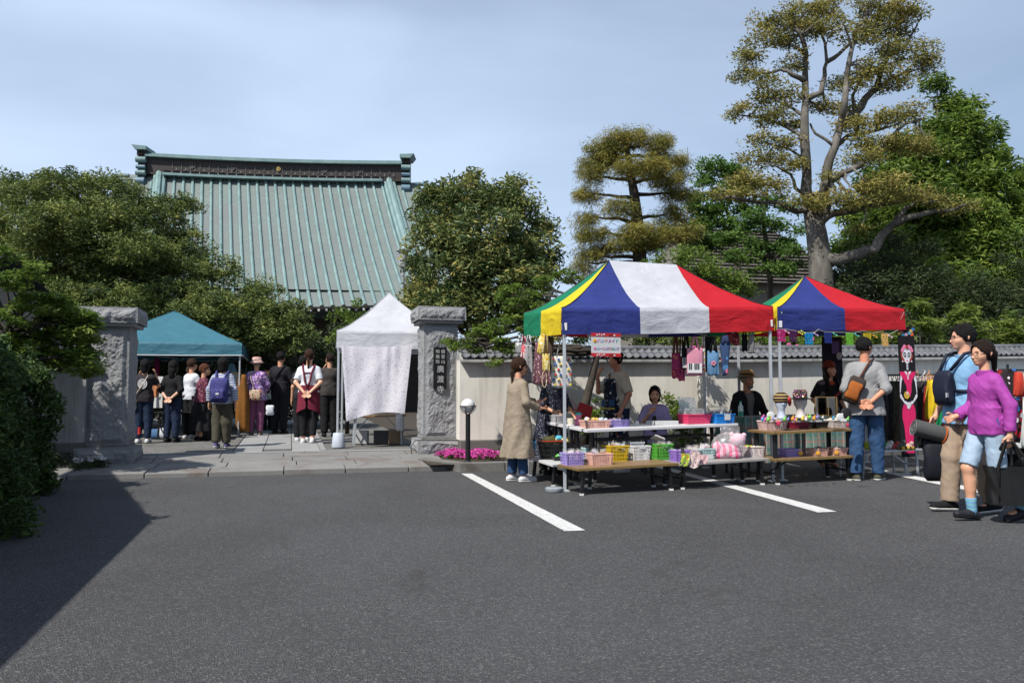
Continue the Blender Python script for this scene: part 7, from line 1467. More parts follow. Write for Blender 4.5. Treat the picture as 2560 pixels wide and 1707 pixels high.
mb = MB(); mb.box(Vector((.0, -.20 * kk, .90 * kk)), (.32 * kk, .03, .03 * kk)); mb.build('apron_band', C_('band_yellow', (.42, .36, .10)), a['t'], world=False, bevel=.006)
mb = MB(); mb.tube([Vector((-.10 * kk, .06, 1.46 * kk)), Vector((-.06 * kk, -.13 * kk, 1.38 * kk)), Vector((.06 * kk, -.19 * kk, 1.18 * kk)), Vector((.17 * kk, -.12 * kk, 1.0 * kk))], .014, 6); mb.build('strap', C_('strap_tan', (.25, .11, .05)), a['t'], world=False, smooth=True)
# seated girl
LAVS = C_('shirt_lavender', (.42, .36, .62), .06); g_ = P(1637, 1000, 11.45)
a = person('girl in a lavender shirt seated eating a cream puff, hair clip on', g_.x, 11.45, 1.40, R(-8), dict(elR=(-.26, -.08, 1.06), wrR=(-.09, -.24, 1.30), elL=(.24, -.06, 1.06), wrL=(.05, -.24, 1.10)), z=-.20, hands={'R': ((.55, .25, .6), (.3, .9, 0), .9), 'L': ((-.9, -.1, .2), (0, 1, .2), .9)}, hpitch=.10, top=dict(m=LAVS, hem=.70, sleeve=.8, loose=.045, sloose=.05), hair=('bob', H_BLK), tone='#c99579', legs_on=False, face=True, q=.0105); kk = a['k']
mb = MB(); mb.ball(Vector((-.02 * kk, -.335 * kk, 1.385 * kk)), .028, 8, (1.3, .8, .5)); mb.solo('cream_puff', mat('choux', (.55, .36, .16), .7), Vector((0, 0, 0)), 'cream puff held to the seated girl mouth', 'food', smooth=True).matrix_world = a['M'] if False else a['M']
mb = MB(); mb.tube([Vector((-.02 * kk, -.255 * kk, .98 * kk)), Vector((-.02 * kk, -.265 * kk, 1.20 * kk))], .030, 10); mb.ball(Vector((-.02 * kk, -.27 * kk, 1.22 * kk)), .028, 8); mb.solo('drink_bottle', C_('bottle_dark', (.03, .025, .03), .1, .4), Vector((0, 0, 0)), 'dark bottle in the seated girl hand', 'bottle', smooth=True).matrix_world = a['M']
mb = MB(); cpt = a['hpt']((.065, -.058, .175)); mb.tube([cpt + Vector((.014 * math.cos(t_), -.004, .026 * math.sin(t_))) for t_ in [i * math.pi / 5 for i in range(11)]], .0035, 5); mb.build('hair_clip', M_CAPW, a['t'], world=False)
st_ = thing('stool', 'low grey stool under the seated girl', 'stool', (g_.x, 11.5, zg(g_.x, 11.5))); mb = MB(); mb.box((g_.x, 11.5, .52), (.34, .3, .04)); mb.build('seat', M_GTOP, st_)
for sx_ in (-1, 1):
    for sy_ in (-1, 1): mb = MB(); mb.bar((g_.x + sx_ * .14, 11.5 + sy_ * .12, .50), (g_.x + sx_ * .16, 11.5 + sy_ * .14, zg(g_.x, 11.5)), .025); mb.build('leg', M_STEEL, st_)
# white shoes of the girl under the table are her own
# man in the straw hat
g_ = P(1868, 1000, 12.1)
a = person('bearded man in a straw hat and black cardigan seated behind the plaid table', g_.x, 12.1, 1.66, R(8), dict(elR=(-.27, -.05, 1.08), wrR=(-.10, -.25, .98), elL=(.27, -.05, 1.08), wrL=(.10, -.27, .97)), z=-.22, hyaw=.45, hpitch=.0, top=dict(m=C_('tee_grey', (.17, .15, .14)), hem=.80, sleeve=.2, loose=.018), hair=('buzz', H_GRY), tone='#a97355', legs_on=False, face=True, sw=1.08, bulk=1.1, q=.0115, smile=True); kk = a['k']
def cardi(X, Y, Z):
    d = None
    for p in a['torso'](.034): s = seg(X, Y, Z, *p); d = s if d is None else smin(d, s, .06)
    for p, r_ in ((0, .02), (1, .018), (2, .02), (3, .018)): q_ = a['arm'][p]; d = smin(d, seg(X, Y, Z, q_[0], q_[1], q_[2] + r_, q_[3] + r_), .03)
    d = np.maximum(d, .05 - np.abs(X) - np.where(Y < 0, .0, 9.) - .12 * (1.2 * kk - Z)); return np.maximum(d + wrk(X, Y, Z, 24, .004), Z - 1.44 * kk + .3 * 0)
a['part']('cardigan', cardi, (-.45, -.36, .82 * kk), (.45, .24, 1.47 * kk), BLKC)
STRAW = mat('straw', (.36, .21, .07), .8, .25, 60, .5, 120); mb = MB(); mb.lathe([(.001, .168), (.150, .150), (.155, .156), (.098, .172), (.094, .235), (.075, .256), (.04, .250), (.001, .248)], 26); mb.v = [tuple(a['hpt']((v[0], v[1] * 1.08 + .005, v[2]))) for v in mb.v]; mb.build('straw_hat', STRAW, a['t'], world=False, smooth='auto')
mb = MB(); mb.lathe([(.101, .172), (.103, .176), (.100, .200), (.096, .202)], 24); mb.v = [tuple(a['hpt']((v[0], v[1] * 1.08 + .005, v[2]))) for v in mb.v]; mb.build('hat_band', C_('hat_band_c', (.07, .04, .02)), a['t'], world=False)
mb = MB(); mb.ball(a['hpt']((0, -.068, .0)), .034, 9, (1.2, .8, 1.15)); mb.build('beard', H_GRY, a['t'], world=False, smooth=True)
# laughing woman in the beanie
g_ = P(2065, 1000, 12.35)
TEEP = spots('rock_tee_print', (.014, .012, .014), ['#6b5f63', '#b04f1f', '#2f5a5e', '#8f8890', '#14100f', '#1a1616'], 8, .42)
a = person('laughing long haired woman in a rust beanie and printed black tee', g_.x, 12.35, 1.60, R(12), dict(elL=(.26, -.02, 1.10), wrL=(.22, -.22, .90), elR=(-.27, -.06, 1.10), wrR=(-.20, -.26, .90)), lean=.22, hyaw=.12, hpitch=-.12, top=dict(m=TEEP, hem=.80, sleeve=.9, loose=.045, sloose=.05), bottom=dict(m=BLKC), hair=('long', H_DBR, -.24, 1), tone='#c58c70', face=True, smile=True, q=.0115); kk = a['k']
BEAN = C_('beanie_rust', (.20, .035, .02)); 
def bnf(X, Y, Z): return np.maximum((np.sqrt((X / .094) ** 2 + ((Y - .006) / .112) ** 2 + ((Z - .135) / .120) ** 2) - 1) * .1, .135 - Z + .15 * Y) + .002 * np.sin(np.arctan2(Y, X) * 30)
v_, f_ = mesh_sdf(bnf, (-.13, -.14, .08), (.13, .14, .28), .008); vv = np.c_[v_ * a['hs'], np.ones(len(v_))] @ np.array(a['Hm']).T; link('beanie', npmesh('beanie', vv[:, :3], f_, BEAN, True), a['t'])
mb = MB(); mb.tube([Vector((.12 * kk, -.24 * kk, 1.36 * kk)), Vector((.02, -.35 * kk, 1.22 * kk)), Vector((-.14 * kk, -.26 * kk, 1.05 * kk)), Vector((-.20 * kk, -.10 * kk, .92 * kk))], .018, 6); mb.build('red_strap', C_('strap_red', (.28, .03, .03)), a['t'], world=False, smooth=True)
# man in the grey tee
g_ = feet(2170, 1201)
a = person('man in a grey long tee and jeans standing with hands clasped behind', g_.x, g_.y, hgt(g_, 2170, 847), R(158), dict(elL=(.225, .10, 1.10), wrL=(.06, .19, .95), elR=(-.225, .10, 1.10), wrR=(-.06, .19, .95), anL=(.13, .05, .085), anR=(-.12, -.10, .085), knL=(.115, .0, .49), knR=(-.11, -.06, .49), ftL=(.25, -1, 0), ftR=(-.35, -1, 0)), hands=BEHH, hyaw=-.55, top=dict(m=C_('tee_heather', (.29, .29, .30), .14), hem=.78, sleeve=1.25, loose=.040, sloose=.032, flare=.02, wr=.004), bottom=dict(m=JEAN, wide=.062, wr=.005), shoes=(C_('canvas_olive', (.075, .075, .05)), M_SOLE), hair=('short', H_BLK), tone='#bf8468', sw=1.06, q=.0105); kk = a['k']
mb = MB(); mb.tube([W_(a, (-.10 * kk, -.03, 1.455 * kk)), W_(a, (-.06 * kk, .10 * kk, 1.43 * kk)), W_(a, (.03 * kk, .165 * kk, 1.28 * kk)), W_(a, (.09 * kk, .19 * kk, 1.16 * kk))], .014, 6)
Mb = Matrix.Rotation(R(158), 3, 'Z') @ Matrix.Rotation(-.42, 3, 'Y'); pbag = W_(a, (.13 * kk, .215 * kk, 1.08 * kk)); m1 = bagmesh(MB(), pbag, .20, .10, .36, Mb); m2 = bagmesh(MB(), pbag + Mb @ Vector((0, .04, -.01)), .16, .07, .24, Mb)
bag('brown and orange leather sling bag on the grey tee', 'sling_bag', pbag - Vector((0, 0, .18)), [('strap', mb, C_('strap_brown', (.10, .035, .02)), True), ('pouch', m1, C_('leather_dark', (.045, .035, .03)), True), ('front_pocket', m2, C_('leather_orange', (.34, .10, .02)), True)])
mb = MB(); w = Vector(a['A']['wrL']); mb.tube([w + Vector((0.028 * math.cos(t_), .01 * math.sin(t_), .028 * math.sin(t_))) for t_ in [i * math.pi / 6 for i in range(13)]], .006, 6); mb.build('wrist_watch', M_ALU, a['t'], world=False)
# the walking couple
LBS = C_('shirt_light_blue', (.22, .42, .66), .1); KHA = C_('khaki', (.36, .27, .20), .1)
g_ = feet(2424, 1279)
a = person('man in a light blue short sleeved shirt and khaki trousers walking hand in hand', g_.x, g_.y, hgt(g_, 2424, 816), R(-78), dict(elL=(.22, .06, 1.10), wrL=(.24, -.20, .93), elR=(-.22, .0, 1.10), wrR=(-.24, -.12, .87), hiL=(.085, 0, .9), knL=(.09, .0, .48), anL=(.10, .16, .10), knR=(-.09, -.10, .50), anR=(-.09, -.13, .09), ftR=(0, -1, .02)), lean=-.02, hyaw=-.35, hands={'L': ((.15, -.7, -.55), (-.5, 0, -.8), .6)}, top=dict(m=LBS, hem=.80, sleeve=.85, loose=.040, sloose=.045, flare=.02, collar=True, wr=.004), bottom=dict(m=KHA, wide=.068, wr=.003), shoes=(SH_B, M_SOLE), hair=('short', H_BLK), tone='#c9987f', sw=1.08, bulk=1.08, face=True, q=.0105); kk = a['k']; manM = a
mb = MB()
for sg in (-1, 1): mb.tube([a['hpt']((sg * .031 + .021 * math.cos(t_), -.112, .094 + .016 * math.sin(t_))) for t_ in [i * math.pi / 6 for i in range(13)]], .0022, 5); mb.tube([a['hpt']((sg * .052, -.108, .098)), a['hpt']((sg * .080, .01, .100))], .0022, 5)
mb.build('glasses', M_STEEL, a['t'], world=False)
Mf = Matrix.Rotation(R(-78), 3, 'Z'); pc_ = W_(a, (-.03 * kk, -.20 * kk, 1.13 * kk)); m1 = bagmesh(MB(), pc_, .22, .14, .35, Mf); ms = MB(); ml = MB(); ml.box(pc_ + Mf @ Vector((.11, -.055, -.07)), (.006, .07, .045), R(-78) + .5)
for sg in (-1, 1): ms.tube([pc_ + Mf @ Vector((sg * .07, .02, .17)), W_(a, (sg * .11 * kk, -.09 * kk, 1.44 * kk)), W_(a, (sg * .115 * kk, .02, 1.465 * kk)), W_(a, (sg * .12 * kk, .12 * kk, 1.36 * kk)), W_(a, (sg * .16 * kk, .14 * kk, 1.15 * kk))], .017, 6)
ms.tube([pc_ + Mf @ Vector((-.1, .05, -.03))] + [W_(a, (math.sin(t_) * .195 * kk, -math.cos(t_) * .165 * kk, 1.10 * kk)) for t_ in [-.6, -1.2, -1.9, -2.6, 3.14, 2.6, 1.9, 1.2, .6]] + [pc_ + Mf @ Vector((.1, .05, -.03))], .016, 6)
bag('navy backpack worn on the chest of the man in light blue', 'backpack', pc_ - Vector((0, 0, .2)), [('pack', m1, C_('nylon_navy', (.012, .016, .035), .2, .6), True), ('strap', ms, C_('nylon_navy', (.012, .016, .035), .2, .6), True), ('patch', ml, M_CAPW, False)], 'backpack')
# rolled mat and dark bag carried in his other hand
hp_ = P(2352, 1085, g_.y + .05); A_, B_ = P(2285, 1067, g_.y + .12), P(2372, 1090, g_.y + .10)
rm = thing('rolled_mat', 'rolled grey felt mat carried by the man in light blue', 'mat', B_ - Vector((0, 0, .08))); mb = MB(); mb.tube([A_, B_], .083, 20); mb.build('roll', C_('felt_grey', (.085, .088, .09), .15), rm, smooth='auto')
mb = MB(); dd = (A_ - B_).normalized(); s1 = dd.orthogonal().normalized(); s2 = dd.cross(s1); mb.tube([A_ + dd * .003 + (s1 * math.cos(t_) + s2 * math.sin(t_)) * (.008 + .009 * t_ / 1.4) for t_ in [i * .35 for i in range(36)]], .004, 4); mb.build('roll_end', C_('felt_grey_light', (.20, .20, .195), .1), rm)
mb = MB(); mb.tube([B_ + dd * .06 + (s1 * math.cos(t_) + s2 * math.sin(t_)) * .086 for t_ in [i * math.pi / 8 for i in range(17)]], .010, 5); mb.build('tie', C_('strap_orange', (.45, .10, .02)), rm)
m1 = bagmesh(MB(), P(2345, 1150, g_.y + .12), .27, .12, .42, Matrix.Rotation(R(-12), 3, 'Z')); m1.solo('carry_bag', C_('nylon_black_blue', (.010, .011, .018), .2, .55), P(2345, 1200, g_.y + .12), 'dark limp carry bag hanging below the rolled mat', 'bag', smooth=True)
MAG = C_('jacket_magenta', (.36, .055, .33), .08, .6, .45); DSH = C_('denim_pale', (.36, .47, .60), .1)
g_ = feet(2476, 1303)
a = person('smiling woman in a magenta jacket and pale denim shorts walking', g_.x, g_.y, hgt(g_, 2476, 858), R(-78), dict(elR=(-.235, .07, 1.10), wrR=(-.20, -.17, .99), elL=(.235, .05, 1.10), wrL=(.25, .02, .84), knR=(-.09, -.15, .50), anR=(-.09, -.12, .10), knL=(.09, .02, .49), anL=(.09, .27, .13), ftR=(0, -1, .035), ftL=(0, -1, -.0)), hyaw=.0, hpitch=.02, hands={'R': ((-.1, -.85, -.3), (.8, 0, .2), .8), 'L': ((0, -.05, -1), (-1, 0, 0), .9)}, top=dict(m=MAG, name='jacket', hem=.82, sleeve=1.93, loose=.030, sloose=.026, collar=True, wr=.003, neck=.04), bottom=dict(kind='shorts', m=DSH, waist=.90, loose=.010, len=.94, wide=.052), shoes=(C_('clog_grey', (.020, .021, .027), .1, .6, .1), C_('clog_sole', (.015, .015, .018), .1)), hair=('pony', H_DBR), tone='#c7967a', face=True, smile=True, q=.0095, sw=.84, bulk=.92); kk = a['k']
for s_ in 'LR':
    an, kn = Vector(a['A']['an' + s_]), Vector(a['A']['kn' + s_]); d = (kn - an).normalized(); mb = MB(); mb.tube([an - d * .045, an, an + d * .05, an + d * .10, an + d * .112], [.046 * kk, .046 * kk, .046 * kk, .050 * kk, .048 * kk], 14); mb.build('sock', stripes('sock_blue' + s_, (.16, .34, .55), (.20, .45, .50), 26, 2, .6), a['t'], world=False, smooth=True)
mb = MB()
for sg in (-1, 1): mb.tube([a['hpt']((sg * .033 + .024 * math.cos(t_), -.110, .090 + .017 * math.sin(t_))) for t_ in [i * math.pi / 6 for i in range(13)]], .0022, 5); mb.tube([a['hpt']((sg * .056, -.106, .094)), a['hpt']((sg * .082, .01, .098))], .0022, 5)
mb.tube([a['hpt']((-.010, -.112, .094)), a['hpt']((.010, -.112, .094))], .002, 5); mb.build('glasses', M_STEEL, a['t'], world=False)
mb = MB(); mb.tube([Vector((.17 * kk, -.02, .90 * kk)), Vector((.165 * kk, -.04 * kk, .98 * kk))], .012, 6); mb.build('pocket_tab', C_('tab_blue', (.04, .12, .36)), a['t'], world=False)
# black tote
hb = P(2530, 1212, g_.y - .10); MT = Matrix.Rotation(R(-8), 3, 'Z'); m1 = MB()
bw, bh, bd = .46, .345, .19; vs_ = []
def totef(i, j):
    an = i * 2 * math.pi; ca, sa = math.cos(an), math.sin(an); f = .86 + .14 * j; xx = math.copysign(abs(ca) ** .45, ca) * bw / 2 * f; yy = math.copysign(abs(sa) ** .45, sa) * bd / 2 * (1.08 - .45 * j); return hb + MT @ Vector((xx + .008 * math.sin(j * 7 + i * 20), yy + .006 * math.sin(i * 31 + j * 5), (j - .5) * bh))
m1.grid(totef, 40, 10); bt = MB(); bt.slab([hb + MT @ Vector((sx_ * bw * .41, sy_ * bd * .50, -bh / 2 + .01)) for sx_, sy_ in ((-1, -1), (1, -1), (1, 1), (-1, 1))], .012); ms = MB(); wl = W_(a, tuple(Vector(a['A']['wrL']) + Vector((0, -.02, -.07))))
for sg in (-1, 1):
    ms.tube([hb + MT @ Vector((-.14, sg * .075, -.16)), hb + MT @ Vector((-.14, sg * .072, .17)), wl + Vector((-.03, sg * .012, .0)), wl + Vector((.03, sg * .012, .0)), hb + MT @ Vector((.14, sg * .072, .17)), hb + MT @ Vector((.14, sg * .075, -.16))], .015, 6)
NB = C_('nylon_tote', (.010, .010, .011), .2, .55)
bag('large black tote bag in the hand of the woman in magenta', 'tote_bag', hb - Vector((0, 0, bh / 2)), [('body', m1, NB, True), ('bottom', bt, NB, False), ('handle', ms, C_('webbing_black', (.016, .016, .017)), True)])
# HANGING GOODS, SIGNS AND DETAILS
def sack(mb, px0, px1, py0, py1, D, th=.06, prof=None, folds=3, amp=.010, rz=0.0, seed=0, n=28, L_=12, mi=0, D1=None):
    """soft hanging body between photo pixels at depth D; prof(f) scales the width from top f=0 to bottom f=1"""
    a, b = P((px0 + px1) / 2, py0, D), P((px0 + px1) / 2, py1, D1 or D); w = (px1 - px0) * D / F; M = Matrix.Rotation(rz, 3, 'Z'); bs = len(mb.v)
    for i in range(L_ + 1):
        f = i / L_; c = a.lerp(b, f); ww = w * (prof(f) if prof else 1.0); tt = th * (.25 + .75 * math.sin(math.pi * min(.97, f * .8 + .12)))
        for k in range(n):
            an = 2 * math.pi * k / n; ca, sa = math.cos(an), math.sin(an); x = math.copysign(abs(ca) ** .7, ca) * ww / 2; yv = math.copysign(abs(sa) ** .8, sa) * tt / 2
            yv += amp * f * math.sin(x / w * folds * 6.28 + seed + f * 1.5) ; mb.v.append(tuple(c + M @ Vector((x, yv, .010 * math.sin(x / w * 9 + seed) * (f > .95)))))
    for i in range(L_):
        for k in range(n): mb.f.append((bs + i * n + k, bs + i * n + (k + 1) % n, bs + (i + 1) * n + (k + 1) % n, bs + (i + 1) * n + k)); mb.m.append(mi)
    mb.f.append(tuple(bs + k for k in range(n))); mb.m.append(mi); e_ = bs + L_ * n; mb.f.append(tuple(e_ + k for k in reversed(range(n)))); mb.m.append(mi); return mb
def hang(name, label, cat, px0, px1, py0, py1, D, m, ytop=None, group=None, strapm=None, hanger=None, sw_=.008, **k):
    base = P((px0 + px1) / 2, py1, D); t_ = thing(name, label, cat, base, 0, group); mb = MB(); sack(mb, px0, px1, py0, py1, D, **k); mb.build('body' if cat == 'bag' else 'cloth', m, t_, smooth=True)
    if ytop is not None:
        mb = MB(); q0, q1, tp = P(px0 + (px1 - px0) * .25, py0 + 3, D), P(px0 + (px1 - px0) * .75, py0 + 3, D), P((px0 + px1) / 2, ytop, D)
        for s_ in ((-1, 1) if hanger is None else (0,)): o_ = Vector((0, .012 * s_, 0)); mb.tube([q0 + o_, tp + o_ * .3 + Vector((-.012, 0, 0)), tp + o_ * .3 + Vector((.012, 0, 0)), q1 + o_], sw_, 6)
        mb.build('strap' if hanger is None else 'hanger', strapm or hanger or m, t_, smooth=True)
    return t_
# tulip tote with printed flowers as real appliques
t = hang('tote_bag', 'white tote bag printed with red, yellow and blue tulips', 'bag', 1379, 1429, 890, 968, 9.9, C_('tote_cream', (.68, .66, .60), .05), 846, strapm=C_('tote_cream', (.68, .66, .60), .05), th=.05, amp=.004)
cols = [mat('print_red', (.62, .03, .03), .8, .1), mat('print_yellow', (.72, .52, .03), .8, .1), mat('print_blue', (.03, .12, .48), .8, .1)]; lf_ = mat('print_leaf', (.04, .12, .10), .8, .1)
for r_ in range(6):
    for c_ in range(4):
        px, py = 1384 + c_ * 12.5 + (r_ % 2) * 5, 898 + r_ * 12.6; q = P(px, py, 9.9 - .032); m = cols[(r_ * 2 + c_ * 5) % 3]; mb = MB(); mb.ball(q, .014, 6, (1.1, .3, 1)); mb.build('tulip', m, t)
        mb = MB(); mb.bar(q + Vector((0, 0, -.012)), q + Vector((0, 0, -.032)), .003); mb.bar(q + Vector((0, 0, -.03)), q + Vector((-.018, 0, -.014)), .005); mb.bar(q + Vector((0, 0, -.03)), q + Vector((.018, 0, -.014)), .005); mb.build('tulip_leaf', lf_, t)
hang('apron', 'grey floral apron hung under the green canopy edge', 'apron', 1308, 1336, 862, 958, 10.55, spots('grey_floral', (.30, .29, .30), ['#1f1d20', '#77747a', '#b8b4b8'], 28, .3), 838, hanger=M_CAPW, th=.07, folds=2, prof=lambda f: .55 + .5 * f, amp=.02)
hang('apron', 'burgundy floral apron hung next to the grey floral one', 'apron', 1332, 1377, 856, 961, 10.25, spots('burgundy_floral', (.16, .07, .09), ['#b79aa0', '#7c4a55', '#d6c2c2'], 34, .32), 840, hanger=M_CAPW, th=.08, folds=3, prof=lambda f: .7 + .35 * f, amp=.02)
YF = spots('yellow_floral', (.66, .52, .16), ['#e9e2c4', '#c79a1e', '#f2ecd8'], 26, .4)
hang('cloth_bag', 'yellow floral drawstring cloth bag hung high under the canopy', 'bag', 1343, 1369, 840, 884, 9.85, YF, 836, th=.09, prof=lambda f: .6 + .5 * f)
hang('cloth_bag', 'narrow yellow and white cloth pouch hung below the drawstring bag', 'bag', 1356, 1374, 884, 927, 9.8, YF, 838, th=.05, strapm=C_('cord_tan', (.40, .26, .12)))
hang('cloth_bag', 'brown tapered cloth strip between the yellow pouch and the tote', 'bag', 1370, 1384, 842, 915, 10.1, C_('brown_cloth', (.07, .05, .035)), 838, th=.05, prof=lambda f: .8 + .3 * f)
mb = MB(); q = P(1361, 948, 9.8); mb.tube([q + Vector((.028 * math.cos(a), 0, .10 * math.sin(a) + .0)) for a in [i * math.pi / 8 for i in range(17)]], .006, 6); mb.solo('cord_loop', C_('cord_cream', (.62, .48, .30)), q - Vector((0, 0, .1)), 'cream cord loop dangling below the yellow pouch', 'cord', smooth=True)
hang('apron', 'navy cloth hung beside the beige coat', 'apron', 1299, 1316, 906, 962, 10.7, NAVY, 880, hanger=M_CAPW, th=.06)
hang('ornament', 'pink and red ribbon doll ornament hung at the canopy corner', 'ornament', 1300, 1320, 862, 908, 10.8, spots('ribbon_doll', (.60, .12, .16), ['#e3a6c0', '#d9d3d6', '#c43a3a'], 22, .4), 840, th=.10, prof=lambda f: .5 + .6 * f)
hang('plastic_bag', 'clear plastic bag hung behind the ribbon doll', 'bag', 1288, 1312, 856, 880, 10.9, clear(), 842, th=.12)
# hand-made sign
sg_ = P(1515, 862, 9.585); fd = (FR - FL); fd.z = 0; sa = math.atan2(fd.y, fd.x); sw2, sh2 = 78 * 9.6 / F / math.cos(sa) * .98, 59 * 9.6 / F
sn = thing('stall_sign', 'white hand lettered Japanese sign with red bands on the canopy edge', 'sign', sg_ - Vector((0, 0, sh2 / 2)), sa); mb = MB(); mb.box((0, 0, sh2 / 2), (sw2, .004, sh2)); mb.build('board', M_CAPW, sn, world=False)
REDB = mat('sign_red', (.55, .02, .03), .6, .08, 20, 0)
for z in (.038 / 2 + .002, sh2 - .038 / 2 - .002):
    mb = MB(); mb.box((0, -.004, z), (sw2 + .004, .004, .042)); o = mb.build('red_band', REDB, sn, world=False)
    for j, x in enumerate((-.12, -.09, -.06, -.03, .05, .08, .11)): mb = MB(); mb.box((x, -.0075, z + (.004 if j % 2 else -.003)), (.014 if j % 3 else .022, .003, .018)); mb.build('band_mark', M_BLACK if j in (4, 5) else M_CAPW, o, world=False)
lc = [mat('ink_%d' % i, c, .7, .05, 20, 0) for i, c in enumerate([(.75, .12, .10), (.62, .10, .34), (.02, .38, .30), (.55, .05, .40), (.02, .36, .62), (.14, .20, .55), (.40, .16, .55)])]
def sletter(ch, x, z, s, m):
    me = text_mesh(ch, s, extrude=.001); me.materials.clear(); me.materials.append(m); o = link('letter', me, sn); o.location = (x, -.0045, z); o.rotation_euler = (math.pi / 2, 0, 0)
for i, ch in enumerate('ハンドメイド'): sletter(ch, -.095 + i * .048, sh2 * .66, .056, lc[(i * 3 + 1) % 7])
for i, ch in enumerate('シーリングスタンプ'): sletter(ch, -.105 + i * .0325, sh2 * .33, .042, lc[(i * 2 + 4) % 7])
mb = MB(); mb.ball((-.150, -.005, sh2 * .66), .023, 10, (1, .12, 1)); mb.build('round_face', mat('ink_orange', (.80, .40, .02), .6), sn, world=False, smooth=True)
mb = MB(); mb.ball((-.158, -.008, sh2 * .69), .003, 5); mb.ball((-.142, -.008, sh2 * .69), .003, 5); mb.tube([(-.160, -.008, sh2 * .62), (-.150, -.008, sh2 * .60), (-.140, -.008, sh2 * .62)], .0015, 4); mb.build('face_marks', M_BLACK, sn, world=False)
mb = MB(); hp2 = [(0, -.020), (.020, .002), (.020, .012), (.011, .017), (0, .009), (-.011, .017), (-.020, .012), (-.020, .002)]; mb.prism([Vector((-.150 + x, -.002, sh2 * .33 + z)) for x, z in hp2], (0, -.004, 0)); mb.build('heart', mat('ink_pink', (.78, .18, .48), .6), sn, world=False)
# bags hung along the right of the big canopy
Db = 10.25
DNM = C_('denim_light', (.12, .25, .42), .3); DND = C_('denim_navy', (.025, .04, .10), .3)
hang('tote_bag', 'magenta patterned fabric bag hung on a brown strap', 'bag', 1679, 1699, 882, 945, Db, spots('magenta_print', (.32, .03, .11), ['#a8385c', '#c98a3a', '#6e1030'], 30, .35), 842, strapm=C_('strap_brown2', (.12, .035, .02)), th=.07, sw_=.014)
hang('tote_bag', 'second magenta bag with a yellow hem tucked behind the first', 'bag', 1695, 1712, 890, 951, Db + .05, spots('magenta_print2', (.36, .04, .14), ['#c25a7a', '#d8963a', '#3a2a5a'], 30, .35), 842, strapm=C_('strap_brown2', (.12, .035, .02)), th=.06)
PIA = [C_('piano_black', (.010, .010, .011), .1), C_('piano_pink', (.58, .24, .33), .06)]
def piano(label, px0, px1, py0, py1, D, m, keys, rz=0.0):
    t_ = hang('tote_bag', label, 'bag', px0, px1, py0, py1, D, m, 842, th=.05, amp=.004, strapm=m, sw_=.014); kx = px1 - px0; mb = MB(); y0, y1 = keys
    a, b = P(px0 + 2, y0, D - .031), P(px1 - 2, y1, D - .031); mb.box((a + b) / 2, (abs(b.x - a.x), .006, abs(a.z - b.z))); mb.build('white_keys', M_CAPW, t_); n = 7
    for i in range(n):
        if i in (2, 6): continue
        q = P(px0 + 4 + (i + .6) * (kx - 8) / n, y0 + (y1 - y0) * .32, D - .036); mb = MB(); mb.box(q, (.6 * (kx - 8) / n * D / F, .006, (y1 - y0) * .62 * D / F)); mb.build('black_key', M_BLACK, t_)
piano('black tote bag with a piano keyboard print', 1704, 1727, 870, 922, Db - .02, PIA[0], (894, 919)); piano('pink tote bag with a piano keyboard print', 1717, 1757, 870, 938, Db - .10, PIA[1], (908, 932))
hang('tote_bag', 'narrow white floral bag beside the pink piano tote', 'bag', 1753, 1763, 868, 930, Db - .05, spots('white_floral', (.66, .62, .58), ['#c43a2a', '#d9a23a', '#7a8f5a'], 24, .35), 842, th=.06)
hang('tote_bag', 'slim black bag between the floral bag and the denim bag', 'bag', 1762, 1776, 866, 928, Db, BLKC, 842, th=.06, sw_=.02)
hang('tote_bag', 'light blue denim bag with a pink flower motif', 'bag', 1768, 1797, 877, 938, Db - .03, DNM, 842, th=.07, strapm=BLKC, sw_=.02)
mb = MB(); q = P(1784, 908, Db - .075); [mb.ball(q + Vector((math.cos(a) * .022, 0, math.sin(a) * .02)), .014, 6, (1, .4, 1)) for a in (0, 1.3, 2.5, 3.8, 5)]; o = mb.build('flower_motif', mat('motif_pink', (.62, .22, .30), .8), bpy.data.objects['tote_bag.005'] if 'tote_bag.005' in bpy.data.objects else None, smooth=True)
hang('tote_bag', 'folded navy denim bag showing a pink lining', 'bag', 1799, 1826, 858, 938, Db, spots('denim_mix', (.03, .06, .14), ['#4f7fb0', '#c46a84', '#1d2b4a'], 9, .4), 840, th=.09, prof=lambda f: 1.0 - .55 * f, strapm=DND, sw_=.03)
hang('cloth_bag', 'small crimson print pouch hung high under the red canopy', 'bag', 1812, 1832, 834, 858, Db + .2, spots('crimson_print', (.20, .03, .05), ['#c0504a', '#20141c', '#d88a8a'], 30, .4), 830, th=.06)
hang('cloth_bag', 'second crimson pouch hung high next to the first', 'bag', 1832, 1848, 834, 862, Db + .25, spots('crimson_print2', (.24, .04, .06), ['#d06a5a', '#20141c'], 30, .4), 830, th=.06)
hang('cloth_bag', 'black looped fabric strap hung by the striped pouch', 'bag', 1854, 1868, 836, 878, Db + .25, BLKC, 830, th=.03)
hang('cloth_bag', 'black and white striped pouch with a red top hung near the post', 'bag', 1869, 1887, 836, 882, Db + .2, stripes('bw_stripes', (.012, .012, .014), (.55, .53, .52), 40, 2, .6), 830, th=.05, prof=lambda f: .7 + .35 * f)
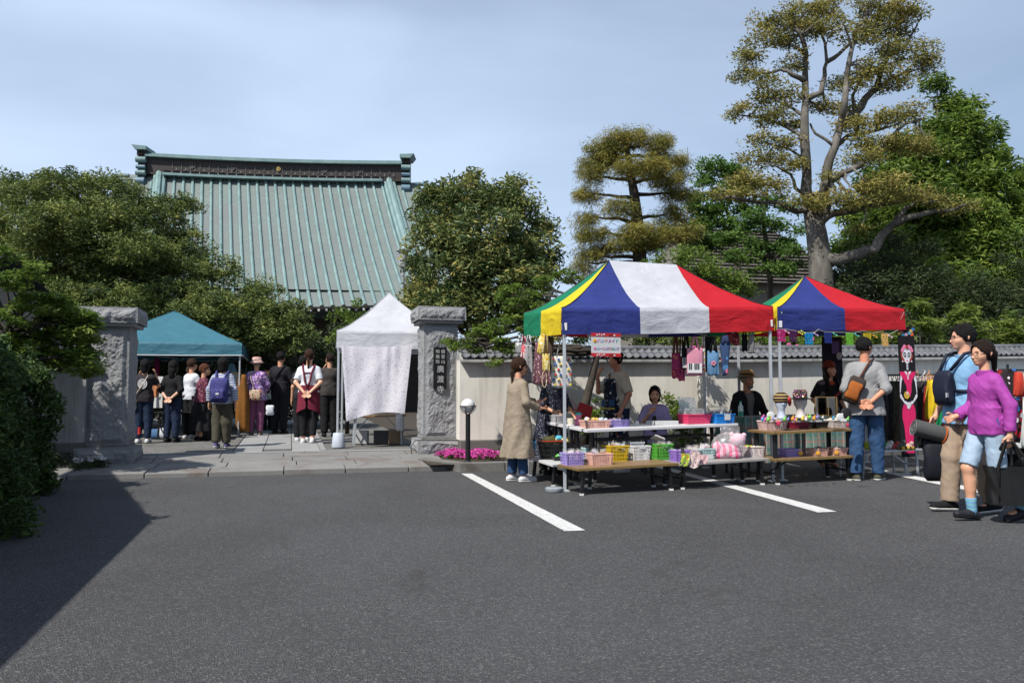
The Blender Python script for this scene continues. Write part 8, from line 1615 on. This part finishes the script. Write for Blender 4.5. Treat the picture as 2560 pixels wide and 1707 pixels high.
# paper flags
fd2 = (FR2 - FL2); sa2 = math.atan2(fd2.y, fd2.x)
def Dfront2(px): return 10.56 + (px - 1943) / 318 * .89 - .10
M_STRG = C_('string', (.55, .52, .46)); fl_ = [(1953, 823, 853, 26, (.62, .03, .22), 'magenta'), (1982, 827, 853, 25, (.09, .015, .10), 'dark plum'), (2022, 831, 860, 27, (.02, .34, .72), 'sky blue'), (2070, 830, 857, 25, (.02, .04, .26), 'navy'), (2124, 832, 862, 24, (.20, .60, .05), 'lime green'), (2168, 833, 848, 26, (.72, .55, .02), 'yellow'), (2212, 834, 864, 23, (.80, .30, .01), 'orange')]
for px, y0, y1, w, c, nm in fl_:
    D = Dfront2(px); tp = P(px, y0, D); W0 = w * D / F; H0 = (y1 - y0) * D / F; Mf = Matrix.Rotation(sa2, 3, 'Z'); mb = MB(); nx, nz_ = 9, 9
    for i in range(nx):
        for j in range(nz_):
            if 0 < i < nx - 1 and 0 < j < nz_ - 1 and (i * 3 + j * 5 + i * j) % 4 == 0: continue
            x0, x1 = (i / nx - .5) * W0, ((i + 1) / nx - .5) * W0; z0_, z1_ = -j / nz_ * H0, -(j + 1) / nz_ * H0
            if j == nz_ - 1 and i % 3 == 1: z1_ -= .012
            mb.add([tp + Mf @ Vector((x, .004 * math.sin(x * 60 + z * 30), z)) for x, z in ((x0, z0_), (x1, z0_), (x1, z1_), (x0, z1_))], [(0, 1, 2, 3)])
    mb.solo('paper_flag', mat('paper_' + nm.replace(' ', '_'), c, .8, .06, 20, 0, trans=.3), tp - Vector((0, 0, H0)), nm + ' cut paper flag on the pyramid canopy edge', 'paper flag', 'cut paper flags')
mb = MB(); mb.tube([P(px, y0 - 1, Dfront2(px) + .005) for px, y0 in ((1935, 812), (1942, 824), (1966, 824), (1994, 829), (2009, 832), (2036, 832), (2046, 824), (2060, 830), (2082, 831), (2112, 832), (2136, 833), (2156, 828), (2182, 834), (2200, 830), (2224, 836), (2245, 826))], .003, 5); mb.solo('bunting_string', M_STRG, P(1935, 812, 10.5), 'thin string carrying the cut paper flags', 'string')
for k, (px, py, c) in enumerate(((1968, 830, (.72, .42, .55)), (2002, 833, (.70, .62, .05)), (2008, 830, (.55, .62, .10)), (2040, 836, (.55, .38, .66)), (2088, 836, (.10, .55, .36)), (2142, 838, (.10, .52, .40)), (2188, 841, (.72, .36, .05)), (2226, 841, (.72, .50, .62)))):
    D = Dfront2(px) - .02; q = P(px, py, D); mb = MB(); dx = .022; mb.tube([q + Vector((-dx, 0, .014)), q + Vector((dx, 0, -.014))], .006, 6); mb.ball(q + Vector((-dx, 0, .014)), .012, 6); mb.ball(q + Vector((dx, 0, -.014)), .012, 6)
    mb.solo('string_peg', plast('peg_%d' % k, c), q, ['pale pink', 'mustard yellow', 'yellow green', 'lilac', 'sea green', 'teal green', 'orange', 'rose pink'][k] + ' plastic peg clipped to the flag string', 'peg', 'pegs on the flag string', smooth=True)
# skeleton banner
Dk = 11.45; b0, b1 = P(2241, 818, Dk), P(2299, 1142, Dk); bw_ = b1.x - b0.x; bh_ = b0.z - b1.z; bn_ = thing('banner', 'tall black banner with a skeleton lady in a hot pink dress', 'banner', Vector(((b0.x + b1.x) / 2, Dk, b1.z)), R(12))
def bp(u, v_, o=0.0): return Vector(((u - .5) * bw_, -o + .012 * math.sin(v_ * 9) * .5, v_ * bh_))
mb = MB(); mb.grid(lambda i, j: bp(i, j), 6, 40); mb.build('cloth', C_('banner_black', (.012, .010, .012), .1, .7), bn_, world=False, smooth=True)
def bshape(nm, pts, m, o=.003):
    mb = MB(); n = len(pts); mb.v = [tuple(bp(u, v_, o)) for u, v_ in pts]; mb.f = [tuple(range(n))]; mb.m = [0]; mb.build(nm, m, bn_, world=False)
def circ(u, v_, ru, rv, n=18): return [(u + ru * math.cos(2 * math.pi * i / n), v_ + rv * math.sin(2 * math.pi * i / n)) for i in range(n)]
HP = mat('banner_pink', (.70, .015, .13), .7, .1, 6, 0); BW = mat('banner_white', (.70, .70, .76), .7, .04, 10, 0); BR = mat('banner_rust', (.36, .05, .03), .7, .1); BKK = mat('banner_ink', (.010, .010, .012), .7, 0, 5, 0)
bshape('hair', circ(.5, .785, .36, .062), BR, .003); bshape('skull', circ(.5, .79, .27, .046), BW, .006); bshape('jaw', circ(.5, .745, .15, .026), BW, .006)
for s_ in (-1, 1): bshape('eye_socket', circ(.5 + s_ * .125, .786, .085, .020), BKK, .008); bshape('eye_ring', circ(.5 + s_ * .125, .786, .045, .010, 12), BW, .010); bshape('pupil', circ(.5 + s_ * .125, .786, .02, .005, 8), BKK, .012); bshape('earring', circ(.5 + s_ * .27, .735, .04, .007, 8), BW, .006)
bshape('nose', [(.5, .775), (.47, .764), (.53, .764)], BKK, .009); bshape('lips', circ(.5, .741, .05, .005, 10), HP, .009); bshape('neck', [(.45, .67), (.55, .67), (.55, .73), (.45, .73)], BW, .005)
for k in range(4): bshape('neck_line', [(.45, .682 + k * .011), (.55, .682 + k * .011), (.55, .684 + k * .011), (.45, .684 + k * .011)], BKK, .007)
for k, (u, v_) in enumerate(((.28, .835), (.36, .85), (.22, .82), (.62, .848), (.72, .838), (.78, .82), (.5, .845))): bshape('rose', circ(u, v_, .09, .016, 10), M_PPINK if k != 6 else BR, .010 + k * .001)
bshape('bodice', [(.02, .655), (.98, .655), (.92, .625), (.78, .60), (.70, .56), (.68, .50), (.60, .46), (.40, .46), (.40, .54), (.30, .57), (.22, .60), (.06, .625)], HP, .004)
bshape('collar_bones', [(.30, .662), (.45, .655), (.5, .60), (.55, .655), (.70, .662), (.66, .642), (.56, .63), (.53, .595), (.47, .595), (.44, .63), (.34, .642)], BW, .007)
for s_ in (-1, 1):
    bshape('arm_bone', [(.5 + s_ * u, v_) for u, v_ in ((.44, .63), (.34, .60), (.40, .58), (.46, .52), (.48, .49), (.52, .49), (.50, .58))], BW, .008); bshape('forearm_bone', [(.5 + s_ * u, v_) for u, v_ in ((.53, .48), (.50, .455), (.22, .405), (.10, .40), (.12, .425), (.26, .432), (.46, .485))], BW, .009)
bshape('hands', [(.34, .42), (.66, .42), (.62, .39), (.52, .365), (.40, .375)], BW, .010); bshape('bouquet', circ(.38, .475, .17, .030, 12), mat('banner_gold', (.66, .42, .05), .7), .011); bshape('bouquet_flower', circ(.42, .49, .07, .012, 8), M_PPALE, .013)
bshape('gown', [(.12, .36), (.20, .405), (.5, .395), (.80, .405), (.90, .36), (.92, .31), (.80, .20), (.74, .10), (.82, .03), (.20, .03), (.30, .10), (.24, .22), (.12, .30)], HP, .004)
for k, (u, v_, c) in enumerate(((.10, .985, (.05, .18, .5)), (.24, .965, (.5, .06, .04)), (.08, .95, (.6, .45, .05)), (.30, .945, (.05, .3, .42)), (.5, .945, (.55, .35, .5)), (.72, .955, (.08, .34, .46)), (.80, .972, (.6, .45, .08)), (.92, .985, (.05, .18, .5)), (.86, .945, (.62, .12, .05)))): bshape('printed_flag', [(u - .09, v_ - .013), (u + .09, v_ - .010), (u + .08, v_ + .013), (u - .09, v_ + .012)], mat('pflag_%d' % k, c, .7, .1), .005)
mb = MB(); mb.tube([bp(-.05, 1.0), bp(1.05, 1.0)], .008, 6); mb.build('top_rod', M_STEEL, bn_, world=False); mb = MB(); crn = Matrix.Rotation(-R(12), 3, 'Z') @ (P(2260, 780, 11.4) - bn_.location); mb.tube([bp(0, 1), crn, bp(1, 1)], .003, 4); mb.build('cord', M_STRG, bn_, world=False)
# dark poster behind the laughing woman
Dp = 12.75; q0, q1 = P(2054, 842, Dp), P(2110, 1040, Dp); mb = MB(); mb.grid(lambda i, j: Vector((q0.x + (q1.x - q0.x) * i, Dp + .01 * math.sin(j * 7), q0.z + (q1.z - q0.z) * j)), 4, 20); pz = thing('banner', 'dark banner with a purple figure behind the laughing woman', 'banner', Vector((q0.x, Dp, q1.z))); mb.build('cloth', C_('banner_dark', (.025, .022, .038), .2), pz, smooth=True)
mb = MB(); mb.grid(lambda i, j: Vector((P(2078, 850, Dp).x + .12 * i, Dp - .012, P(2078, 853, Dp).z - .20 * j)), 3, 4); mb.build('printed_figure', mat('poster_purple', (.16, .09, .30), .8), pz)
mb = MB(); mb.ball(P(2098, 890, Dp - .02), .05, 8, (.9, .1, 1.2)); mb.build('printed_face', mat('poster_pale', (.5, .45, .5), .8), pz)
# clothes rack with garments
rk = thing('clothes_rack', 'long black clothes rail crowded with hangers', 'clothes rack', Vector((P(2290, 1000, 12.3).x, 12.3, zg(6.2, 12.3)))); ra, rb_ = P(2185, 938, 12.2), P(2425, 936, 12.5)
mb = MB(); mb.tube([ra, rb_], .014, 8); mb.build('rail', M_STEEL, rk)
for p in (ra, rb_): mb = MB(); mb.tube([p, Vector((p.x, p.y, zg(p.x, p.y) + .02))], .014, 8); mb.build('post', M_STEEL, rk); mb = MB(); gz_ = zg(p.x, p.y) + .015; mb.tube([(p.x, p.y - .25, gz_), (p.x, p.y + .25, gz_)], .014, 8); mb.build('foot', M_STEEL, rk)
GM = [('black', BLKC), ('charcoal', CHAR), ('black lace', BLKC), ('dark check', spots('check_dark', (.05, .045, .035), ['#3a352c', '#26231d'], 18, .4)), ('olive brown', C_('garm_olive', (.06, .05, .035))), ('black satin', BLKC)]
for k in range(13):
    px = 2192 + k * 11 if k < 7 else 2300 + (k - 7) * 9; D = 12.2 + (px - 2185) / 240 * .3; nm, m = GM[k % 6]; y1 = 1075 + (k * 37) % 50
    if k >= 9: break
    hang('garment', 'dark garment hanging on the clothes rail behind the skeleton banner', 'garment', px - 12, px + 12, 952, y1, D, m, 938, 'dark garments on the rail', hanger=M_STEEL, th=.30, folds=1, prof=lambda f: .5 + .5 * min(1, f * 3), amp=.015, sw_=.005, rz=.2)
for k, (px, w, y1, c, lb) in enumerate(((2327, 14, 1050, (.72, .50, .02), 'yellow ruffled skirt hanging on the rail'), (2340, 12, 1070, (.01, .30, .11), 'green sash garment hanging on the rail'), (2322, 16, 1085, (.62, .03, .05), 'red tiered skirt hanging on the rail'), (2356, 22, 1075, (.60, .02, .06), 'crimson garment hanging behind the navy chest pack'), (2350, 12, 1130, (.45, .10, .34), 'mauve skirt hanging low on the rail'))):
    D = 12.05 + k * .03; hang('garment', lb, 'garment', px - w / 2 - 4, px + w / 2 + 4, 950 if k < 2 else 965 if k < 4 else 1040, y1, D, C_('garm_%d' % k, c, .15), 937, hanger=plast('hanger_orange', (.62, .22, .05)), th=.25, folds=2, prof=lambda f: .55 + .5 * f, amp=.02, sw_=.006)
for k in range(7):
    q = P(2262 + k * 15 + (k % 2) * 4, 934, 12.1); mb = MB(); mb.tube([q + Vector((0, 0, .05)), q + Vector((.015, 0, .035)), q + Vector((0, 0, .015)), q, q + Vector((-.16, -.1, -.09)), q + Vector((.14, .1, -.08)), q], .008, 6); mb.solo('clothes_hanger', plast('hanger_peach', (.66, .32, .18)) if k % 3 else M_CAPW, q, 'empty plastic hanger on the clothes rail', 'hanger', 'empty hangers')
# red floral robe on a second stand behind the walkers
rr = thing('robe_stand', 'clothes stand draped with a red and black floral robe', 'clothes stand', Vector((P(2520, 1000, 10.2).x, 10.2, zg(6.3, 10.2)))); sx0 = P(2520, 940, 10.2)
mb = MB(); mb.tube([(sx0.x, 10.2, zg(6.3, 10.2)), (sx0.x, 10.2, sx0.z + .15)], .015, 8); mb.build('post', M_STEEL, rr); mb = MB(); mb.bar(Vector((sx0.x - .3, 10.2, P(2520, 925, 10.2).z)), Vector((sx0.x + .3, 10.2, P(2520, 925, 10.2).z)), .02); mb.build('crossbar', M_STEEL, rr)
gz_ = zg(6.3, 10.2); mb = MB(); mb.box((sx0.x, 10.2, gz_ + .012), (.4, .4, .02)); mb.build('base', M_STEEL, rr)
ROBE = spots('robe_print', (.022, .016, .02), ['#b3262a', '#d8cfd6', '#7c1820', '#2d5fa0', '#16100f', '#c95a3a'], 13, .45)
hang('robe', 'red, black and white floral robe on the stand behind the magenta jacket', 'robe', 2482, 2552, 922, 1105, 10.1, ROBE, None, th=.22, folds=3, prof=lambda f: .62 + .38 * min(1, f * 4) - .25 * max(0, f - .55), amp=.03, n=40, L_=18); hang('robe', 'red sleeve of cloth hung over the robe shoulder', 'robe', 2532, 2560, 930, 990, 10.0, C_('robe_red', (.50, .05, .03), .15), None, th=.12, prof=lambda f: .6 + .4 * f)
# white van at the right edge
vx = P(2546, 1000, 12.2).x; vn = thing('parked_car', 'white vintage car with a round headlight parked beyond the robe stand', 'car', Vector((vx + 1.6, 12.9, zg(vx, 12.9)))); vzb = zg(vx, 12.9); M_VANW = mat('van_white', (.62, .63, .60), .3, .05, 3, 0, 60, 0, .5)
mb = MB(); pr_ = [(0, .30), (.0, .82), (.08, .95), (1.1, 1.05), (1.55, 1.42), (2.7, 1.44), (3.25, 1.0), (3.28, .30)]; mb.prism([Vector((vx + a, 12.2, vzb + b)) for a, b in pr_], (0, 1.4, 0)); mb.build('body', M_VANW, vn, bevel=.05, smooth='auto')
mb = MB(); mb.box((vx - .03, 12.9, vzb + .36), (.09, 1.46, .13)); mb.build('bumper', M_VANW, vn, bevel=.02)
for k in range(6): mb = MB(); mb.box((vx - .008, 12.9, vzb + .50 + k * .04), (.03, .8, .018)); mb.build('grille_slat', M_ALU, vn)
for yy in (12.38, 13.42): mb = MB(); mb.tube([(vx - .05, yy, vzb + .66), (vx + .02, yy, vzb + .66)], [.10, .12], 18); hl_ = mb.build('headlight', M_ALU, vn, smooth='auto'); mb = MB(); mb.ball((vx - .05, yy, vzb + .66), .095, 10, (.35, 1, 1)); mb.build('lens', mat('lens_glass', (.55, .6, .62), .1, .05, 5, 0), hl_, smooth=True)
for xx in (.62, 2.7):
    for yy in (12.22, 13.45): mb = MB(); mb.tube([(vx + xx, yy - .02, vzb + .28), (vx + xx, yy + .14, vzb + .28)], .28, 22); ty_ = mb.build('tyre', BKK, vn, smooth='auto'); mb = MB(); mb.tube([(vx + xx, yy - .03, vzb + .28), (vx + xx, yy + .02, vzb + .28)], .16, 16); mb.build('rim', M_ALU, ty_, smooth='auto')
for x0, x1 in ((1.5, 2.0), (2.05, 2.7)): mb = MB(); mb.box((vx + (x0 + x1) / 2, 12.195, vzb + 1.22), (x1 - x0, .02, .22)); mb.build('side_window', mat('dark_glass', (.05, .07, .085), .08), vn)
# globe lamp and lantern post
lp = hit((Vector((0, 11.85, 0)), Vector((0, 1, 0))), 1170, 1128); lz = lotz(UV(lp.x, lp.y)[1]) + .10; gl = thing('globe_lamp', 'black bollard lamp with a white glass globe among the pink phlox', 'lamp', Vector((lp.x, lp.y, lz))); gc = P(1170, 1014, 11.85); rG = 18 * 11.85 / F
mb = MB(); mb.tube([Vector((gc.x, gc.y, lz - .05)), Vector((gc.x, gc.y, gc.z - rG * 1.15))], .036, 14); mb.build('post', M_STEEL, gl, smooth='auto'); mb = MB(); mb.lathe([(.06, 0), (.06, .02), (.04, .04)], 14, (gc.x, gc.y, lz)); mb.build('foot', M_STEEL, gl)
mb = MB(); mb.ball(gc, rG, 18); mb.build('globe', mat('opal_glass', (.72, .72, .73), .15, .02, 5, 0), gl, smooth=True); mb = MB(); mb.tube([gc + Vector((rG * 1.12 * math.cos(a), rG * 1.12 * math.sin(a), -.005)) for a in [i * math.pi / 12 for i in range(25)]], .007, 6); mb.build('ring', M_STEEL, gl)
for k in range(6): a = k * math.pi / 3 + .2; mb = MB(); mb.tube([gc + Vector((rG * 1.1 * math.cos(a) * math.cos(b), rG * 1.1 * math.sin(a) * math.cos(b), -rG * 1.15 * math.sin(b))) for b in [i * math.pi / 14 for i in range(7)]], .005, 5); mb.build('rib', M_STEEL, gl)
ld = 18.2; lpz = thing('lamp_post', 'slim grey lantern post rising behind the inscribed pillar', 'lamp post', Vector((P(1008, 985, ld).x, ld, courtz(18)))); xx = P(1008, 700, ld).x; ztop = P(1008, 650, ld).z
mb = MB(); mb.tube([(xx, ld, courtz(18)), (xx, ld, ztop - .05)], [.045, .03], 10); mb.build('post', mat('post_grey', (.30, .32, .35), .5), lpz, smooth='auto'); mb = MB(); mb.lathe([(.05, -.22), (.09, -.18), (.115, .16), (.12, .18)], 16, (xx, ld, ztop + .02)); mb.build('lantern', mat('lantern_glass', (.42, .43, .47), .3, .05, 5, 0), lpz, smooth='auto')
mb = MB(); mb.lathe([(.17, .18), (.172, .20), (.10, .235), (.02, .25), (.012, .30), (.001, .31)], 20, (xx, ld, ztop + .02)); mb.build('cap', mat('lamp_cap', (.45, .47, .50), .4), lpz, smooth='auto')
# display heads, mirrors and trinkets on the plaid table
def dhead(px, pyb, lb, m, hat=None, s=1.0):
    q = hit(TP['plaid'], px, pyb) + Vector((0, .02, 0)); t_ = thing('mannequin_head', lb, 'mannequin head', q); mb = MB(); mb.lathe([(.075, 0), (.07, .02), (.045, .08), (.05, .12), (.082, .18), (.086, .24), (.07, .29), (.03, .315), (.001, .318)], 16, q, sx=.9 * s, sy=1.05 * s); mb.ball(q + Vector((0, -.088 * s, .19)), .015, 6); mb.build('head', m, t_, smooth=True)
    if hat == 'sequin':
        t2 = thing('sequin_hat', 'copper sequin hat with a black brim on a white mannequin head', 'hat', q + Vector((0, 0, .24))); mb = MB(); mb.lathe([(.09, .005), (.155, .0), (.158, .008), (.09, .02)], 24, q + Vector((0, 0, .245))); mb.build('brim', BLKC, t2, smooth='auto'); mb = MB(); mb.lathe([(.093, .0), (.09, .08), (.078, .11), (.04, .115), (.001, .112)], 24, q + Vector((0, 0, .258))); t = NT('sequins'); v = t.coord(); vo = t.n('ShaderNodeTexVoronoi'); vo.inputs['Scale'].default_value = 90; t.l(v, vo.inputs['Vector']); t.fin(t.mix(.5, (.42, .10, .03), vo.outputs['Color']), t.bump(vo.outputs['Distance'], 1.0, .02), .22, .9); mb.build('crown', t.m, t2, smooth=True)
    if hat == 'mask':
        t2 = thing('turban_hat', 'black and gold striped turban hat on a pale blue mannequin head', 'hat', q + Vector((0, 0, .2))); mb = MB(); mb.ball(q + Vector((0, -.005, .26)), .10, 12, (1, 1.1, .85)); mb.build('turban', stripes('turban_stripe', (.02, .015, .015), (.45, .30, .12), 26, 2, .6), t2, smooth=True); mb = MB(); mb.ball(q + Vector((.07, -.06, .25)), .04, 8); mb.ball(q + Vector((.11, 0, .22)), .05, 7, (.5, .5, 1.2)); mb.build('red_flower', mat('turban_red', (.45, .03, .03), .5), t2, smooth=True)
dhead(1955, 1047, 'pale blue mannequin head beside the canopy post', mat('head_blue', (.52, .58, .70), .4), 'mask'); dhead(2003, 1045, 'white mannequin head wearing the sequin hat', mat('head_white', (.66, .62, .60), .4), 'sequin', 1.1)
for k, (px, py, w, h, ry) in enumerate(((2058, 1036, .20, .24, .0), (2082, 1037, .11, .24, .0))):
    q = hit(TP['plaid'], px, py + 8); t_ = thing('table_mirror', ['brass framed table mirror on the plaid table', 'narrow brass framed mirror wing hinged beside the table mirror'][k], 'mirror', q); mb = MB(); c0 = q + Vector((0, 0, h / 2 + .03)); mb.box(c0, (w, .006, h), .2 * k); mb.build('glass', mat('mirror_glass', (.55, .55, .55), .04, 0, 5, 0, 60, 1.0), t_)
    mb = MB(); 
    for sx_ in (-1, 1): mb.bar(c0 + Vector((sx_ * w / 2, -.004, -h / 2)), c0 + Vector((sx_ * w / 2, -.004, h / 2)), .010); mb.bar(c0 + Vector((-w / 2, -.004, sx_ * h / 2)), c0 + Vector((w / 2, -.004, sx_ * h / 2)), .010)
    mb.build('frame', M_GOLDE, t_); mb = MB(); mb.bar(q, q + Vector((0, .02, .05)), .02); mb.build('stand', M_GOLDE, t_)
for k, (px, py, r_, m, lb) in enumerate(((2116, 1040, .07, BKK, 'black round hand mirror on the plaid table'), (2100, 1046, .045, M_CAPW, 'white round hand mirror beside the black one'), (1927, 1042, .05, M_CAPW, 'white half mask leaning by the canopy post'))):
    q = hit(TP['plaid'], px, py + 6) + Vector((0, 0, r_)); mb = MB(); mb.ball(q, r_, 12, (1, .18, 1)); mb.box(q + Vector((.04, 0, -r_ * .75)), (.07, .02, .03)); mb.solo('hand_mirror' if k < 2 else 'half_mask', m, q - Vector((0, 0, r_)), lb, 'mirror' if k < 2 else 'mask', smooth='auto')
TRK = [plast('trk_%d' % i, c) for i, c in enumerate([(.72, .50, .05), (.62, .10, .40), (.20, .55, .10), (.75, .30, .03), (.30, .25, .60), (.66, .62, .60), (.04, .30, .55)])]; rnd = random.Random(12)
for k in range(26):
    px = rnd.uniform(1900, 2125); q = hit(TP['plaid'], px, rnd.uniform(1046, 1054)); r_ = rnd.uniform(.012, .026); mb = MB(); mb.ball(q + Vector((0, 0, r_)), r_, 6, (1, 1, 1.2)); mb.ball(q + Vector((r_ * .5, 0, r_ * 2.4)), r_ * .6, 5); mb.solo('trinket', TRK[k % 7], q, 'tiny bright trinket scattered along the plaid table', 'trinket', 'trinkets on the plaid table', smooth=True)
q = hit(TP['plaid'], 1852 + 18, 1046); q = P(1852, 1043, 11.25); bt_ = thing('drink_bottle', 'clear green tinted drink bottle before the man in the straw hat', 'bottle', q - Vector((0, 0, .0))); mb = MB(); mb.lathe([(.033, 0), (.036, .01), (.036, .14), (.030, .165), (.014, .19), (.014, .205)], 14, q); mb.build('bottle', clear('bottle_clear', '#cfe8dc', .45), bt_, smooth='auto'); mb = MB(); mb.lathe([(.037, .0), (.037, .06)], 14, q + Vector((0, 0, .02))); mb.build('wrapper', mat('wrap_green', (.05, .35, .22), .5), bt_, smooth='auto'); mb = MB(); mb.lathe([(.017, 0), (.017, .022)], 10, q + Vector((0, 0, .205))); mb.build('cap', mat('cap_green', (.10, .45, .32), .5), bt_)
# soft toys on the aluminium table
for k, (px, r_, m, lb) in enumerate(((2182, .07, mat('toy_yg', (.45, .50, .04), .9), 'yellow and green soft toy on the aluminium table'), (2216, .05, mat('toy_green', (.05, .28, .05), .9), 'green woolly toy on the aluminium table'), (2232, .055, mat('toy_wht', (.62, .62, .60), .9), 'white woolly toy on the aluminium table'), (2248, .05, mat('toy_rb', (.45, .05, .06), .9), 'red and blue knitted toy on the aluminium table'), (2262, .06, mat('toy_gryn', (.10, .11, .09), .9), 'dark grey knitted toy on the aluminium table'), (2284, .05, mat('toy_pnk', (.55, .36, .32), .9), 'pale pink knitted toy on the aluminium table'))):
    q = hit(TP['alu'], px, 1124) + Vector((0, .12, 0)); mb = MB(); mb.ball(q + Vector((0, 0, r_ * .8)), r_, 8, (1.15, .9, .8)); mb.ball(q + Vector((r_ * .5, -.02, r_ * 1.6)), r_ * .6, 7); mb.ball(q + Vector((-r_ * .8, -.03, r_ * .4)), r_ * .4, 6); mb.ball(q + Vector((r_ * .9, -.03, r_ * .4)), r_ * .4, 6); mb.solo('soft_toy', m, q, lb, 'toy', smooth=True)
q = hit(TP['alu'], 2270, 1125) + Vector((0, .04, .02)); mb = MB(); mb.tube([q + Vector((-.10, 0, .0)), q + Vector((0, 0, .008)), q + Vector((.13, .04, 0))], .022, 8); mb.solo('knitted_snake', stripes('snake_stripe', (.62, .40, .03), (.03, .025, .02), 14, 0, .6), q, 'yellow and black knitted snake along the aluminium table edge', 'toy', smooth=True)
# red gift bag and pouch behind the pole on the side table
q = hit(TP['up2'], 1455, 1047) + Vector((.05, .12, 0)); mb = MB(); mb.box(q + Vector((0, 0, .11)), (.22, .05, .20), rot=Euler((-.2, .35, .3)).to_matrix()); mb.solo('gift_bag', mat('gift_red', (.50, .02, .02), .5), q, 'bright red gift bag leaning by the tree trunk', 'bag', bevel=.01)
q2 = q + Vector((-.16, .02, .08)); mb = MB(); mb.box(q2 + Vector((0, 0, .10)), (.10, .03, .26), rot=Euler((-.1, -.55, .3)).to_matrix()); mb.solo('gift_bag', spots('pouch_red_print', (.55, .45, .44), ['#b3262a', '#d9b0b0'], 16, .35), q2, 'pale red printed pouch leaning on the gift bag', 'bag', bevel=.01)
# wares under the teal tent
pp = P(392, 980, 15.3); po = thing('poster_board', 'white poster with an orange round motif on the yard table', 'poster', pp - Vector((0, 0, .3))); w_, h_ = 30 * 15.3 / F, 78 * 15.3 / F; mb = MB(); mb.box(pp, (w_, .02, h_)); mb.build('board', M_CAPW, po); mb = MB(); mb.ball(pp + Vector((-.03, -.012, .06)), .10, 14, (.9, .06, 1.6)); mb.build('orange_motif', mat('poster_orange', (.62, .24, .10), .7), po, smooth=True); mb = MB(); mb.ball(pp + Vector((-.06, -.014, .09)), .07, 12, (.8, .06, 1.6)); mb.build('tan_motif', mat('poster_tan', (.40, .17, .09), .7), po, smooth=True)
hang('garment', 'ochre brown long coat hanging at the teal tent corner', 'garment', 590, 622, 936, 1078, 16.6, C_('ochre_coat', (.24, .10, .02), .2), 925, hanger=M_STEEL, th=.22, folds=2, amp=.02, prof=lambda f: .55 + .5 * min(1, f * 2))
hang('garment', 'dark crimson cloth hanging inside the teal tent', 'garment', 388, 398, 895, 952, 17.4, C_('crimson_cloth', (.26, .01, .07)), 890, th=.1); hang('garment', 'pale blue translucent dress hanging by the ochre coat', 'garment', 566, 594, 908, 940, 17.2, C_('pale_blue_dress', (.16, .30, .36)), 900, hanger=M_STEEL, th=.12, prof=lambda f: .4 + .6 * f)
fp = P(584, 945, 16.9); fr_ = thing('picture_frame', 'gold framed picture leaning under the teal tent', 'picture', fp - Vector((0, 0, .12))); mb = MB(); mb.box(fp, (.32, .02, .24)); mb.build('frame', M_GOLDE, fr_); mb = MB(); mb.box(fp + Vector((0, -.008, 0)), (.27, .016, .19)); mb.build('picture', mat('picture_tan', (.42, .38, .30), .7), fr_)
for k, (px, lb, c, hh) in enumerate(((412, 'white plastic sack stowed beneath the yard table', (.55, .58, .62), .22), (395, 'blue plastic sack stowed beneath the yard table', (.06, .14, .28), .2), (520, 'dark crate like sack stowed beneath the yard table', (.05, .05, .05), .2))): q = Vector((P(px, 1080, 15.9).x, 15.9, courtz(16.5))); m1 = bagmesh(MB(), q + Vector((0, 0, hh / 2)), .3, .2, hh, Matrix.Identity(3)); m1.solo('sack', C_('sack_%d' % k, c), q, lb, 'sack', smooth=True)
rc = hit((Vector((0, 14.2, 0)), Vector((0, 1, 0))), 348, 1085); mb = MB(); mb.tube([rc, rc + Vector((0, 0, .12))], .026, 10); mb.solo('drink_can', mat('can_red', (.55, .03, .02), .4), rc, 'red drink can near the feet of the charcoal tee', 'can', smooth='auto')
for k, px in enumerate((900, 950, 985)): q = Vector((P(px, 1085, 14.7).x, 14.8, zg(-3, 14.8))); mb = MB(); mb.box(q + Vector((0, 0, .12)), (.26, .2, .24), .2 * k); mb.solo('box', [mat('box_white', (.42, .42, .42), .7), mat('box_dark', (.06, .06, .065), .7), mat('box_kraft', (.28, .19, .11), .8)][k], q, ['white box stowed under the white tent table', 'black box stowed under the white tent table', 'brown carton stowed under the white tent table'][k], 'box', bevel=.006)
hang('garment', 'white cloth hanging behind the floral sheet', 'garment', 990, 1006, 1036, 1076, 14.5, WSH, None, th=.1)
# black cable over the right pillar base
mb = MB(); bx0 = PR + uu * -.5 + nf * .5; mb.tube([bx0 + Vector((0, 0, PR_Z * 0 + .02)), bx0 + nf * .02 + Vector((-.02, 0, .14)), bx0 + uu * .06 + nf * .01 + Vector((0, 0, .235)), PR + uu * -.1 + nf * .42 + Vector((0, 0, .225)), PR + uu * .2 + nf * .46 + Vector((0, 0, .22)), PR + uu * .4 + nf * .40 + Vector((0, 0, .225))], .007, 6); mb.solo('cable', M_STEEL, bx0, 'thin black cable lying over the inscribed pillar base', 'cable', smooth=True)
q = hit((Vector((0, 9.38, 0)), Vector((0, 1, 0))), 1392, 1228); mb = MB(); mb.lathe([(.10, 0), (.105, .01), (.105, .04), (.09, .05), (.001, .05)], 18, q + Vector((-.03, .04, -.005))); mb.solo('tent_weight', mat('weight_grey', (.30, .33, .36), .5), q + Vector((-.03, .04, 0)), 'round grey plate weight at the striped canopy leg', 'weight', smooth='auto')
